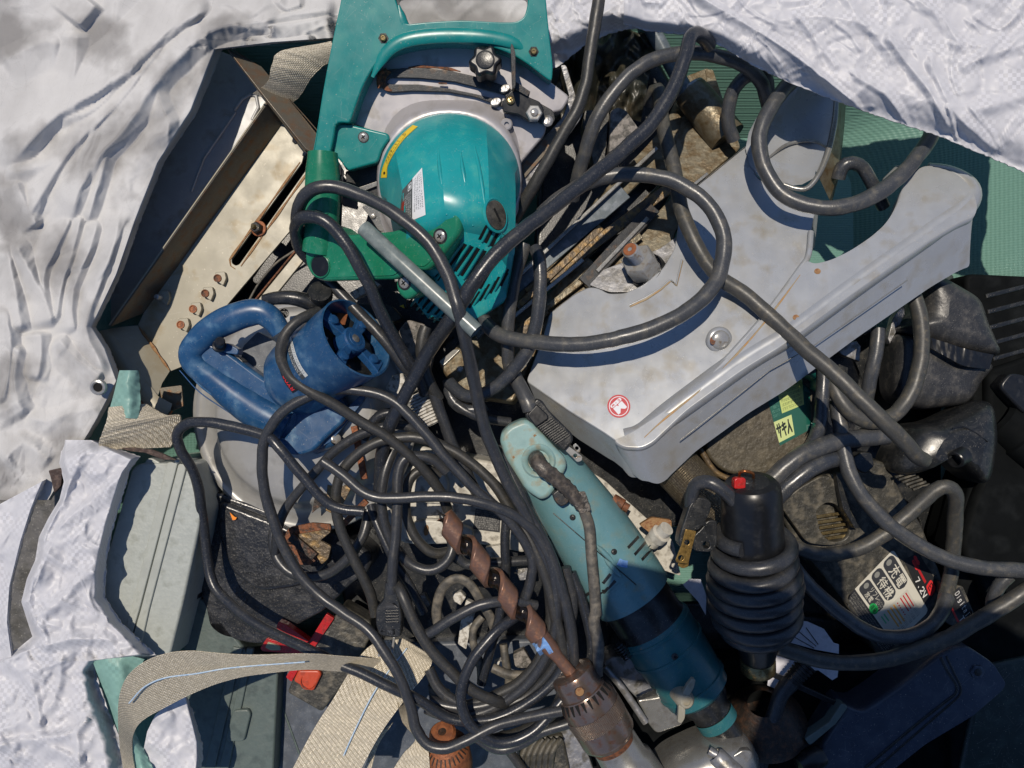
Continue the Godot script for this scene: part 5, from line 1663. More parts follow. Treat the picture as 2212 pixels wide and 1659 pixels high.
func cutter():
	var t := thing("groove_cutter", "large silver cast cutter with open grip, round red badge and bare spindle nut", "power cutter", W(1500, 600, -140))
	var m := MB.new()
	# guard plate
	var gp := fil(q2(V, [1136, 823, 1225, 885, 1305, 935, 1338, 958, 1370, 957, 1430, 903, 1533, 815, 1607, 738, 1667, 668, 1726, 586, 1749, 545, 1753, 500, 1760, 462, 1775, 440, 1700, 410, 1640, 385, 1614, 330, 1612, 312, 1505, 399, 1470, 428, 1463, 498, 1456, 537, 1431, 579, 1389, 614, 1350, 632, 1314, 633, 1294, 621, 1273, 618, 1240, 634, 1186, 676, 1172, 727], -14), 9, 3)
	slab(m, gp, 100, 12, [], Vector3(14, 0, 56), -1, true, 6)
	var guard := obj("guard", m, "silver_paint", t)
	# grip housing with the hand opening
	m = MB.new()
	var top := [1322, 950, 1360, 935, 1426, 892, 1530, 812, 1604, 735, 1664, 665, 1722, 584, 1742, 560, 1759, 568, 1792, 561, 1836, 540, 1881, 510, 1911, 483, 1929, 457, 1941, 431, 1952, 396, 1970, 370, 2000, 354, 2045, 362, 2083, 384, 2104, 412, 2114, 446, 2108, 466, 2078, 478, 2020, 512, 1851, 628, 1732, 716, 1688, 748, 1603, 800, 1484, 886, 1410, 956, 1385, 968, 1345, 966]
	slab(m, fil(q2(V, top, 2), 18, 5), 105, 30, [], Vector3(30, 0, 58), 28, true, 9)
	var grip := obj("grip_housing", m, "silver_paint", t)
	m = MB.new()   # the soft rounded shoulder above the side wall
	tube(m, cat(q2(V, [1352, 948, 1392, 934, 1484, 866, 1603, 780, 1688, 728, 1732, 696, 1851, 608, 2010, 496, 2072, 452, 2090, 424, 2078, 400, 2042, 382, 2000, 376], -25)), [22, 27, 28, 28, 28, 28, 28, 27, 24], 28)
	obj("rounded_edge", m, "silver_paint", grip)
	m = MB.new()   # seam line along the side wall
	tube(m, q2(V, [1470, 950, 1663, 800, 1760, 745, 1960, 605], -46), 1.2, 6)
	obj("casting_seam", m, "alu", grip)
	m = MB.new()   # raised bead beside the groove
	tube(m, cat(q2(V, [1366, 962, 1425, 905, 1530, 815, 1604, 738, 1664, 668, 1724, 586, 1746, 552, 1752, 500], -9)), 6.5, 12, 0.8)
	obj("bead", m, "silver_paint", t)
	m = MB.new()
	tube(m, cat(q2(V, [1392, 945, 1430, 911, 1538, 822, 1611, 746, 1671, 674, 1729, 594], 2)), [1, 3.6, 2.2, 4, 3, 3.6, 1.2], 8, 0.16)
	obj("groove_rust", m, "silver_groove", t)
	# screw with rusty slot
	var c := at(B3, 1530, 992, -14)
	m = MB.new()
	lathe(m, c, c + Vector3(0.1, 1, 0.1), [0, 28, 4, 28, 8, 25, 10, 20, 10, 0], 40)
	var wa := obj("washer", m, "silver_paint", guard)
	m = MB.new()
	lathe(m, c, c + Vector3(0.1, 1, 0.1), [9, 21, 13, 19, 16, 14, 17, 0], 32)
	obj("screw_head", m, "steel", wa)
	m = MB.new()
	slab(m, fil(q2(B3, [1465, 990, 1490, 945, 1530, 918, 1552, 932, 1520, 975, 1495, 1028, 1470, 1020], 4), 3), 2)
	obj("rust_patch", m, "rust", wa)
	for p in [[713, 495], [557, 830]]:
		var h := on(grip, B4, p[0], p[1])
		m = MB.new()
		lathe(m, h[0], h[0] + h[1], [-1, 6.8, 1.0, 6.4, 0.8, 5.4, 0.4, 0], 20)
		obj("plug_screw", m, "rust_light", grip)
	# badge
	var im := Image.create(256, 256, false, Image.FORMAT_RGBA8)
	im.fill(Color(0, 0, 0, 0))
	oval(im, 128, 128, 126, 126, C("b3242e"))
	oval(im, 128, 128, 108, 108, C("d9dadd"))
	oval(im, 128, 128, 100, 100, C("b3242e"))
	for y in range(62, 150):
		im.fill_rect(Rect2i(64, y, 128, 1), C("d4d6da"))
		if y < 96: im.fill_rect(Rect2i(int(94 + (y - 62)), y, maxi(1, 68 - 2 * (y - 62)), 1), C("b3242e"))
		if y > 128: im.fill_rect(Rect2i(128 - (y - 128) / 2, y, maxi(1, (y - 128)), 1), C("b3242e"))
	pill(im, 54, 156, 148, 40, 18, C("d4d6da"))
	write(im, "E", 72, 162, 26, 26, 5, C("b3242e")); write(im, "·", 112, 162, 30, 26, 8, C("b3242e")); write(im, "W", 152, 162, 32, 26, 5, C("b3242e"))
	var bm := printed("badge", im, 0.35)
	bm.transparency = BaseMaterial3D.TRANSPARENCY_ALPHA_SCISSOR
	m = MB.new()
	var u := Vector2(-0.75, 0.66) * 84; var w := Vector2(-0.66, -0.75) * 86
	var o := Vector2(805, 1475)
	var cs := [o - u - w, o + u - w, o + u + w, o - u + w]
	patch(m, guard, B3, [cs[0].x, cs[0].y, cs[1].x, cs[1].y, cs[2].x, cs[2].y, cs[3].x, cs[3].y], 4, 4, 0.8)
	obj("badge", m, bm, guard)
	# turning arrow cast into the guard
	m = MB.new()
	tube(m, q2(B3, [880, 742, 1000, 685, 1100, 620, 1178, 556], -12.5), 2.0, 8, 0.8)
	tube(m, q2(B3, [1178, 556, 1220, 592, 1262, 408], -12.5), 2.0, 8, 0.8)
	obj("arrow_mark", m, "silver_paint", guard)
	m = MB.new()
	tube(m, q2(B3, [885, 752, 1005, 695, 1105, 628, 1182, 562, 1222, 600, 1268, 415], -13), [1.5, 3.2, 2.6, 3.4, 2.2], 8, 0.25)
	obj("arrow_rust", m, "silver_groove", guard)
	# duct
	m = MB.new()
	skin(m, [q(A4, [190, 1080, -10, 215, 960, 0, 300, 800, 18, 430, 640, 40, 520, 520, 50]), q(A4, [300, 1140, -20, 330, 960, -20, 410, 800, -8, 500, 660, 10, 600, 520, 26]), q(A4, [450, 1180, -34, 480, 1000, -36, 540, 820, -34, 600, 660, -16, 680, 520, 0]),
		q(A4, [600, 1200, -34, 650, 1060, -36, 690, 860, -34, 730, 700, -20, 770, 520, 0]), q(A4, [700, 1240, -14, 780, 1090, -14, 830, 900, -10, 850, 720, -4, 860, 520, 6]), q(A4, [716, 1260, -8, 795, 1095, -6, 845, 900, 0, 862, 720, 4, 880, 520, 10])])
	skin(m, [q(A4, [190, 1080, -10, 300, 1140, -20, 450, 1180, -34, 600, 1200, -34, 700, 1240, -14]), q(A4, [220, 1200, -14, 330, 1330, -16, 480, 1350, -22, 600, 1340, -20, 690, 1290, -12])])
	obj("dust_duct", m, "silver_paint", t)
	m = MB.new()
	tube(m, cat(q(A4, [870, 520, 12, 850, 740, 6, 835, 900, 2, 790, 1100, -4, 720, 1270, -8, 640, 1365, -12, 560, 1370, -12, 470, 1340, -12])), [5, 6, 7, 7, 6, 5], 12)
	tube(m, cat(q(A4, [365, 1140, -22, 480, 1055, -26, 600, 1025, -30, 700, 1030, -28, 785, 1072, -14])), [2.5, 4, 4, 3], 10)
	obj("duct_rim", m, "alu", t)
	m = MB.new()
	skin(m, [q(A4, [870, 520, 10, 855, 760, 4, 840, 920, 0, 795, 1110, -6, 720, 1280, -10]), q(A4, [900, 560, -30, 880, 900, -40, 880, 1100, -50, 860, 1280, -60, 800, 1450, -70])])
	skin(m, [q(A4, [900, 560, -30, 880, 900, -40, 880, 1100, -50, 860, 1280, -60, 800, 1450, -70]), q(A4, [930, 560, -150, 910, 900, -160, 890, 1100, -160, 870, 1280, -160, 810, 1500, -160])])
	obj("duct_wall", m, "alu_dirty", t)
	# the mount seen inside the hand opening
	m = MB.new()
	slab(m, fil(q2(A4, [1180, 1300, 1290, 1190, 1325, 1200, 1350, 1280, 1240, 1340], -30), 6), 40, 4)
	obj("switch", m, "alu", t)
	# spindle
	m = MB.new()
	slab(m, fil(q2(B3, [588, 592, 640, 500, 700, 478, 830, 430, 1100, 330, 1224, 240, 1215, 330, 1100, 510, 900, 645, 735, 645], -44), 6), 10, 2)
	obj("flange", m, "alu_matt", t)
	var s0 := at(B3, 1010, 500, -44); var s1 := at(B3, 885, 335, 66)
	m = MB.new()
	lathe(m, s0, s1, [-10, 44, 4, 44, 12, 40, 18, 40], 40)
	obj("spindle_washer", m, "steel_dark", t)
	m = MB.new()
	lathe(m, s0, s1, [14, 38, 62, 38, 66, 35, 66, 19], 6, true)
	obj("spindle_nut", m, "steel", t)
	m = MB.new()
	var prof := []
	for k in 9: prof.append_array([62 + k * 4.6, 18.5, 64.3 + k * 4.6, 15.8])
	prof.append_array([104, 18, 108, 14, 108, 0])
	lathe(m, s0, s1, prof, 32, false, 0, TAU, 0.9)
	var sp := obj("spindle_thread", m, "steel", t)
	m = MB.new()
	lathe(m, s0, s1, [107.6, 15, 108.6, 14, 108.6, 5, 106, 4, 106, 0], 24)
	obj("spindle_end", m, "rust_orange", sp)
	# sole plate: bars and slots of the dusty base
	m = MB.new()
	var sole := fil(q2(V, [1480, 165, 1530, 146, 1600, 318, 1512, 410, 1460, 500, 1440, 560, 1260, 640, 1165, 735, 1132, 828, 1048, 868, 992, 832, 950, 792, 1010, 722, 1130, 596, 1250, 470, 1400, 312, 1440, 262], -74), 8)
	slab(m, sole, 9, 2, [q2(V, [1452, 372, 1478, 400, 1300, 582, 1270, 556], -74), q2(V, [1396, 380, 1420, 400, 1180, 640, 1150, 616], -74)])
	obj("sole_plate", m, "alu_dirty", t)
	for b in [[1474, 384, 1140, 634, 26, -52, "alu_brown"], [1420, 318, 1110, 606, 9, -34, "alu"], [1350, 412, 1085, 640, 40, -62, "pipe_grey"], [1414, 446, 1262, 612, 34, -40, "steel_dark"], [1386, 508, 1124, 708, 14, -46, "alu_dirty"], [1400, 470, 1290, 586, 10, -36, "alu"], [1300, 490, 1116, 664, 16, -44, "alu_brown"], [1530, 374, 1500, 398, 8, -40, "alu"], [1260, 560, 1090, 700, 10, -40, "alu"], [1180, 668, 1100, 740, 24, -48, "alu_brown"]]:
		m = MB.new()
		bar(m, W(b[0], b[1], b[5]), W(b[2], b[3], b[5]), b[4], 14, 2)
		obj("sole_bar", m, b[6], t)
	m = MB.new()   # lower end block of the sole
	slab(m, fil(q2(B2, [1340, 1165, 1450, 1060, 1660, 930, 1900, 960, 2000, 1180, 1880, 1440, 1750, 1420, 1480, 1380, 1380, 1240], -48), 8), 30, 6)
	obj("end_block", m, "alu_dirty", t)
	m = MB.new()
	slab(m, fil(q2(B2, [1340, 1150, 1450, 1058, 1500, 1060, 1372, 1182], -40), 5), 12, 4)
	slab(m, fil(q2(B2, [1570, 900, 1620, 850, 1690, 910, 1620, 985], -36), 4), 10, 2)
	obj("end_lip", m, "alu", t)
	screw(t, [at(B2, 1495, 1205, -47), Vector3.UP], 8, "alu", "rivet", false)
	# fence boss and its rod
	m = MB.new()
	lathe(m, W(1490, 196, -30), W(1590, 322, -60), [0, 30, 4, 40, 30, 42, 110, 44, 150, 44, 150, 0], 40)
	obj("rod_boss", m, "alu_dirty", t)
	m = MB.new()
	lathe(m, W(1492, 198, -30), W(1590, 322, -60), [-8, 22, -6, 38, 2, 39, 3, 30, -2, 24], 40)
	obj("boss_rim", m, "alu", t)
	m = MB.new()
	slab(m, fil(q2(A3, [1430, 500, 1490, 500, 1680, 1070, 1500, 1060, 1470, 800], -70), 6), 30, 6)
	slab(m, fil(q2(A3, [1290, 760, 1480, 1060, 1660, 1090, 1380, 1330, 1220, 1280, 1200, 1100], -60), 8), 30, 10)
	obj("fence_casting", m, "alu_dirty", t)
	m = MB.new()
	lathe(m, W(1352, -40, 120), W(1478, 190, -8), [0, 18, 300, 18], 28)
	var p := obj("fence_rod", m, "pipe_grey")
	tag(p, "straight grey metal rod running from the bag flap into the cutter base", "rod")

func turquoise_drill():
	var t := thing("turquoise_grinder", "old turquoise power drill with taped lead, partly in shade", "power drill", W(1340, 1260, -150))
	var m := MB.new()
	var a := W(1168, 990, -58); var b := W(1532, 1530, -66)
	var ln := (b - a).length() / S
	lathe(m, a, b, [-30, 40, 0, 64, 60, 76, 150, 86, 240, 91, 330, 92, 372, 90], 56)
	var body := obj("motor_housing", m, "turquoise", t)
	m = MB.new()
	lathe(m, a, b, [372, 88, 376, 80, 440, 79, 446, 82], 56)
	obj("dark_collar", m, "black_plastic", t)
	m = MB.new()
	lathe(m, a, b, [446, 82, 452, 86, 500, 86, 590, 80, 630, 76, 640, 64], 56)
	var gear := obj("gear_case", m, "turquoise_deep", t)
	m = MB.new()
	lathe(m, a, b, [640, 60, 660, 56, 676, 46, 690, 46], 40)
	lathe(m, a, b, [690, 42, 720, 42, 724, 34, 760, 34, 760, 0], 40)
	obj("nose", m, "black_plastic", t)
	m = MB.new()
	lathe(m, a, b, [692, 47, 716, 47], 40)
	obj("nose_ring", m, "turquoise_deep", t)
	# rounded block at the tail with the lead
	m = MB.new()
	slab(m, fil(q2(C3, [-20, 560, -60, 440, -50, 380, 10, 320, 110, 278, 170, 290, 262, 392, 420, 560, 432, 625, 362, 770, 300, 850, 240, 872, 130, 800, 60, 690], 44), 16), 84, 20, [], Vector3.ZERO, -1, true, 7)
	var block := obj("tail_block", m, "turquoise_worn", t)
	m = MB.new()
	tube(m, cat(q2(C3, [150, 300, 200, 380, 300, 480], 38)), [2, 4, 2], 8)
	obj("block_rib", m, "turquoise_worn", block)
	var c := at(C3, 222, 580, 44)
	m = MB.new()
	lathe(m, c, c + Vector3(0.03, 1, 0.05), [-2, 36, 3, 36, 6, 32, 5, 27, 0, 22, -14, 18, -14, 0], 40)
	obj("lead_socket", m, "turquoise_worn", block)
	for r in [[186, 400, 232, 372], [-6, 594, 46, 548]]:
		m = MB.new()
		strip(m, block, C3, [r[0], r[1], (r[0] + r[2]) / 2.0, (r[1] + r[3]) / 2.0, r[2], r[3]], 16, 8, 0.9)
		obj("rust_patch", m, "rust_light", block)
	m = MB.new()
	slab(m, fil(q2(C3, [318, 820, 380, 775, 450, 852, 440, 890, 388, 918, 340, 880], 56), 6), 60, 6)
	obj("switch", m, "steel_dark", t)
	# taped lead
	m = MB.new()
	var lead := cat(q(C3, [205, 560, 40, 215, 585, 72, 260, 640, 84, 340, 700, 76, 430, 780, 62, 500, 860, 52, 556, 920, 46]), false, 4)
	var rad := []
	for i in 30: rad.append(16.5 + (2.2 if i % 3 == 0 else 0.0) - i * 0.08)
	tube(m, lead, rad, 16)
	var tape := obj("taped_lead", m, "tape_dusty", t)
	m = MB.new()
	slab(m, fil(q2(C3, [470, 810, 560, 800, 605, 940, 530, 965, 470, 880], 62), 4), 3, 1)
	obj("tape_end", m, "tape_dusty", tape)
	m = MB.new()
	tube(m, cat(q(C3, [545, 920, 48, 590, 1060, 46, 605, 1250, 44, 625, 1480, 40, 640, 1700, 36])), 12, 14)
	tube(m, cat(q(E3, [640, 520, 36, 625, 600, 34, 655, 760, 30, 655, 900, 26, 660, 985, 20])), [12, 13, 13, 12, 9], 14)
	obj("lead", m, "rubber_dusty", t)
	# cooling slots
	for s in [[870, 1212, 948, 1130], [918, 1262, 1000, 1170], [970, 1300, 1042, 1222], [560, 1560, 650, 1500], [690, 1470, 745, 1400], [690, 1540, 780, 1450], [620, 1570, 700, 1520]]:
		m = MB.new()
		strip(m, body, C3, [s[0], s[1], (s[0] + s[2]) / 2.0, (s[1] + s[3]) / 2.0, s[2], s[3]], 22, 6, 0.7)
		obj("cooling_slot", m, "black_plastic", body)
		m = MB.new()
		strip(m, body, C3, [s[0] + 34, s[1] + 18, (s[0] + s[2]) / 2.0 + 34, (s[1] + s[3]) / 2.0 + 18, s[2] + 34, s[3] + 18], 12, 6, 3.0)
		obj("cooling_bar", m, "turquoise", body)
	m = MB.new()   # joint of the two halves of the casing
	var sp := PackedVector3Array()
	for k in 14: sp.append(on(body, C3, lerpf(330, 930, k / 13.0), lerpf(960, 1480, k / 13.0))[0])
	tube(m, sp, 1.3, 6)
	obj("casing_joint", m, "black_plastic", body)
	for p in [[470, 990], [770, 1240], [300, 1140]]: screw(body, on(body, C3, p[0], p[1]), 6.5, "steel_dark")
	for p in [[1000, 560], [1210, 850]]: screw(gear, on(gear, E3, p[0], p[1]), 7, "steel_dark")
	for r in [[455, 88], [505, 88], [600, 82]]:
		m = MB.new()
		lathe(m, a, b, [r[0], r[1] - 4, r[0] + 2, r[1], r[0] + 8, r[1], r[0] + 10, r[1] - 4], 48)
		obj("collar_ring", m, "turquoise_deep", gear)
	m = MB.new()
	strip(m, body, C3, [800, 1310, 830, 1325, 868, 1330], 50, 6, 0.8)
	obj("paint_mark", m, "blue_paint", body)
	for r in [[700, 1290, 820, 1420], [640, 1190, 760, 1310]]:
		m = MB.new()
		var pts := PackedVector3Array()
		for k in 5: pts.append(on(body, C3, lerpf(r[0], r[2], k / 4.0), lerpf(r[1], r[3], k / 4.0))[0])
		tube(m, pts, [2, 6, 6, 3], 8)
		obj("body_rib", m, "turquoise", body)
	m = MB.new()
	for k in 6: lathe(m, at(E3, 800 + k * 14, 760 + k * 16, -30), at(E3, 900, 830, -30) + Vector3(0.4, 0, 0.5), [0, 14, 3.5, 14, 3.6, 11, 4.2, 11], 16)
	obj("ribbed_knob", m, "black_plastic", t)
	# the small brass and plastic fitting beside it
	m = MB.new()
	lathe(m, at(C3, 1040, 1170, -60), at(C3, 1130, 1090, -30), [0, 18, 20, 18, 22, 22, 40, 22, 42, 16, 60, 16, 60, 0], 24)
	var f := obj("cable_gland", m, "white_dirty")
	tag(f, "small white plastic fitting with rusty end beside the turquoise drill", "fitting")
	m = MB.new()
	slab(m, fil(q2(C3, [955, 1045, 1010, 1010, 1050, 990, 1120, 1000, 1190, 1010, 1190, 1080, 1100, 1090, 1060, 1130], -44), 5), 14, 3)
	obj("rusty_collar", m, "rust_light", f)
	m = MB.new()
	lathe(m, at(C3, 760, 860, -50), at(C3, 880, 930, -40), [0, 14, 26, 14, 28, 10, 40, 10, 40, 0], 20)
	f = obj("threaded_stub", m, "rust")
	tag(f, "rusty threaded stub poking out behind the turquoise drill body", "bolt")

func helix(m: MB, a: Vector3, b: Vector3, t0: float, t1: float, turns: float, radii: Array, r: float, ph := 0.0):
	var z := (b - a).normalized()
	var x := z.cross(Vector3.RIGHT).normalized(); var y := z.cross(x)
	var p := PackedVector3Array()
	var n := int(turns * 26)
	for i in n + 1:
		var t := float(i) / n
		var f := t * (radii.size() - 1)
		var j := mini(int(f), radii.size() - 2)
		var rr := lerpf(radii[j], radii[j + 1], f - j) + nz.get_noise_1d(t * 500) * 9.0
		var g := ph + TAU * turns * t
		p.append(a + (z * (lerpf(t0, t1, t) + nz.get_noise_1d(t * 420 + 90) * 11.0) + (x * cos(g) + y * sin(g)) * rr) * S)
	tube(m, p, r, 14)
func torch_tool():
	var t := thing("black_trimmer", "black hand tool with its own cord coiled round the body and a red switch", "power tool", W(1630, 1250, -150))
	var m := MB.new()
	var a := W(1622, 1046, 112); var b := W(1640, 1500, -70)
	lathe(m, a, b, [-6, 36, -3, 50, 6, 57, 30, 60, 120, 62, 300, 62, 330, 54, 352, 50, 372, 46, 420, 40, 432, 36], 48)
	var body := obj("body", m, "black_gloss", t)
	m = MB.new()
	lathe(m, a, b, [-6, 36, -8, 0], 32)
	obj("end_cap", m, "black_plastic", t)
	m = MB.new()
	slab(m, fil(q2(C4, [90, 722, 240, 720, 282, 745, 270, 785, 226, 790, 100, 788], 118), 4), 8, 2)
	var sw := obj("switch_well", m, "black_plastic", t)
	m = MB.new()
	slab(m, fil(q2(C4, [110, 715, 128, 702, 182, 702, 196, 716, 192, 788, 108, 784], 134), 4), 18, 3)
	obj("red_slider", m, "red", sw)
	m = MB.new()
	slab(m, q2(C4, [194, 738, 268, 742, 264, 776, 194, 772], 122), 6, 1.5)
	obj("slider_track", m, "alu_matt", sw)
	m = MB.new()
	tube(m, cat(q(C4, [146, 700, 104, 148, 664, 122, 168, 654, 128, 222, 660, 128, 244, 672, 124, 248, 704, 104])), 3.2, 10)
	obj("wire_loop", m, "copper", t)
	m = MB.new()
	lathe(m, a, b, [434, 36, 438, 38, 464, 38, 468, 35, 468, 0], 32)
	obj("brass_collar", m, "brass_bolt", t)
	m = MB.new()
	helix(m, a, b, 118, 372, 7.6, [66, 72, 79, 84, 86, 84, 76, 62], 15, 0.6)
	obj("coiled_cord", m, "rubber", t)
	m = MB.new()
	tube(m, cat(q(C3, [1690, 950, 112, 1640, 870, 126, 1560, 790, 132, 1460, 735, 128, 1370, 750, 112, 1335, 830, 96, 1330, 900, 84])), 14, 14)
	obj("lead", m, "rubber", t)
	# folded plug with two brass blades
	m = MB.new()
	slab(m, fil(q2(C3, [1318, 900, 1370, 842, 1440, 850, 1486, 880, 1470, 960, 1400, 1080, 1330, 1100, 1290, 1240, 1238, 1190, 1250, 1110], 104), 10), 36, 9)
	slab(m, fil(q2(C3, [1400, 1080, 1450, 1010, 1520, 1010, 1520, 1200, 1470, 1245, 1340, 1235, 1350, 1120], 96), 12), 30, 4, [circ(at(C3, 1442, 1192, 96), 7, 16)])
	var plug := obj("plug", m, "black_plastic", t)
	for k in 9:
		m = MB.new()
		bar(m, at(C3, 1340 + k * 3, 950 + k * 11, 106), at(C3, 1420 + k * 3, 962 + k * 11, 106), 2.2, 3, 0.6)
		bar(m, at(C3, 1425 + k * 2, 1040 + k * 9, 98), at(C3, 1508 + k * 1, 1048 + k * 9, 98), 2.0, 3, 0.6)
		obj("plug_rib", m, "black_plastic", plug)
	m = MB.new()
	slab(m, fil(q2(C3, [1290, 1075, 1370, 1090, 1340, 1200, 1310, 1330, 1222, 1318, 1216, 1300, 1260, 1190], 112), 4), 4, 1, [circ(at(C3, 1300, 1172, 112), 5.5, 14), circ(at(C3, 1256, 1285, 112), 5.5, 14)])
	obj("plug_blade", m, "brass_prong", plug)
	m = MB.new()
	slab(m, fil(q2(C3, [1290, 1225, 1325, 1235, 1310, 1350, 1268, 1362, 1230, 1340], 92), 4), 4, 1)
	obj("plug_blade", m, "brass_prong", plug)
	# brown disc at the foot
	m = MB.new()
	lathe(m, W(1648, 1520, -92), W(1655, 1600, -170), [0, 34, 20, 60, 60, 92, 80, 96, 84, 90, 84, 0], 48)
	obj("foot_cone", m, "dark_rust", t)
func cases():
	# upright grey case: two shells with raised bands at the seam
	var t := thing("grey_tool_case", "pale grey textured plastic tool case standing on edge beside the white bag", "case", W(320, 1250, -400))
	var m := MB.new()
	slab(m, fil(q2(V, [284, 1012, 300, 1001, 379, 1000, 381, 1010, 272, 1418, 160, 1400, 226, 1215], -44), 12), 300, 12, [], Vector3.ZERO, -1, true, 6)
	obj("shell", m, "case_grey", t)
	m = MB.new()
	slab(m, fil(q2(V, [385, 1000, 405, 1004, 434, 1110, 420, 1180, 392, 1310, 362, 1430, 276, 1420], -46), 10), 300, 12, [], Vector3.ZERO, -1, true, 6)
	obj("shell", m, "case_grey", t)
	for p in [[C1, [1212, 590, 1278, 588, 1288, 600, 1010, 1659, 905, 2020, 830, 2020, 950, 1659]], [C1, [1294, 600, 1344, 606, 1348, 640, 1080, 1659, 1000, 2020, 915, 2020, 1020, 1659]]]:
		m = MB.new()
		slab(m, fil(q2(p[0], p[1], -40), 5), 12, 2.5)
		obj("seam_band", m, "case_band", t)
	m = MB.new()
	slab(m, fil(q2(C1, [1045, 600, 1070, 562, 1100, 560, 1160, 592, 1150, 620, 1050, 620], -50), 6), 30, 4)
	lathe(m, at(C1, 1290, 582, -50), at(C1, 1290, 582, 0), [0, 7, 14, 6, 18, 3, 18, 0], 16)
	obj("hinge", m, "case_band", t)
	# the lower case, its shade put into a darker colour
	t = thing("grey_green_tool_case", "grey green tool case, its shade put into the colour, with raised latch below the arching strap", "case", W(470, 1540, -420))
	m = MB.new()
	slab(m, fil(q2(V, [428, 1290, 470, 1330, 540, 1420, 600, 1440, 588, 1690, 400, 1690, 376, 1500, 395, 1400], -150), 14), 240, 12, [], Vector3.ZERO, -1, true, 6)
	var s := obj("shell", m, "case_shaded", t)
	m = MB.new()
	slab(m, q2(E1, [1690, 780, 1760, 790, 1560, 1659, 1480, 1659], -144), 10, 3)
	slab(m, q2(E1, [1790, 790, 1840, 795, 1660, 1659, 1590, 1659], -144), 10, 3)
	obj("seam_band", m, "case_shaded", t)
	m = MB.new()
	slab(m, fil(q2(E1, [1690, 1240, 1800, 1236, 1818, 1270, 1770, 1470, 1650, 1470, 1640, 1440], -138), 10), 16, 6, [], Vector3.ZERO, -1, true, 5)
	obj("latch", m, "case_shaded", t)
	m = MB.new()
	slab(m, fil(q2(E1, [1385, 400, 1440, 390, 1310, 800, 1280, 800], -130), 8), 30, 4)
	var st := obj("label_strip", m, "black_plastic", t)
	# big black moulded case with sparkling grain
	t = thing("black_moulded_case", "black grained plastic case with rounded lobes under the silver blade guard", "case", W(600, 1250, -420))
	m = MB.new()
	slab(m, fil(q2(V, [446, 1058, 520, 1080, 600, 1110, 700, 1140, 778, 1180, 805, 1206, 792, 1240, 758, 1263, 698, 1323, 654, 1346, 576, 1391, 551, 1395, 476, 1380, 447, 1358, 432, 1284, 418, 1216, 419, 1180, 440, 1164], -150), 16), 220, 26, [], Vector3.ZERO, -1, true, 8)
	var lid := obj("shell", m, "black_speckled", t)
	m = MB.new()
	slab(m, fil(q2(V, [470, 1080, 560, 1115, 650, 1150, 720, 1190, 700, 1230, 640, 1270, 560, 1280, 500, 1240, 470, 1160], -134), 22), 24, 18, [], Vector3.ZERO, -1, true, 7)
	obj("raised_panel", m, "black_speckled", t)
	m = MB.new()
	slab(m, q2(C1, [1668, 955, 1700, 985, 1718, 992, 1708, 1008, 1688, 1010], -126), 2)
	obj("orange_sticker", m, "orange", t)
	# dark grey board and the black and red tool lying on it
	m = MB.new()
	slab(m, fil(q2(V, [586, 1452, 640, 1430, 740, 1450, 790, 1500, 740, 1700, 572, 1700], -205), 10), 60, 5)
	var bo := obj("grey_board", m, "board")
	tag(bo, "dark blue grey plastic board beside the wide cream strap", "board")
	m = MB.new()
	tube(m, q2(E2, [200, 1200, 330, 1560], -204), 2.5, 6, 0.4)
	obj("moulded_line", m, "case_shaded", bo)
	t = thing("red_striped_tool", "black tool body with red stripe, red latch and square orange button", "tool", W(690, 1430, -260))
	m = MB.new()
	slab(m, fil(q2(E2, [640, 480, 850, 600, 850, 700, 700, 985, 490, 1255, 240, 1112, 290, 1000, 420, 790], -150), 8), 60, 5)
	obj("body", m, "black_dusty", t)
	m = MB.new()
	slab(m, fil(q2(E2, [525, 540, 582, 574, 450, 770, 400, 850, 335, 840], -142), 3), 12, 2)
	slab(m, fil(q2(E2, [230, 1000, 260, 950, 320, 950, 272, 1035], -146), 3), 12, 2)
	obj("red_stripe", m, "red", t)
	m = MB.new()
	slab(m, fil(q2(E2, [285, 1030, 320, 950, 470, 950, 490, 982, 432, 1100, 400, 1100], -136), 6), 16, 5)
	var ob := obj("orange_button", m, "red_orange", t)
	m = MB.new()
	lathe(m, at(E2, 393, 1030, -136), at(E2, 393, 1030, 100), [0.2, 16, 1.2, 17, 0.2, 18], 24)
	obj("button_ring", m, "red_orange", ob)
	m = MB.new()
	slab(m, fil(q2(E2, [45, 790, 92, 718, 210, 752, 395, 815, 335, 832, 60, 812], -120), 3), 24, 3)
	slab(m, fil(q2(E2, [160, 640, 178, 596, 240, 624, 400, 740, 360, 770, 200, 690], -116), 3), 24, 3)
	var la := obj("red_latch", m, "red", t)
	m = MB.new()
	slab(m, fil(q2(E2, [80, 785, 100, 745, 190, 775, 195, 805, 120, 806], -116), 3), 5, 1)
	obj("latch_window", m, "lens_window", la)

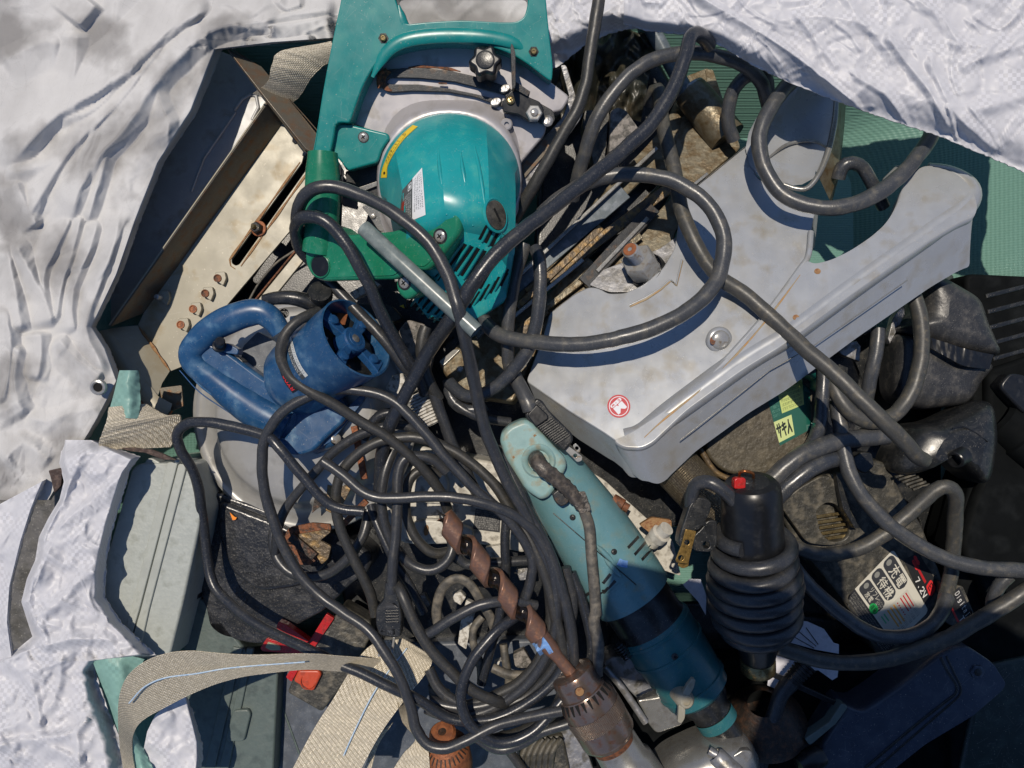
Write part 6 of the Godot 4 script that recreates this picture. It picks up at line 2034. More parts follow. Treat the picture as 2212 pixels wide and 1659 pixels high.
func charger_side():
	var t := thing("battery_charger", "black battery charger with white printed panel, red lettering and round battery well", "charger", W(1880, 1230, -320))
	var m := MB.new()
	var px := 900.0; var py := 700.0
	slab(m, fil(qt(C4, [420, 910, 560, 760, 700, 690, 830, 680, 1060, 560, 1220, 600, 1330, 820, 1470, 1040, 1530, 1190, 1620, 1420, 1640, 1700, 1300, 2180, 1230, 2160, 1080, 1860, 900, 1600, 740, 1400, 560, 1200], px, py, -140, 0, -0.12), 10), 160, 9, [], Vector3.ZERO, -1, true, 5)
	var body := obj("body", m, "black_dusty", t)
	# battery well
	m = MB.new()
	slab(m, fil(qt(C4, [440, 900, 580, 780, 740, 690, 830, 700, 1000, 1020, 1020, 1080, 930, 1180, 800, 1200, 640, 1180], px, py, -104, 0, -0.12), 16), 40, 10, [fil(qt(C4, [700, 940, 780, 880, 860, 900, 960, 1060, 930, 1150, 820, 1180, 740, 1110], px, py, -104, 0, -0.12), 14)])
	obj("well_collar", m, "black_dusty", t)
	m = MB.new()
	for k in 5: bar(m, at(C4, 700 + k * 14, 990 + k * 40, -132), at(C4, 960, 950 + k * 42, -132), 7, 6, 1)
	obj("well_contact", m, "brass_bolt", t)
	m = MB.new()
	slab(m, q2(C4, [850, 680, 890, 740, 960, 960, 1025, 1070, 985, 1072, 900, 930, 870, 800], -84), 20, 2)
	slab(m, fil(q2(C4, [960, 560, 1040, 510, 1110, 520, 1130, 620, 1060, 680, 990, 640], -100), 8), 30, 4)
	obj("well_guide", m, "black_plastic", t)
	# printed panel, drawn upright
	rng.seed = 31
	var im := Image.create(320, 256, false, Image.FORMAT_RGB8)
	var cream := C("c9c5b6"); var ink := C("34363a")
	im.fill(C("2b2c2f"))
	pill(im, 0, 0, 320, 196, 14, cream)
	im.fill_rect(Rect2i(0, 60, 320, 136), cream)
	pill(im, 10, 10, 150, 52, 20, ink); pill(im, 10, 70, 150, 52, 20, ink); pill(im, 10, 130, 150, 56, 16, ink)
	for k in 3: oval(im, 30, [36, 96, 152][k], 12, 12, C("82827c"))
	write(im, "充電", 54, 14, 44, 42, 3.6, cream, 1.15)
	write(im, "待機", 54, 76, 44, 40, 3.6, cream, 1.15)
	write(im, "リフレ", 54, 134, 20, 20, 2.4, cream, 1.15); write(im, "放電", 54, 158, 22, 22, 2.0, cream, 1.15)
	scribble(im, 120, 140, 34, 4, 10, cream)
	oval(im, 134, 180, 26, 18, C("1c9a4c"))
	write(im, "用", 116, 170, 15, 20, 2, C("10331c")); write(im, "途", 134, 170, 15, 20, 2, C("10331c"))
	im.fill_rect(Rect2i(176, 30, 124, 160), C("bdbaad"))
	for k in 3: im.fill_rect(Rect2i(184, 40 + k * 14, 70, 5), C("b02a2c"))
	for k in 6: im.fill_rect(Rect2i(190 + k * 12, 88, 6, 5), C("b02a2c"))
	for k in 3: im.fill_rect(Rect2i(184, 104 + k * 16, 90, 6), C("d89a3c"))
	for k in 2: im.fill_rect(Rect2i(184, 156 + k * 14, 40, 6), C("58a878"))
	scribble(im, 262, 40, 36, 7, 20, C("6a6a64"))
	scribble(im, 10, 204, 300, 5, 10, C("9a978c"))
	m = MB.new()
	patch(m, body, E4, [1262, 70, 1520, 520, 1196, 840, 905, 440], 14, 10, 0.9)
	obj("printed_panel", m, printed("printed_panel", im), body)
	im = Image.create(256, 128, false, Image.FORMAT_RGB8)
	im.fill(C("1f2022"))
	for k in 4: oval(im, 26 + k * 14, 40 + (k % 2) * 26, 17, 13, C("cf2a2c"))
	im.fill_rect(Rect2i(30, 52, 140, 16), C("a92024"))
	write(im, "7.2V", 112, 84, 24, 34, 5, C("d8d6d0"), 1.15)
	write(im, "E", 214, 34, 22, 40, 6, C("cf2a2c"))
	pill(im, 186, 20, 66, 52, 12, C("cf2a2c"))
	write(im, "E", 200, 28, 24, 34, 5, C("2b1214"))
	m = MB.new()
	patch(m, body, E4, [1440, 90, 1590, 330, 1500, 500, 1340, 150], 8, 8, 0.9)
	obj("red_print", m, printed("red_print", im), body)
	# second black pack beside it
	t = thing("black_battery_pack", "black battery pack with white lettering at the charger's far side", "battery pack", at(E4, 1740, 500, -260))
	im = Image.create(256, 128, false, Image.FORMAT_RGB8)
	im.fill(C("232427"))
	write(im, "Digital", 20, 14, 26, 40, 5, C("c9c8c4"), 1.15)
	write(im, "T", 200, 66, 26, 40, 6, C("c9c8c4"))
	im.fill_rect(Rect2i(0, 112, 256, 16), C("c22a28"))
	m = MB.new()
	slab(m, fil(q2(E4, [1600, 300, 1700, 330, 1770, 340, 1860, 560, 1740, 660, 1640, 600], -150), 5), 100, 4)
	var bp := obj("body", m, "black_dusty", t)
	m = MB.new()
	patch(m, bp, E4, [1740, 345, 1850, 555, 1745, 640, 1640, 420], 6, 6, 0.9)
	obj("pack_label", m, printed("pack_label", im), bp)
	# black nozzle
	t = thing("black_nozzle", "glossy black plastic nozzle with short open spout", "nozzle", W(2080, 960, -240))
	m = MB.new()
	dome(m, cat(q2(C4, [1220, 590, 1290, 440, 1380, 330, 1540, 300, 1700, 230, 1860, 150, 1940, 160, 1966, 300, 1968, 460, 1905, 732, 1760, 670, 1660, 570, 1540, 560, 1400, 660, 1270, 670], -120), true), [[1.0, -60], [1.0, 0], [0.97, 22], [0.88, 42], [0.7, 58], [0.45, 66]])
	obj("body", m, "black_plastic", t)
	m = MB.new()
	lathe(m, at(C4, 1760, 540, -60), at(C4, 1668, 605, -30), [0, 22, 12, 20, 30, 19, 32, 17, 32, 13, 10, 12, 10, 0], 32)
	obj("spout", m, "black_gloss", t)
	m = MB.new()
	tube(m, cat(q2(C4, [1690, 345, 1760, 330, 1850, 370, 1950, 440], -55)), 2, 8)
	obj("ridge", m, "black_gloss", t)
	# the big dark machine at the edge
	t = thing("dark_machine", "large dark plastic machine body at the edge, its shade put into the colour", "machine", W(2180, 1000, -300))
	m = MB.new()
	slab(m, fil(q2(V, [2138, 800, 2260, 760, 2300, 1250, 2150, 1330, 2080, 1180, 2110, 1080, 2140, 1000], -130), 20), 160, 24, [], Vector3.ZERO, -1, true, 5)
	obj("body", m, "shade_black", t)
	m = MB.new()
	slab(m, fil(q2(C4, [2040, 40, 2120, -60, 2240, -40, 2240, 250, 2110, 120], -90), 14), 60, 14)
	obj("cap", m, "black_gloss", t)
	m = MB.new()
	for k in 6: bar(m, at(C4, 1280 + k * 26, 700 + k * 18, -110), at(C4, 1400 + k * 26, 660 + k * 18, -110), 5, 8, 1)
	var gr := obj("rib_plate", m, "black_dusty")
	tag(gr, "small ribbed black plate between the charger and the nozzle", "plate")
func drum_side():
	# olive drum with its sticker
	var t := thing("olive_drum", "dusty olive motor drum with green and yellow sticker under the cutter grip", "motor", W(1640, 920, -200))
	var m := MB.new()
	slab(m, fil(q2(V, [1520, 975, 1560, 1020, 1625, 1032, 1680, 1018, 1735, 985, 1768, 920, 1770, 850, 1740, 800, 1640, 830, 1540, 910], -110), 26), 140, 8, [], Vector3.ZERO, -1, true, 5)
	var face := obj("drum_face", m, "olive", t)
	m = MB.new()
	tube(m, cat(q2(V, [1512, 970, 1552, 1024, 1622, 1040, 1690, 1026, 1746, 990, 1778, 920], -116)), 7, 10)
	obj("drum_rim", m, "alu_brown", t)
	rng.seed = 12
	var im := Image.create(256, 192, false, Image.FORMAT_RGB8)
	im.fill(C("0f5549"))
	im.fill_rect(Rect2i(60, 0, 130, 96), C("b9c877"))
	scribble(im, 70, 10, 110, 6, 14, C("2c3a24"))
	im.fill_rect(Rect2i(0, 112, 112, 70), C("c3cf8c"))
	write(im, "サキ人", 6, 124, 30, 44, 7, C("16211b"), 1.1)
	scribble(im, 8, 20, 44, 6, 14, C("6f9a8c"))
	m = MB.new()
	patch(m, face, C4, [330, 60, 700, -60, 700, 330, 440, 470], 8, 8, 0.8)
	obj("sticker", m, printed("drum_sticker", im), face)
	# mesh cylinder under the badge end
	t = thing("mesh_sleeve", "dusty metal sleeve with square grid pattern below the cutter's rounded corner", "sleeve", W(1480, 1020, -160))
	m = MB.new()
	lathe(m, W(1392, 935, -82), W(1570, 1128, -90), [0, 50, 60, 52, 62, 54, 262, 54, 264, 50, 264, 0], 48)
	obj("sleeve", m, "mesh_metal", t)
	# black hide pouch with a taped seam
	t = thing("black_motor_cover", "scuffed black rounded cover with taped seam beside the cutter grip", "cover", W(2030, 740, -260))
	m = MB.new()
	dome(m, cat(q2(B4, [1310, 920, 1420, 800, 1445, 560, 1530, 518, 1720, 612, 1842, 702, 1904, 870, 1976, 1040, 1985, 1110, 1760, 1090, 1530, 1030], -150), true), [[1.0, -60], [1.0, 0], [0.96, 24], [0.86, 42], [0.66, 54], [0.4, 58]])
	obj("upper_cover", m, "black_hide", t)
	m = MB.new()
	dome(m, cat(q2(B4, [1262, 1100, 1300, 950, 1530, 1030, 1720, 1120, 1960, 1170, 1890, 1290, 1780, 1450, 1600, 1482, 1420, 1492, 1262, 1390], -160), true), [[1.0, -60], [1.0, 0], [0.95, 20], [0.84, 34], [0.6, 42], [0.3, 45]])
	obj("lower_cover", m, "black_hide", t)
	m = MB.new()
	ribbon(m, q(B4, [1500, 965, -96, 1640, 1010, -92, 1800, 1060, -92, 1990, 1100, -100]), q(B4, [1510, 1040, -100, 1640, 1110, -92, 1780, 1180, -92, 1960, 1205, -104]), 6)
	obj("seam_tape", m, "black_gloss", t)
	# dark green board with two slots
	m = MB.new()
	slab(m, fil(q2(V, [1990, 545, 2060, 532, 2240, 590, 2260, 900, 2190, 880, 2100, 820, 2000, 640], -290), 8), 40, 4, [q2(B4, [1680, 378, 1955, 480, 1930, 498, 1672, 404], -290), q2(B4, [1610, 455, 1786, 530, 1764, 548, 1590, 478], -290)])
	var o := obj("slotted_board", m, "dark_green")
	tag(o, "dark green board with two long slots against the pale green lining", "board")
	# pale inner part showing below the grip
	m = MB.new()
	slab(m, q2(B4, [1340, 730, 1350, 810, 1240, 1020, 1225, 980, 1262, 830], -170), 20, 2)
	o = obj("pale_bracket", m, "alu_matt")
	tag(o, "narrow pale metal bracket beside the scuffed black cover", "bracket")
	m = MB.new()
	slab(m, q2(B4, [820, 1030, 1000, 1000, 1028, 1040, 1020, 1150, 890, 1100], -190), 20, 2)
	o = obj("pale_bracket", m, "alu_matt")
	tag(o, "pale metal bracket glimpsed in the gap under the cutter grip", "bracket")

func drill_and_chuck():
	# auger bit held in the big chuck
	var t := thing("auger_drill", "silver drill with heavy keyed chuck holding a rusty auger bit", "power drill", W(1330, 1560, -60))
	var m := MB.new()
	var a := W(947, 1106, 34); var b := W(1240, 1462, 26)
	var z := (b - a).normalized()
	var ln := (b - a).length() / S
	var x := z.cross(Vector3.UP).normalized(); var y := z.cross(x)
	var lands := []
	var pitch := 92.0
	var tw := 338.0
	# the land: an outer band that winds round, with the web behind it
	for part in [["flute_land", "auger", 0.0, 3.9, 25.5, 21.0], ["flute_web", "auger_groove", 3.9, TAU, 9.0, 8.0]]:
		m = MB.new()
		var g := []
		var steps := 150
		for i in steps + 1:
			var s := 14.0 + (tw - 14.0) * i / steps
			var row := PackedVector3Array()
			for k in 15:
				var ga := lerpf(part[2], part[3], k / 14.0)
				var r: float = part[4]
				if part[0] == "flute_land": r = 25.5 - (8.0 if k == 0 or k == 14 else 0.0)
				else: r = lerpf(15.5, 8.0, sin(PI * k / 14.0))
				var ang := ga + s / pitch * TAU - 0.52
				row.append(a + (z * s + (x * cos(ang) + y * sin(ang)) * r) * S)
			g.append(row)
		skin(m, g)
		lands.append(obj(part[0], m, part[1], t))
	m = MB.new()
	lathe(m, a, b, [tw - 10, 12, tw, 21, tw + 6, 18.5, tw + 34, 18, tw + 60, 13, tw + 90, 13, ln + 10, 13.5], 24)
	var sh := obj("shank", m, "auger", t)
	m = MB.new()
	lathe(m, a, b, [-6, 0, -2, 3, 2, 2, 4, 5, 7, 3.5, 10, 6, 18, 8], 12, false, 0, TAU, 0.95)
	obj("lead_screw", m, "steel_dark", t)
	m = MB.new()
	strip(m, sh, E2, [2050, 720, 2092, 780, 2130, 840], 96, 8, 0.8)
	obj("paint_mark", m, "blue_paint", sh)
	# chuck
	var ca := W(1232, 1448, 20); var cb := W(1334, 1622, 10)
	var cl := (cb - ca).length() / S
	m = MB.new()
	lathe(m, ca, cb, [0, 14, 0, 36, 4, 46, 12, 49, 46, 50, 47, 54], 48)
	var nose := obj("chuck_nose", m, "chuck_steel", t)
	m = MB.new()
	lathe(m, ca, cb, [47, 54, 66, 61, 92, 62], 48)
	lathe(m, ca, cb, [126, 62, 160, 62, 166, 60, 178, 50], 48)
	obj("chuck_sleeve", m, "chuck_steel", t)
	m = MB.new()
	lathe(m, ca, cb, [92, 62.6, 126, 62.6], 64)
	obj("knurled_band", m, "knurled", t)
	m = MB.new()
	lathe(m, ca, cb, [178, 50, 190, 46, 196, 34, 196, 0], 40)
	obj("chuck_back", m, "rust", t)
	var cz := (cb - ca).normalized()
	var cx := cz.cross(Vector3.UP).normalized(); var cy := cz.cross(cx)
	for k in 26:
		var g := TAU * k / 26
		var o := cx * cos(g) + cy * sin(g)
		if o.y < -0.35: continue
		m = MB.new()
		var side := cz.cross(o)
		var p0 := ca + (cz * 49 + o * 56.4) * S
		var p1 := ca + (cz * 68 + o * 63.2) * S
		slab(m, PackedVector3Array([p0 - side * 4.2 * S, p0 + side * 4.2 * S, p1 + side * 1.2 * S, p1 - side * 1.0 * S]), 2)
		obj("key_gap", m, "black_gap", t)
	var h := on(nose, E3, 520, 1105)
	m = MB.new()
	lathe(m, h[0], h[0] + h[1], [-0.5, 10.5, 1.0, 10.5, 1.0, 0], 24)
	var kh := obj("key_hole", m, "dark_rust", nose)
	m = MB.new()
	lathe(m, h[0] + h[1] * 0.6 * S, h[0] + h[1], [0.8, 8.8, 0.9, 0], 20)
	obj("rust_plug", m, "rust_light", kh)
	# gear head of the drill
	m = MB.new()
	lathe(m, W(1318, 1590, 0), W(1385, 1700, -8), [0, 46, 4, 50, 60, 52, 70, 60, 140, 64], 48)
	obj("spindle_collar", m, "alu", t)
	m = MB.new()
	dome(m, cat(q2(E3, [960, 1720, 1050, 1640, 1150, 1545, 1280, 1475, 1400, 1425, 1540, 1398, 1690, 1402, 1770, 1480, 1806, 1570, 1790, 1700, 1700, 1900, 1300, 1960, 1050, 1880], -60), true), [[1.0, -50], [1.0, 0], [0.985, 22], [0.94, 42], [0.85, 58], [0.7, 70], [0.5, 78], [0.25, 81]])
	obj("gear_head", m, "alu", t)
	m = MB.new()
	lathe(m, at(E3, 1500, 1560, 8), at(E3, 1640, 1690, 16), [0, 16, 6, 20, 60, 21], 24)
	lathe(m, at(E3, 1460, 1530, 4), at(E3, 1540, 1580, 12), [0, 9, 26, 9, 26, 0], 16)
	obj("head_rib", m, "alu_matt", t)
	m = MB.new()
	slab(m, fil(q2(E3, [1590, 1600, 1700, 1530, 1770, 1540, 1780, 1590, 1700, 1660, 1640, 1670], 6), 6), 20, 5)
	obj("head_cap", m, "alu", t)
	# grey casting with the wing nut
	t = thing("cast_bracket", "grey cast metal bracket with beige wing nut beside the chuck", "bracket", at(E3, 1100, 1200, -160))
	m = MB.new()
	slab(m, fil(q2(E3, [690, 900, 760, 850, 900, 850, 1060, 980, 1160, 1060, 1230, 1130, 1250, 1260, 1130, 1300, 960, 1180, 900, 1120, 780, 1000], -80), 10), 80, 8)
	obj("casting", m, "alu_matt", t)
	m = MB.new()
	slab(m, fil(q2(E3, [930, 1165, 1060, 1150, 1180, 1120, 1260, 1240, 1280, 1350, 1160, 1390, 1080, 1420, 1010, 1330, 990, 1260], -62), 12), 60, 14, [], Vector3.ZERO, -1, true, 6)
	obj("casting_lobe", m, "alu", t)
	m = MB.new()
	tube(m, cat(q(E3, [700, 930, -50, 800, 1040, -44, 900, 1180, -44, 1000, 1330, -40])), 8, 12)
	obj("casting_rim", m, "alu_matt", t)
	m = MB.new()
	ribbon(m, q(E3, [930, 1150, -30, 1040, 1100, -26, 1150, 1060, -26, 1220, 1010, -30]), q(E3, [945, 1172, -50, 1060, 1130, -50, 1170, 1090, -50, 1240, 1040, -50]), 3)
	obj("leaf", m, "black_plastic", t)
	m = MB.new()
	var wc := at(E3, 1292, 1172, 40)
	lathe(m, wc, wc + Vector3(0.1, 1, 0), [-70, 22, -4, 20, 2, 16, 6, 13, 6, 8, 3, 8, 3, 0], 28)
	slab(m, fil(q2(E3, [1265, 1130, 1300, 1060, 1340, 1008, 1364, 1020, 1352, 1080, 1318, 1140], 46), 5), 12, 4)
	slab(m, fil(q2(E3, [1240, 1200, 1290, 1230, 1286, 1300, 1262, 1338, 1232, 1330, 1238, 1260], 46), 5), 12, 4)
	obj("wing_nut", m, "beige_steel", t)
	# rust brown chuck by the straps
	t = thing("rusty_chuck", "small rust brown keyed chuck standing beside the twisted strap", "chuck", at(E2, 1410, 1600, -100))
	m = MB.new()
	var ra := at(E2, 1366, 1395, 16); var rb := at(E2, 1440, 1700, -70)
	lathe(m, ra, rb, [0, 9, -1, 14, 0, 24, 6, 29, 40, 29, 44, 33], 40)
	lathe(m, ra, rb, [4, 10, 0, 9], 20)
	obj("nose", m, "rust_orange", t)
	m = MB.new()
	lathe(m, ra, rb, [44, 33, 58, 47, 64, 50, 120, 51, 140, 48, 140, 0], 40)
	obj("sleeve", m, "rust_orange", t)
	m = MB.new()
	lathe(m, ra, rb, [0.5, 9.5, 1.5, 0], 16)
	obj("bore", m, "dark_rust", t)
	var rz := (rb - ra).normalized(); var rx := rz.cross(Vector3.UP).normalized(); var ry := rz.cross(rx)
	for k in 28:
		var g := TAU * k / 28
		var o := rx * cos(g) + ry * sin(g)
		if o.y < -0.2: continue
		var side := rz.cross(o)
		m = MB.new()
		var p0 := ra + (rz * 46 + o * 36.5) * S; var p1 := ra + (rz * 59 + o * 48.6) * S
		slab(m, PackedVector3Array([p0 - side * 1.8 * S, p0 + side * 1.8 * S, p1 + side * 1.5 * S, p1 - side * 1.5 * S]), 2)
		obj("key_gap", m, "dark_rust", t)

func bottom_drill():
	var t := thing("black_drill_body", "dark blue black drill body with hex nut, lying in the photographer's shade", "power drill", W(1950, 1540, -160))
	var m := MB.new()
	slab(m, fil(q2(E4, [660, 1740, 700, 1600, 760, 1500, 940, 1215, 990, 1240, 1060, 1255, 1180, 1180, 1340, 1060, 1600, 850, 1720, 790, 1820, 780, 2000, 900, 2096, 1050, 2060, 1110, 1850, 1290, 1500, 1500, 1200, 1740], -84), 14), 130, 22, [], Vector3(20, 0, 30), -1, true, 6)
	var body := obj("body", m, "navy_plastic", t)
	m = MB.new()
	tube(m, cat(q2(E4, [1060, 1659, 1400, 1370, 1640, 1180, 1715, 1120, 1722, 1060, 1660, 960, 1610, 860], -83)), 3.2, 8, 0.6)
	tube(m, cat(q2(E4, [1110, 1690, 1430, 1410, 1660, 1210, 1745, 1130, 1750, 1060, 1700, 960, 1650, 850], -83)), 2.4, 8, 0.6)
	obj("seam_line", m, "black_plastic", body)
	hexnut(body, at(E4, 1866, 956, -85), Vector3(0, 1, .05).normalized(), 16, 6, "navy_plastic", "nut", 0.55, "steel_dark")
	m = MB.new()
	slab(m, fil(q2(E4, [622, 1450, 800, 1330, 890, 1190, 940, 1215, 850, 1340, 660, 1500], -60), 6), 30, 4)
	obj("grey_trim", m, "case_shaded", t)
	m = MB.new()
	lathe(m, at(E4, 740, 1560, -70), at(E4, 520, 1690, -50), [0, 22, 14, 26, 40, 26, 60, 20, 64, 0], 28)
	obj("front_cap", m, "black_gloss", t)
	t = thing("ribbed_cord_boot", "black ribbed cord boot with straight lead, lying over white paper in the shade", "cord boot", at(E4, 500, 1100, -110))
	m = MB.new()
	var ba := at(E4, 640, 900, -70); var bb := at(E4, 490, 1060, -70)
	var prof := []
	for k in 8: prof.append_array([k * 8.0, 23 - k * .6, k * 8.0 + 4.5, 23 - k * .6, k * 8.0 + 5, 18, k * 8.0 + 7.5, 18])
	lathe(m, ba, bb, prof, 24, false, 0, TAU, 0.95)
	obj("boot", m, "black_plastic", t)
	m = MB.new()
	tube(m, cat(q(E4, [520, 1030, -70, 450, 1120, -70, 400, 1260, -72, 320, 1480, -80, 290, 1659, -80])), [20, 17, 16, 20, 18], 14)
	obj("lead", m, "rubber", t)
	m = MB.new()
	bar(m, at(E4, 340, 960, -64), at(E4, 860, 1200, -84), 12, 10, 2)
	obj("strip", m, "black_gloss", t)
	# crumpled white papers
	for p in [["crumpled white paper with ruled lines under the coiled black tool", E4, [500, 745, 570, 590, 640, 596, 760, 650, 830, 750, 868, 762, 868, 830, 700, 800], -120], ["white paper scrap below the thick shaded cord", E4, [350, 1060, 370, 880, 460, 815, 560, 870, 700, 910, 864, 945, 858, 1000, 820, 1022, 720, 950, 600, 960, 440, 1090, 400, 1080], -130],
			["bright white folded paper beside the teal drill end", E3, [1000, 910, 1036, 872, 1080, 890, 1190, 1000, 1132, 1076, 1050, 1010], -72], ["pale violet paper in shade beside the coiled cord", C3, [1270, 1480, 1320, 1436, 1400, 1440, 1440, 1560, 1436, 1700, 1380, 1600], -100]]:
		m = MB.new()
		slab(m, q2(p[1], p[2], p[3]), 1.5)
		var o := obj("paper_scrap", m, "paper")
		tag(o, p[0], "paper")
		if p[1] == E4 and p[3] == -120:
			m = MB.new()
			for k in 3: tube(m, q2(E4, [530 + k * 50, 700 - k * 30, 690 + k * 14, 790 - k * 14], -119), 1.0, 5, 0.3)
			obj("ruled_line", m, "black_plastic", o)
func pale_machine():
	var t := thing("pale_power_tool", "dirty white power tool under the tangled cords with a black printed label", "power tool", W(1010, 1130, -260))
	var m := MB.new()
	slab(m, fil(q2(C2, [900, 520, 1010, 470, 1200, 470, 1400, 520, 1560, 560, 1900, 620, 1960, 1000, 1980, 1260, 1700, 1200, 1440, 1180, 1200, 1200, 1060, 1180, 950, 1000, 890, 740], -150), 16), 120, 22, [], Vector3.ZERO, -1, true, 6)
	var b := obj("body", m, "white_dirty", t)
	m = MB.new()
	slab(m, fil(q2(C2, [1040, 620, 1200, 600, 1380, 640, 1420, 760, 1380, 900, 1120, 880, 1060, 800], -136), 12), 30, 10)
	slab(m, fil(q2(C2, [1070, 1060, 1240, 1000, 1420, 1010, 1600, 1080, 1590, 1180, 1300, 1190, 1100, 1160], -130), 12), 30, 12)
	obj("swelling", m, "white_dirty", t)
	rng.seed = 5
	var im := Image.create(192, 160, false, Image.FORMAT_RGB8)
	im.fill(C("26272a"))
	for k in 9: scribble(im, 8, 8 + k * 16, 172, 1, 18, C("c9c7c0"))
	m = MB.new()
	patch(m, b, C2, [1610, 925, 1790, 955, 1785, 1100, 1590, 1075], 4, 4, 0.8)
	obj("warning_label", m, printed("warning_label", im), b)
	m = MB.new()
	slab(m, fil(q2(C2, [1232, 1070, 1250, 1040, 1268, 1060, 1262, 1120, 1236, 1125], -126), 4), 3, 1)
	obj("rust_patch", m, "rust_light", b)
	# corrugated white hose and chalky rubble of parts
	m = MB.new()
	var prof := []
	for k in 11: prof.append_array([k * 7.0, 30, k * 7.0 + 3.6, 31, k * 7.0 + 5.4, 25, k * 7.0 + 6.6, 25])
	lathe(m, W(904, 848, -40), W(944, 930, -46), prof, 28, false, 0, TAU, 0.9)
	var o := obj("corrugated_hose", m, "white_chalk")
	tag(o, "short chalky white corrugated hose between the black cords", "hose")
	m = MB.new()
	slab(m, fil(q2(C2, [950, 60, 1000, -40, 1080, -60, 1110, 60, 1120, 140, 1060, 130, 1040, 90], -44), 6), 40, 8)
	slab(m, fil(q2(C2, [1085, 0, 1180, -20, 1190, 60, 1130, 100], -60), 6), 40, 8)
	o = obj("chalky_lever", m, "white_chalk")
	tag(o, "chalk white worn metal lever beside the blue saw motor", "lever")
	m = MB.new()
	slab(m, fil(q2(B2, [690, 650, 760, 610, 870, 560, 920, 590, 800, 660, 730, 700], -60), 4), 26, 5)
	o = obj("pale_bracket", m, "white_chalk")
	tag(o, "whitish metal strip below the green side handle", "bracket")
	m = MB.new()
	slab(m, fil(q2(B2, [1040, 930, 1110, 840, 1250, 880, 1260, 1000, 1300, 1100, 1250, 1300, 1150, 1260, 1100, 1080], -80), 10), 50, 12)
	o = obj("stone_grey_body", m, "stone_grey")
	tag(o, "mottled grey metal body below the teal motor vents", "tool body")
	m = MB.new()
	slab(m, fil(q2(B2, [700, 720, 1000, 740, 1080, 840, 900, 900, 760, 860], -120), 10), 50, 8)
	slab(m, fil(q2(B2, [1030, 640, 1100, 680, 1110, 760, 1060, 752], -90), 4), 20, 3)
	o = obj("grey_plate", m, "dark_green")
	tag(o, "dark grey plate in the shade behind the blue saw motor", "plate")
	m = MB.new()
	slab(m, q2(B2, [1056, 746, 1084, 736, 1092, 762], -84), 3)
	o = obj("yellow_tab", m, "yellow")
	tag(o, "tiny yellow tab below the teal motor housing", "tab")

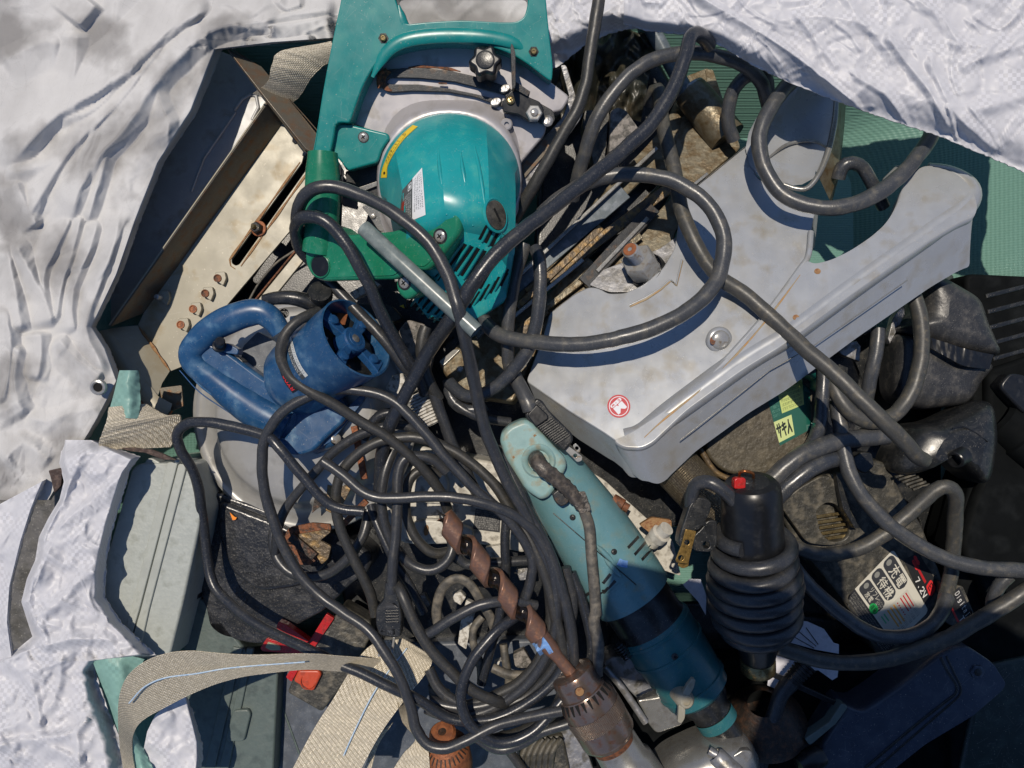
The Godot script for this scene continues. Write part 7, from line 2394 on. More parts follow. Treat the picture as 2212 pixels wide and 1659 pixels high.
func oddments():
	rng.seed = 44
	# grimy parts at the far side between the saw and the cutter
	for p in [["crumbling black rubber block with split face behind the thick cords", A3, [745, 800, 800, 775, 860, 800, 950, 930, 860, 1030, 735, 1105], -40, "stone_grey"], ["dusty upright black lug beside the rubber block", A3, [560, 800, 730, 790, 735, 850, 700, 1180, 640, 1260, 600, 1100, 540, 900], -60, "black_dusty"],
			["torn grey edge of black plastic beside the saw base", A3, [390, 470, 430, 470, 500, 700, 520, 830, 480, 760, 430, 620], -30, "alu_dirty"]]:
		var m := MB.new()
		slab(m, fil(q2(p[1], p[2], p[3]), 5), 60, 8)
		var o := obj("grimy_block", m, p[4])
		tag(o, p[0], "block")
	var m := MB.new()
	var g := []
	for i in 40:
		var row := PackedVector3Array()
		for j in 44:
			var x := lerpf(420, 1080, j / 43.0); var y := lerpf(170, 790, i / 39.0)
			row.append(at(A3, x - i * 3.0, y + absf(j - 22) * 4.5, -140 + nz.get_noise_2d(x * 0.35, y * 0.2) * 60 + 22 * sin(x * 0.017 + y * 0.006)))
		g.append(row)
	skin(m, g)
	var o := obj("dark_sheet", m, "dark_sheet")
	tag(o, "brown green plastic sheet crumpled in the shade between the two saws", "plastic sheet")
	# dark fill of the sack: added black slabs that darken the gaps
	for k in [["added black filler slab darkening the gap below the cutter", V, [1180, 700, 1500, 640, 1820, 700, 1900, 900, 1700, 1100, 1400, 1150, 1180, 980], -250, "black_plastic"], ["added black filler slab darkening the gap under the tangled cords", V, [700, 780, 1000, 700, 1250, 900, 1350, 1300, 1250, 1600, 900, 1640, 760, 1400, 700, 1100], -270, "black_plastic"],
			["added black filler slab at the floor of the bag beside the chuck", V, [1150, 1330, 1500, 1300, 1950, 1350, 2260, 1300, 2260, 1720, 1150, 1720], -290, "black_plastic"], ["added black filler slab deep under the cords beside the charger", V, [1560, 820, 1900, 700, 2100, 800, 2260, 900, 2260, 1400, 1650, 1450, 1560, 1100], -310, "black_plastic"],
			["added black filler slab below the steel tray and the teal saw", V, [480, 500, 700, 300, 1000, 380, 1100, 640, 900, 820, 560, 1000, 420, 860], -270, "black_plastic"], ["added black filler slab at the far end below the pale bag flap", V, [1180, 140, 1420, 120, 1520, 300, 1400, 520, 1150, 600], -230, "black_plastic"]]:
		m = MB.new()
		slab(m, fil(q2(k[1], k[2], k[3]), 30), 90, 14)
		o = obj("filler_slab", m, k[4])
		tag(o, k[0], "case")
	for k in [["added dark flank beside the charger, the shade at the edge put into its colour", [2085, 590, 2300, 600, 2300, 1700, 2060, 1720, 2040, 1250, 2110, 1000], -160, "shade_black"], ["added dark slab below the black drill body at the lower edge, shade put into its colour", [1380, 1440, 2300, 1380, 2300, 1740, 1240, 1740], -190, "shade_black"],
			["added grey green filler panel at the lower corner behind the drill body", [2120, 1440, 2300, 1400, 2300, 1740, 2060, 1740], -150, "dark_green"], ["added dark filler panel below the straps at the lower edge", [540, 1400, 1180, 1380, 1260, 1740, 540, 1740], -236, "board"]]:
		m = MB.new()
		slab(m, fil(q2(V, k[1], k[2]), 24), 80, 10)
		o = obj("dark_filler_flank", m, k[3])  # added slabs over the liner; the near black ones carry shade in their colour
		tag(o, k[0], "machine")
		if k[3] == "shade_black" and k[2] == -160:
			for i in 5:
				m = MB.new()
				bar(m, W(2130 + i * 4, 640 + i * 34, -156), W(2290, 600 + i * 34, -156), 12, 14, 4)
				obj("cooling_rib", m, "black_plastic", o)
			m = MB.new()
			lathe(m, W(2150, 900, -150), W(2300, 1010, -130), [0, 40, 8, 52, 60, 56, 64, 62, 130, 62, 134, 50, 170, 50], 40)
			obj("motor_barrel", m, "shade_black", o)
	m = MB.new()
	slab(m, fil(q2(C3, [540, 620, 700, 720, 1010, 1000, 1200, 1160, 1260, 1420, 900, 1300, 560, 900], -150), 8), 40, 8)
	o = obj("pale_housing", m, "white_dirty")
	tag(o, "pale plastic housing glimpsed between the turquoise drill and the coiled black tool", "housing")
	# two plugs
	var t := thing("mains_plug", "big ribbed black plug with two flat blades beside the turquoise drill", "plug", at(C3, 290, 300, -40))
	m = MB.new()
	slab(m, fil(q2(C3, [120, 245, 205, 125, 248, 140, 300, 215, 470, 385, 474, 440, 410, 515, 300, 420, 190, 320, 140, 285], 40), 6), 46, 8, [], Vector3.ZERO, -1, true, 5)
	var bd := obj("body", m, "black_plastic", t)
	m = MB.new()
	slab(m, fil(q2(C3, [136, 248, 208, 168, 290, 245, 296, 275, 205, 338], 48), 5), 14, 3)
	obj("face_pad", m, "black_gloss", bd)
	for k in 11:
		m = MB.new()
		var f := k * 13.0
		bar(m, at(C3, 214 + f, 340 + f * .92, 44), at(C3, 320 + f, 272 + f * .92, 44), 2.6, 6, 0.8)
		obj("grip_rib", m, "black_plastic", bd)
	for p in [[[412, 500, 440, 472, 540, 548, 536, 580, 504, 590], [488, 542]], [[470, 470, 492, 450, 526, 490, 524, 516, 500, 520], [500, 488]]]:
		m = MB.new()
		slab(m, fil(q2(C3, p[0], 26), 3), 3, 0.8, [circ(at(C3, p[1][0], p[1][1], 26), 4.2, 12)])
		obj("blade", m, "steel", t)
	m = MB.new()
	tube(m, cat(q(B2, [1850, 1150, -10, 1900, 1270, 4, 1950, 1370, 20, 1990, 1450, 30, 2010, 1500, 30])), [15, 15.5, 16, 18], 14)
	obj("lead", m, "rubber_thick", t)
	t = thing("small_plug", "small black plug with raised lettering hanging over the wide cream strap", "plug", at(E2, 980, 560, -10))
	m = MB.new()
	slab(m, fil(q2(E2, [938, 440, 952, 318, 1046, 316, 1040, 400, 1062, 462, 1076, 560, 1064, 714, 1000, 716, 902, 702, 880, 610, 884, 500], 36), 7), 34, 7, [], Vector3.ZERO, -1, true, 5)
	bd = obj("body", m, "black_plastic", t)
	for k in 5:
		m = MB.new()
		bar(m, at(E2, 955, 524 + k * 20, 38), at(E2, 1050, 520 + k * 20, 38), 3.4, 4, 1)
		obj("grip_rib", m, "black_gloss", bd)
	var im := Image.create(160, 40, false, Image.FORMAT_RGB8)
	im.fill(C("202124"))
	write(im, "KURAMO", 12, 8, 18, 24, 3, C("515458"), 1.25)
	m = MB.new()
	patch(m, bd, E2, [1056, 690, 922, 690, 922, 652, 1056, 652], 4, 2, 0.5)
	obj("maker_mark", m, printed("plug_mark", im), bd)
	im = Image.create(128, 48, false, Image.FORMAT_RGB8)
	im.fill(C("202124"))
	write(im, "15A125V", 6, 8, 12, 16, 2, C("4d5054"), 1.3)
	m = MB.new()
	patch(m, bd, E2, [1040, 500, 950, 500, 950, 462, 1040, 462], 4, 2, 0.5)
	obj("rating_mark", m, printed("plug_rating", im), bd)
	for p in [[918, 706, 906, 852], [1016, 712, 1000, 830]]:
		m = MB.new()
		bar(m, at(E2, p[0], p[1], 22), at(E2, p[2], p[3], 16), 4.5, 9, 0.8)
		obj("blade", m, "steel", t)
	m = MB.new()
	tube(m, cat(q(C2, [1400, 660, 8, 1300, 570, 16, 1180, 545, 22, 1090, 570, 26, 1046, 680, 28, 1040, 900, 30, 1030, 1120, 32, 1008, 1300, 34, 1000, 1480, 30])), 11.5, 14)
	lathe(m, at(E2, 1000, 310, 26), at(E2, 995, 420, 26), [0, 13, 6, 14, 20, 14, 24, 12], 20)
	obj("lead", m, "rubber", t)
	# clear grey hose end
	m = MB.new()
	lathe(m, at(B2, 795, 178, 178), at(B2, 1440, 770, 206), [0, 9.5, -1.2, 11.5, -0.8, 14.5, 1.5, 15.5, 120, 15.5, 300, 15.5], 32)
	lathe(m, at(B2, 795, 178, 178), at(B2, 1440, 770, 206), [5, 0, 3, 9.4, 0, 9.5], 24)
	o = obj("plastic_rod", m, "hose")
	tag(o, "pale grey plastic rod lying across the green side handle", "rod")
	# brown hook tape strips on the torn bag edge
	for p in [["dark brown hook tape hanging at the torn bag edge", C1, [350, 650, 430, 632, 448, 650, 442, 760, 392, 812, 366, 700], 20], ["dark brown hook tape strip above the grey case", C1, [868, 486, 960, 484, 1100, 500, 1180, 530, 1280, 575, 1180, 570, 1050, 520, 940, 510], 0]]:
		m = MB.new()
		slab(m, fil(q2(p[1], p[2], p[3]), 3), 8, 2)
		o = obj("hook_tape", m, "brown_velcro")
		tag(o, p[0], "tape")
	# ribbed dark grip at the lower edge
	t = thing("ribbed_grip", "dusty ribbed black grip at the lower edge under the cords", "grip", at(E2, 2080, 1600, -140))
	for k in 6:
		m = MB.new()
		tube(m, cat(q(E2, [1930 + k * 44, 1690 - k * 8, -60, 1950 + k * 44, 1560 - k * 6, -50, 2010 + k * 44, 1450, -60])), 7.5, 10)
		obj("rib", m, "black_dusty", t)
	m = MB.new()
	slab(m, fil(q2(E2, [1900, 1700, 1930, 1520, 2020, 1440, 2240, 1420, 2300, 1700], -70), 10), 60, 10)
	obj("core", m, "black_dusty", t)
	m = MB.new()
	slab(m, fil(q2(E3, [80, 1460, 260, 1330, 420, 1350, 560, 1500, 640, 1720, 100, 1720], -90), 8), 60, 6)
	o = obj("grey_plate", m, "alu_matt")
	tag(o, "flat grey metal plate below the chuck", "plate")
	# bits glimpsed between the cords
	var bits := [["white plastic bit between the looped cords", E2, [1440, 400, 1500, 380, 1540, 420, 1500, 480, 1450, 450], "white_chalk"], ["long white splintered strip among the cords", E2, [1540, 440, 1620, 480, 1560, 700, 1540, 800, 1480, 760, 1500, 600], "white_chalk"], ["grey metal scrap under the auger bit", E2, [1880, 840, 1960, 800, 2020, 900, 1960, 960, 1890, 920], "stone_grey"],
		["pale square scrap behind the auger bit", E2, [1680, 60, 1800, 40, 1830, 140, 1720, 170], "white_dirty"], ["grey scrap below the knot of cords", E2, [1180, 420, 1240, 400, 1280, 480, 1200, 520], "stone_grey"], ["white scrap beside the flat dirty cord", E2, [1740, 900, 1850, 860, 1870, 940, 1780, 960], "white_chalk"], ["dusty black scrap under the coil", E2, [1260, 1060, 1420, 1120, 1400, 1200, 1280, 1180], "black_dusty"], ["grey lever end under the drill lead", E2, [1900, 220, 2010, 200, 2020, 290, 1930, 300], "alu_matt"]]
	for p in bits:
		m = MB.new()
		slab(m, fil(q2(p[1], p[2], -110 - rng.randf() * 30), 3), 24, 4)
		o = obj("scrap", m, p[3])
		tag(o, p[0], "scrap")

func thick_cords():
	var g := "thick grey rubber cords"
	lean(0.2, 0.2, 1420, 640)
	cord("thick grey cord looping in a wide ring over the silver cutter guard", q(A3, [240, 1560, 110, 420, 1410, 118, 640, 1300, 122, 900, 1262, 120, 1150, 1300, 110, 1350, 1400, 100, 1500, 1550, 92, 1565, 1750, 86, 1530, 2000, 84, 1400, 2180, 92, 1150, 2340, 104, 850, 2440, 110, 500, 2500, 106, 160, 2480, 96, -80, 2420, 84, -200, 2290, 60, -230, 2180, 20]), 16, "rubber_thick", g)
	lean()
	cord("glossy thick cord crossing from the bag flap down past the teal motor vents", q(A3, [1460, 330, 60, 1400, 258, 100, 1330, 262, 128, 1285, 420, 140, 1200, 640, 146, 1060, 870, 150, 850, 1080, 156, 600, 1290, 170, 300, 1520, 190, 60, 1710, 206, -120, 1880, 214, -260, 2070, 214, -400, 2290, 190, -540, 2500, 120, -660, 2700, 80, -800, 2970, 50, -880, 3150, 20, -920, 3340, -10, -930, 3560, -30]), 14.5, "rubber", g)
	cord("thick cord arching under the bag flap and down behind the glossy cord", q(A3, [1890, 760, -60, 1830, 590, -20, 1680, 460, 10, 1430, 392, 30, 1250, 388, 40, 1050, 440, 46, 880, 545, 46, 730, 720, 40, 625, 900, 28, 565, 1080, 8, 515, 1260, -20, 470, 1440, -60]), 15, "rubber_thick", g)
	lean(0.1, 0.2, 1450, 640)
	cord("long thick cord running straight across the cutter grip to its bent end", q(A3, [1030, 760, -30, 1060, 660, 0, 1095, 650, 10, 1115, 850, 20, 1160, 1060, 34, 1215, 1280, 44, 1260, 1520, 50, 1340, 1730, 52, 1440, 1900, 44, 1560, 2030, 36, 1750, 2160, 32, 1950, 2340, 34, 2180, 2550, 50, 2420, 2760, 62, 2680, 3020, 60, 2870, 3200, 44, 2960, 3300, 20, 3016, 3340, -10]), 16, "rubber_thick", g)
	lean(0.15, 0.25, 1450, 640)
	cord("thick cord ring hanging over the cutter's dust duct", q(A4, [640, 500, 60, 540, 580, 84, 430, 700, 92, 335, 850, 90, 290, 1000, 84, 320, 1200, 76, 430, 1380, 68, 600, 1480, 64, 850, 1508, 64, 1100, 1430, 60, 1300, 1290, 54, 1450, 1120, 48, 1530, 990, 30, 1560, 860, 0]), 16.5, "rubber_thick", g)
	lean()
	cord("short thick cord arc behind the cutter grip opening", q(A4, [860, 1300, -60, 890, 1215, -50, 960, 1185, -46, 1040, 1220, -50, 1110, 1340, -60, 1190, 1500, -90]), 15, "rubber_thick", g)
	lean()
	cord("dark cord loop in the shade of the bag flap", q(A3, [1640, 1020, -90, 1600, 880, -70, 1620, 700, -50, 1720, 560, -30, 1830, 520, -30, 1880, 600, -50, 1885, 760, -90]), 15, "rubber_thick", g)
	lean()
	cord("thick cord hanging as a deep U below the cutter grip", q(B4, [1360, 560, -80, 1420, 700, -70, 1465, 900, -66, 1462, 1120, -66, 1410, 1340, -66, 1290, 1510, -64, 1140, 1585, -58, 1000, 1550, -56, 890, 1440, -62, 810, 1300, -80, 770, 1180, -110]), 17, "rubber_thick", g)
	cord("short thick cord tip standing up in the gap under the grip", q(B4, [1150, 910, -80, 1140, 1050, -76, 1110, 1220, -80, 1070, 1400, -100, 1040, 1560, -130]), 15.5, "rubber_thick", g)
	cord("thick cord beside the drum's green sticker", q(B4, [760, 1130, -90, 752, 1300, -76, 745, 1450, -74, 735, 1580, -76, 700, 1700, -84, 640, 1790, -96]), 15.5, "rubber_thick", g)
	cord("thick dusty cord sweeping across the charger to the edge", q(C4, [850, 150, -90, 880, 330, -76, 905, 520, -66, 960, 700, -56, 1080, 890, -46, 1280, 1080, -36, 1560, 1250, -24, 1880, 1350, -10, 2260, 1380, 0]), 16.5, "rubber_thick", g)
	cord("thick cord rising over the charger and dropping past its lettering", q(C4, [440, 1160, -60, 560, 1210, -56, 760, 1260, -54, 1000, 1220, -54, 1200, 1110, -50, 1400, 940, -40, 1560, 800, -26, 1650, 768, -20, 1712, 830, -34, 1716, 980, -66, 1700, 1200, -96, 1680, 1400, -110, 1640, 1600, -120]), 16.5, "rubber_thick", g)
	cord("glossy double cord leading out behind the black trimmer", q(C4, [360, 740, -60, 520, 590, -56, 680, 500, -58, 900, 430, -66, 1220, 400, -80]), 20, "rubber_thick", g)
	cord("second strand of the double cord behind the black trimmer", q(C4, [400, 850, -70, 560, 710, -62, 720, 600, -64, 860, 560, -80]), 20, "rubber_thick", g)
	cord("cord curving under the charger's printed panel", q(E4, [470, 60, -50, 530, 180, -48, 640, 320, -46, 800, 470, -44, 950, 590, -44, 1130, 690, -46, 1320, 710, -50, 1480, 660, -60, 1590, 560, -80, 1660, 420, -110]), 16, "rubber_thick", g)
	cord("thick shaded cord curving from the coiled trimmer to the far edge", q(E4, [420, 780, -60, 560, 830, -56, 760, 880, -50, 1000, 895, -46, 1300, 850, -40, 1600, 740, -34, 1900, 580, -26, 2260, 350, -10]), 17, "rubber_thick", g)
	cord("stub of dusty cord at the edge beside the battery pack", q(E4, [2100, 260, -40, 2030, 340, -46, 1990, 440, -60, 1990, 540, -90]), 15, "rubber_thick", g)
	cord("thick cord standing in two bends beside the teal motor", q(B2, [2040, 330, 40, 2075, 420, 60, 2080, 620, 62, 2055, 840, 56, 1990, 1060, 44, 1880, 1210, 30, 1760, 1330, 16, 1640, 1390, 0, 1520, 1390, -16, 1420, 1300, -40]), 14, "rubber_thick", g)
	cord("straight thick cord behind the teal motor vents", q(B2, [1960, 300, 20, 1900, 520, 24, 1855, 760, 20, 1840, 1000, 10, 1850, 1180, -10, 1900, 1330, -30]), 14, "rubber_thick", g)
	cord("black cord dropping from above between the teal saw and the bag flap", q(A3, [670, -60, 90, 640, 120, 88, 605, 330, 84, 570, 580, 76, 510, 770, 68, 400, 970, 58, 250, 1240, 40, 110, 1480, 10, 20, 1640, -30]), 13, "rubber", g)

func thin_cords():
	var g := "thin black cords of the tangle"
	cord("black cord wrapping the green side handle and running down over the teal motor", q(B2, [400, 330, 60, 330, 240, 80, 312, 120, 120, 350, -30, 160, 460, -110, 176, 600, -110, 176, 800, -45, 180, 1000, 60, 190, 1160, 185, 196, 1290, 320, 200, 1380, 470, 206, 1440, 620, 214, 1490, 780, 218, 1530, 980, 190, 1575, 1180, 150, 1625, 1430, 110, 1700, 1700, 80, 1830, 2000, 56, 1970, 2260, 44, 2100, 2530, 34, 2180, 2780, 24, 2200, 3020, 14, 2150, 3260, 4, 1980, 3480, 0, 1760, 3620, -4, 1500, 3660, -8, 1280, 3620, -16]), 12.8, "rubber", g)
	cord("black cord hooked round the lower green handle and slanting down to the knot", q(B2, [420, 420, 40, 330, 320, 70, 300, 190, 110, 340, 110, 150, 420, 98, 168, 520, 130, 172, 620, 230, 168, 720, 370, 164, 820, 560, 150, 920, 780, 120, 1020, 980, 84, 1120, 1150, 50, 1210, 1290, 20, 1240, 1380, 0]), 13, "rubber", g)
	cord("dusty dark cord slanting behind the blue saw motor", q(B2, [540, 560, 20, 700, 730, 24, 830, 870, 24, 950, 1000, 24, 1080, 1170, 14, 1200, 1300, -10]), 12, "rubber", g)
	cord("black cord wound once round the blue saw motor", q(B2, [470, 790, 60, 390, 815, 80, 300, 870, 94, 215, 980, 96, 192, 1110, 90, 255, 1250, 84, 400, 1360, 80, 560, 1450, 70, 750, 1570, 56, 940, 1680, 46, 1100, 1810, 34, 1230, 1930, 20, 1350, 2090, 4, 1410, 2230, -20]), 11.2, "rubber", g)
	cord("black cord in the largest loop crossing the blue saw and the strap", q(C2, [1930, 1660, 10, 2000, 1480, 20, 2020, 1300, 30, 1950, 1140, 40, 1800, 960, 48, 1600, 780, 54, 1400, 570, 58, 1250, 390, 60, 1100, 220, 60, 980, 125, 58, 800, 72, 58, 600, 64, 58, 380, 122, 58, 200, 235, 56, 85, 400, 50, 60, 600, 40, 75, 780, 30, 125, 960, 22, 205, 1180, 16, 330, 1400, 12, 490, 1570, 14, 650, 1680, 24, 820, 1800, 36, 950, 1970, 46, 1060, 2150, 50, 1130, 2350, 50, 1180, 2530, 52, 1270, 2640, 56, 1400, 2665, 58, 1560, 2600, 56, 1760, 2500, 48, 2000, 2440, 40, 2230, 2390, 34]), 11.3, "rubber", g)
	cord("black cord bending round the blade guard and grey case then under the coil", q(C1, [2640, 950, 40, 2400, 900, 44, 2200, 690, 50, 2020, 480, 54, 1930, 400, 46, 1700, 335, 40, 1500, 300, 36, 1360, 310, 26, 1285, 385, 14, 1310, 500, 0, 1400, 650, -20, 1442, 800, -40, 1470, 1000, -60, 1505, 1300, -66, 1550, 1480, -60, 1650, 1600, -46, 1780, 1710, -26, 1960, 1820, -6, 2200, 1930, 20, 2400, 2030, 34, 2620, 2120, 36, 2850, 2230, 36, 3050, 2320, 28, 3200, 2420, 22, 3350, 2465, 20, 3560, 2460, 16, 3760, 2380, 14, 3950, 2250, 12, 4080, 2080, 10, 4130, 1880, 10]), 11.3, "rubber", g)
	cord("black cord waving sideways across the middle of the tangle", q(C2, [500, 580, 52, 650, 690, 54, 780, 800, 56, 900, 848, 58, 1100, 848, 58, 1350, 838, 60, 1560, 862, 60, 1760, 915, 56, 1900, 980, 50, 2050, 1110, 44, 2150, 1300, 38, 2190, 1500, 30, 2190, 1740, 22, 2130, 1980, 14, 1980, 2200, 8, 1780, 2350, 2, 1560, 2430, -2, 1350, 2420, -8, 1250, 2380, -20]), 11.3, "rubber", g)
	cord("black cord arching from the blade guard over to the turquoise drill", q(C2, [880, 1700, -20, 850, 1560, -10, 780, 1400, 0, 690, 1220, 8, 625, 1060, 14, 592, 900, 20, 605, 750, 24, 650, 640, 26, 730, 550, 28, 850, 465, 30, 1000, 420, 30, 1200, 415, 30, 1400, 485, 28, 1600, 615, 28, 1750, 760, 28, 1870, 950, 26, 1970, 1150, 24, 2080, 1320, 22, 2140, 1520, 18, 2150, 1750, 12, 2080, 2000, 6, 1930, 2180, 0, 1740, 2290, -6, 1540, 2360, -12]), 11.3, "rubber", g)
	cord("glossy cord rising from the rusty base towards the chalky lever", q(C2, [150, 1260, -80, 170, 1080, -50, 230, 930, -40, 350, 770, -34, 500, 600, -26, 610, 490, -20, 750, 400, -14, 880, 350, -10, 1020, 320, -10, 1150, 345, -16, 1240, 420, -30]), 10.5, "rubber", g)
	cord("dusty cord arc beside the chalky lever", q(C2, [800, 420, -40, 860, 300, -30, 940, 240, -26, 1050, 232, -26, 1140, 280, -36]), 11, "rubber", g)
	cord("black cord looping low around the rusty saw base", q(C2, [150, 1080, -90, 140, 1180, -86, 170, 1290, -80, 260, 1385, -74, 390, 1420, -70, 530, 1400, -66, 650, 1320, -60, 750, 1200, -56, 810, 1080, -60, 830, 930, -70]), 11.5, "rubber", g)
	cord("inner ring of black cord over the dirty white tool", q(C2, [1350, 690, -40, 1240, 640, -30, 1140, 700, -24, 1100, 840, -20, 1110, 990, -18, 1180, 1140, -20, 1300, 1250, -26, 1420, 1240, -36]), 11, "rubber", g)
	cord("small black cord loop below the inner ring", q(C2, [1050, 1230, -40, 1090, 1290, -20, 1170, 1350, -8, 1280, 1375, -4, 1390, 1320, -4, 1440, 1200, -10, 1400, 1060, -30]), 11.5, "rubber", g)
	cord("black cord slanting down beside the plug lead", q(C2, [850, 900, -50, 880, 1000, -40, 930, 1120, -34, 1010, 1280, -30, 1080, 1400, -30, 1170, 1560, -36, 1230, 1680, -46]), 10.5, "rubber", g)
	cord("black cord lying upright behind the plug lead", q(C2, [1010, 500, -20, 955, 650, -10, 925, 820, -8, 940, 1000, -10, 990, 1150, -16, 1060, 1290, -26]), 11, "rubber", g)
	cord("black cord running from the small plug down into the coil", q(E2, [1010, 300, -10, 1050, 350, 30, 1090, 430, 44, 1180, 640, 46, 1290, 810, 44, 1430, 960, 40, 1590, 1100, 34, 1740, 1170, 24, 1820, 1190, 0]), 11.5, "rubber", g)
	cord("short thick cord end pointing at the auger bit", q(E2, [1255, 695, 36, 1330, 650, 40, 1450, 570, 42, 1580, 500, 42, 1720, 455, 40, 1860, 450, 30, 2050, 480, 10]), 11.5, "rubber", g)
	cord("black cord ring rising beside the auger shank", q(E2, [1900, 560, 20, 1790, 640, 40, 1680, 750, 50, 1580, 890, 56, 1515, 1040, 58, 1505, 1180, 58, 1540, 1300, 56, 1620, 1400, 52, 1740, 1470, 48, 1880, 1465, 44, 2030, 1390, 40, 2150, 1270, 30, 2260, 1140, 20]), 11.3, "rubber", g)
	cord("black cord in the lower coil passing under the chuck", q(E2, [1270, 940, -20, 1330, 1060, -16, 1420, 1150, -14, 1560, 1210, -14, 1740, 1220, -16, 1950, 1150, -16, 2120, 1000, -12, 2230, 830, -6, 2290, 640, 0, 2310, 440, 4, 2260, 200, 8]), 12, "rubber", g)
	cord("black cord strand on the outer side of the coil beside the drill", q(C3, [-60, 900, 20, 40, 980, 26, 150, 1130, 30, 240, 1320, 30, 310, 1540, 26, 360, 1780, 20, 400, 2000, 14, 410, 2200, 6, 360, 2360, 0, 250, 2470, -4, 60, 2560, -8, -150, 2610, -12]), 12.5, "rubber", g)
	cord("black cord strand passing below the turquoise drill body", q(C3, [-120, 480, 10, -40, 560, 20, 60, 760, 30, 150, 960, 36, 280, 1200, 38, 360, 1420, 34, 430, 1660, 26, 470, 1900, 14, 470, 2100, 0, 430, 2260, -14]), 12.5, "rubber", g)
	cord("dusty cord behind the drill lead going under the chuck", q(E3, [460, 240, 0, 530, 420, 0, 590, 640, -4, 610, 800, -10, 590, 960, -20]), 11, "rubber", g)
	cord("black cord at the lower edge curving below the chuck", q(E2, [1620, 1440, 10, 1760, 1520, 10, 1900, 1500, 12, 2080, 1400, 16, 2300, 1330, 18, 2440, 1250, 10, 2520, 1150, -10]), 11, "rubber", g)
	cord("black cord running out over the lower edge beside the ribbed grip", q(E2, [1800, 1400, -30, 1830, 1500, -30, 1900, 1600, -30, 1990, 1720, -30]), 10.5, "rubber", g)
	var d := "dusty grey flat cords in the coil"
	cord("dirty grey flat cord arch inside the coil", q(E2, [1340, 640, -50, 1325, 500, -40, 1370, 350, -34, 1470, 285, -30, 1570, 330, -30, 1640, 440, -34, 1720, 580, -44, 1760, 700, -60]), 11, "rubber_dusty", d, "power_cord", 0.6)
	cord("dirty grey cord lying sideways under the auger shank", q(E2, [1730, 930, -50, 1820, 970, -46, 1920, 985, -46, 2040, 970, -46, 2200, 930, -50]), 10, "rubber_dusty", d)
	cord("dirty grey cord standing upright inside the coil", q(E2, [1660, 560, -60, 1590, 660, -56, 1600, 790, -56, 1640, 900, -60, 1650, 1050, -70]), 9, "rubber_dusty", d)
	cord("dirty grey cord beneath the black ring", q(E2, [1810, 760, -64, 1830, 900, -60, 1850, 1020, -60, 1830, 1120, -66]), 9, "rubber_dusty", d)
	cord("dirty black cord crossing beneath the auger bit", q(E2, [1450, 80, -40, 1540, 180, -44, 1700, 170, -46, 1900, 160, -50, 2060, 150, -56]), 11, "rubber", d)
	cord("upright glossy cord behind the auger bit", q(C2, [1830, 1000, -20, 1820, 1150, -20, 1826, 1300, -22, 1815, 1500, -30, 1760, 1800, -40, 1700, 2000, -50, 1650, 2200, -60]), 10.5, "rubber", g)
	cord("dark cord from the saw head falling past the corrugated hose", q(C2, [1300, 60, 0, 1340, 200, -10, 1400, 350, -16, 1450, 480, -20, 1530, 640, -26, 1620, 820, -30]), 12.5, "rubber", g)
	cord("smooth cord below the teal motor beside the stone grey body", q(B2, [1250, 900, 40, 1225, 980, 40, 1220, 1080, 36, 1240, 1200, 24, 1290, 1330, 6, 1340, 1420, -10]), 13, "rubber", g)
	cord("black cord stub behind the big ribbed plug", q(C2, [1460, 160, -40, 1560, 230, -36, 1680, 270, -40, 1860, 300, -50]), 11, "rubber", g)
	cord("arc of cord behind the end block of the cutter sole", q(B2, [1410, 1290, -60, 1430, 1400, -50, 1500, 1480, -44, 1600, 1500, -40, 1680, 1460, -40]), 14, "rubber_thick", g)

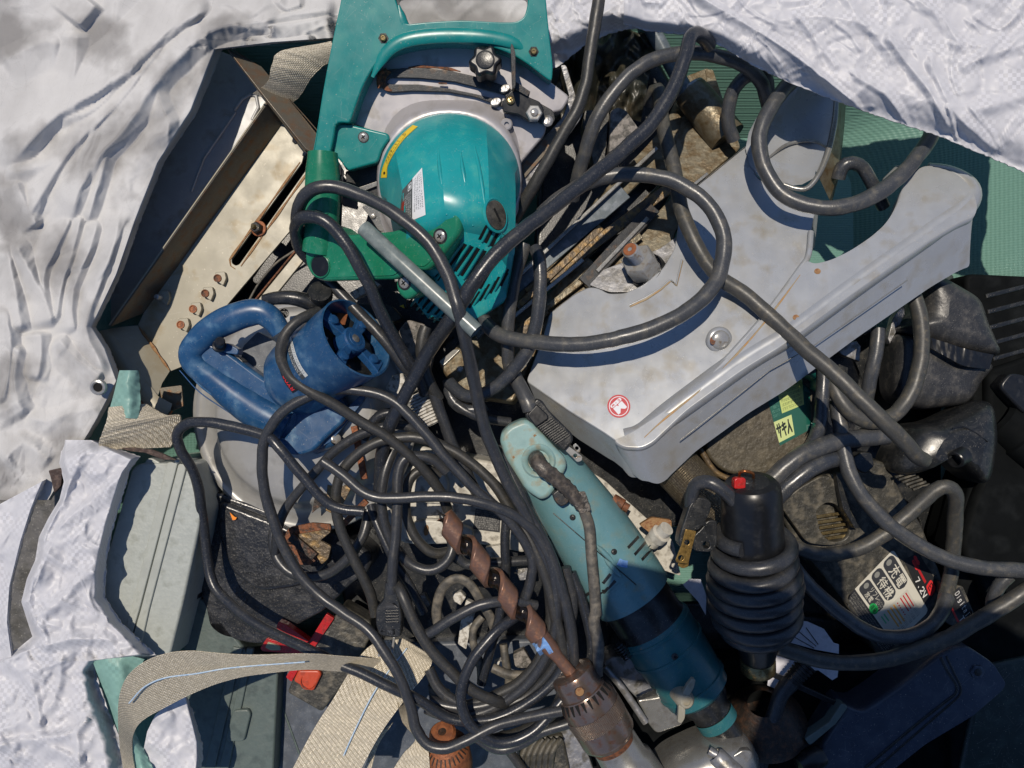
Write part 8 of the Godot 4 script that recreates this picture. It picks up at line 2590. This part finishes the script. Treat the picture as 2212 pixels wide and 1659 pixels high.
# one smooth skin round a skeleton of tapered bones [from, radius, to, radius], meshed as surface nets
func flesh(m: MB, bones: Array, cell: float, blend: float):
	var lo := Vector3.INF; var hi := -Vector3.INF
	for b in bones:
		for i in [0, 2]:
			lo = lo.min(b[i] - Vector3.ONE * (b[i + 1] + cell * 2)); hi = hi.max(b[i] + Vector3.ONE * (b[i + 1] + cell * 2))
	var n := Vector3i(((hi - lo) / cell).ceil()) + Vector3i.ONE
	var f := PackedFloat32Array()
	f.resize(n.x * n.y * n.z)
	f.fill(1.0)
	for b in bones:
		var a: Vector3 = b[0]; var ab: Vector3 = b[2] - a
		var r0: float = b[1]; var dr: float = b[3] - r0
		var il := 1.0 / maxf(1e-9, ab.length_squared())
		var mg: float = maxf(r0, b[3]) + blend + cell * 2
		var l := Vector3i(((a.min(b[2]) - Vector3.ONE * mg - lo) / cell).floor()).clamp(Vector3i.ZERO, n - Vector3i.ONE)
		var h := Vector3i(((a.max(b[2]) + Vector3.ONE * mg - lo) / cell).ceil()).clamp(Vector3i.ZERO, n - Vector3i.ONE)
		for z in range(l.z, h.z + 1):
			for y in range(l.y, h.y + 1):
				var row := (z * n.y + y) * n.x
				for x in range(l.x, h.x + 1):
					var p := lo + Vector3(x, y, z) * cell - a
					var t := clampf(p.dot(ab) * il, 0, 1)
					var d := (p - ab * t).length() - r0 - dr * t
					var e := f[row + x]
					var k := maxf(blend - absf(d - e), 0.0) / blend
					f[row + x] = minf(d, e) - k * k * blend * 0.25
	var at_ := {}
	var grad := func(x: int, y: int, z: int) -> Vector3:
		var i := (z * n.y + y) * n.x + x
		return Vector3(f[i + 1] - f[i], f[i + n.x] - f[i], f[i + n.x * n.y] - f[i])
	var ofs := [0, 1, n.x, n.x + 1, n.x * n.y, n.x * n.y + 1, n.x * n.y + n.x, n.x * n.y + n.x + 1]
	var edges := [[0, 1], [2, 3], [4, 5], [6, 7], [0, 2], [1, 3], [4, 6], [5, 7], [0, 4], [1, 5], [2, 6], [3, 7]]
	for z in n.z - 1:
		for y in n.y - 1:
			for x in n.x - 1:
				var i := (z * n.y + y) * n.x + x
				var neg := 0
				for o in ofs: neg += 1 if f[i + o] < 0 else 0
				if neg == 0 or neg == 8: continue
				var c := Vector3.ZERO; var k := 0
				for e in edges:
					var a := f[i + ofs[e[0]]]; var b := f[i + ofs[e[1]]]
					if (a < 0) != (b < 0):
						var pa := Vector3(e[0] & 1, (e[0] >> 1) & 1, e[0] >> 2); var pb := Vector3(e[1] & 1, (e[1] >> 1) & 1, e[1] >> 2)
						c += pa.lerp(pb, a / (a - b)); k += 1
				at_[i] = [lo + (Vector3(x, y, z) + c / k) * cell, grad.call(x, y, z).normalized()]
	for i in at_:
		var s0 := f[i] < 0
		for ax in [[1, n.x, n.x * n.y], [n.x, n.x * n.y, 1], [n.x * n.y, 1, n.x]]:
			if (f[i + ax[0]] < 0) == s0: continue
			var q0 = at_[i]; var q1 = at_.get(i - ax[1]); var q2_ = at_.get(i - ax[1] - ax[2]); var q3 = at_.get(i - ax[2])
			if q1 == null or q2_ == null or q3 == null: continue
			m.quad(q0[0], q1[0], q2_[0], q3[0], q0[1], q1[1], q2_[1], q3[1])

func photographer():
	# the phone that took the picture and the person leaning over the bag; both unseen, phone widened and hat added to shape the shade at the lower right
	var t := thing("widened_phone", "phone held flat above the bag, lens down, widened to shape its shade", "phone", Vector3(0.04, D * S + 0.004, 0))
	var m := MB.new()
	var c := Vector3(0, D * S + 0.0125, 0)
	var u := Vector3(0.98, 0, 0.19).normalized(); var w := Vector3(-0.19, 0, 0.98).normalized()
	slab(m, fil(PackedVector3Array([c - u * .026 - w * .040, c + u * .126 - w * .040, c + u * .126 + w * .062, c - u * .026 + w * .062]), 24), 20, 4)
	obj("case", m, "black_plastic", t)
	mk("skin", "b98a70", "a87860", 0.3, 0.55, 0.0, 0.1)
	mk("work_cloth", "3f4854", "4d5560", 0.3, 0.9, 0.0, 0.2)
	mk("straw", "b39a68", "9a8352", 0.35, 0.85, 0.0, 0.05)
	var per := thing("person", "person in dark work clothes and an added wide hat, leaning over the bag, holding the phone", "person", Vector3(0.62, -0.7, 0.6))
	var head := Vector3(0.245, 0.86, 0.115)
	var neck := Vector3(0.36, 0.77, 0.25)
	var hips := Vector3(0.62, 0.24, 0.62)
	var sh := [Vector3(0.24, 0.72, 0.36), Vector3(0.54, 0.72, 0.24)]
	var wrist := [Vector3(0.22, 0.22, 0.74), Vector3(0.19, 0.645, 0.075)]
	var elbow := [Vector3(0.2, 0.45, 0.52), Vector3(0.42, 0.54, 0.20)]
	var body := [[head, 0.088, head + Vector3(-.03, -.05, -.03), 0.07], [head + Vector3(.03, -.03, .05), 0.055, neck, 0.06], [neck, 0.07, (sh[0] + sh[1]) / 2, 0.11], [(sh[0] + sh[1]) / 2, 0.13, hips.lerp(neck, .35), 0.14], [hips.lerp(neck, .35), 0.14, hips, 0.15], [sh[0], 0.065, sh[1], 0.065]]
	var cloth := body.slice(2)
	for k in 2:
		var hip := hips + Vector3(-.07 + .14 * k, -.06, 0)
		var knee := hip + Vector3(-.02, -.40, .0); var foot := Vector3(hip.x, -0.64, hip.z + .06)
		for b in [[hip, 0.1, knee, 0.065], [knee, 0.062, foot, 0.045], [sh[k], 0.058, elbow[k], 0.045], [elbow[k], 0.043, wrist[k], 0.03]]:
			body.append(b); cloth.append(b)
		body.append([foot, 0.045, foot + Vector3(-.06, -.02, -.15), 0.035])
	m = MB.new()
	flesh(m, body, 0.02, 0.04)
	for k in 2:
		# palm under the edge of the phone, four fingers curled over it and the thumb along its side
		var s := -1.0 if k == 0 else 1.0
		var palm: Vector3 = wrist[k] + Vector3(-.02 * s, 0.0, -.06)
		var hb := [[wrist[k], 0.026, palm, 0.03], [palm + Vector3(.02, 0, 0), 0.016, palm + Vector3(-.025, 0, 0), 0.016]]
		for j in 4:
			var b0: Vector3 = palm + Vector3(-.028 + .018 * j, 0, -.02)
			var b1 := b0 + Vector3(-.004 * s, .008, -.036 + .003 * absf(j - 1.5)); var b2 := b1 + Vector3(-.006 * s, .02, -.018)
			hb.append([b0, 0.0095, b1, 0.0085]); hb.append([b1, 0.0085, b2, 0.0075])
		var th: Vector3 = palm + Vector3(-.03 * s, .006, .02)
		hb.append([palm + Vector3(-.01 * s, 0, .02), 0.014, th, 0.011]); hb.append([th, 0.0105, th + Vector3(-.018 * s, .018, -.022), 0.0085])
		flesh(m, hb, 0.005, 0.006)
	var skin_ := obj("body", m, "skin", per)
	m = MB.new()
	for b in cloth: b[1] += 0.008; b[3] += 0.008
	flesh(m, cloth, 0.02, 0.05)
	obj("work_clothes", m, "work_cloth", per)
	m = MB.new()
	var hc := head + Vector3(-.005, .03, -.005)
	lathe(m, hc, hc + Vector3(-.28, 1, -.3), [0, 450, 4, 450, 20, 330, 30, 250, 60, 235, 150, 215, 200, 150, 210, 0], 48, false, 0, TAU, 0.95)  # hat added out of view, brim sized to fill out the shade
	obj("added_hat", m, "straw", per)
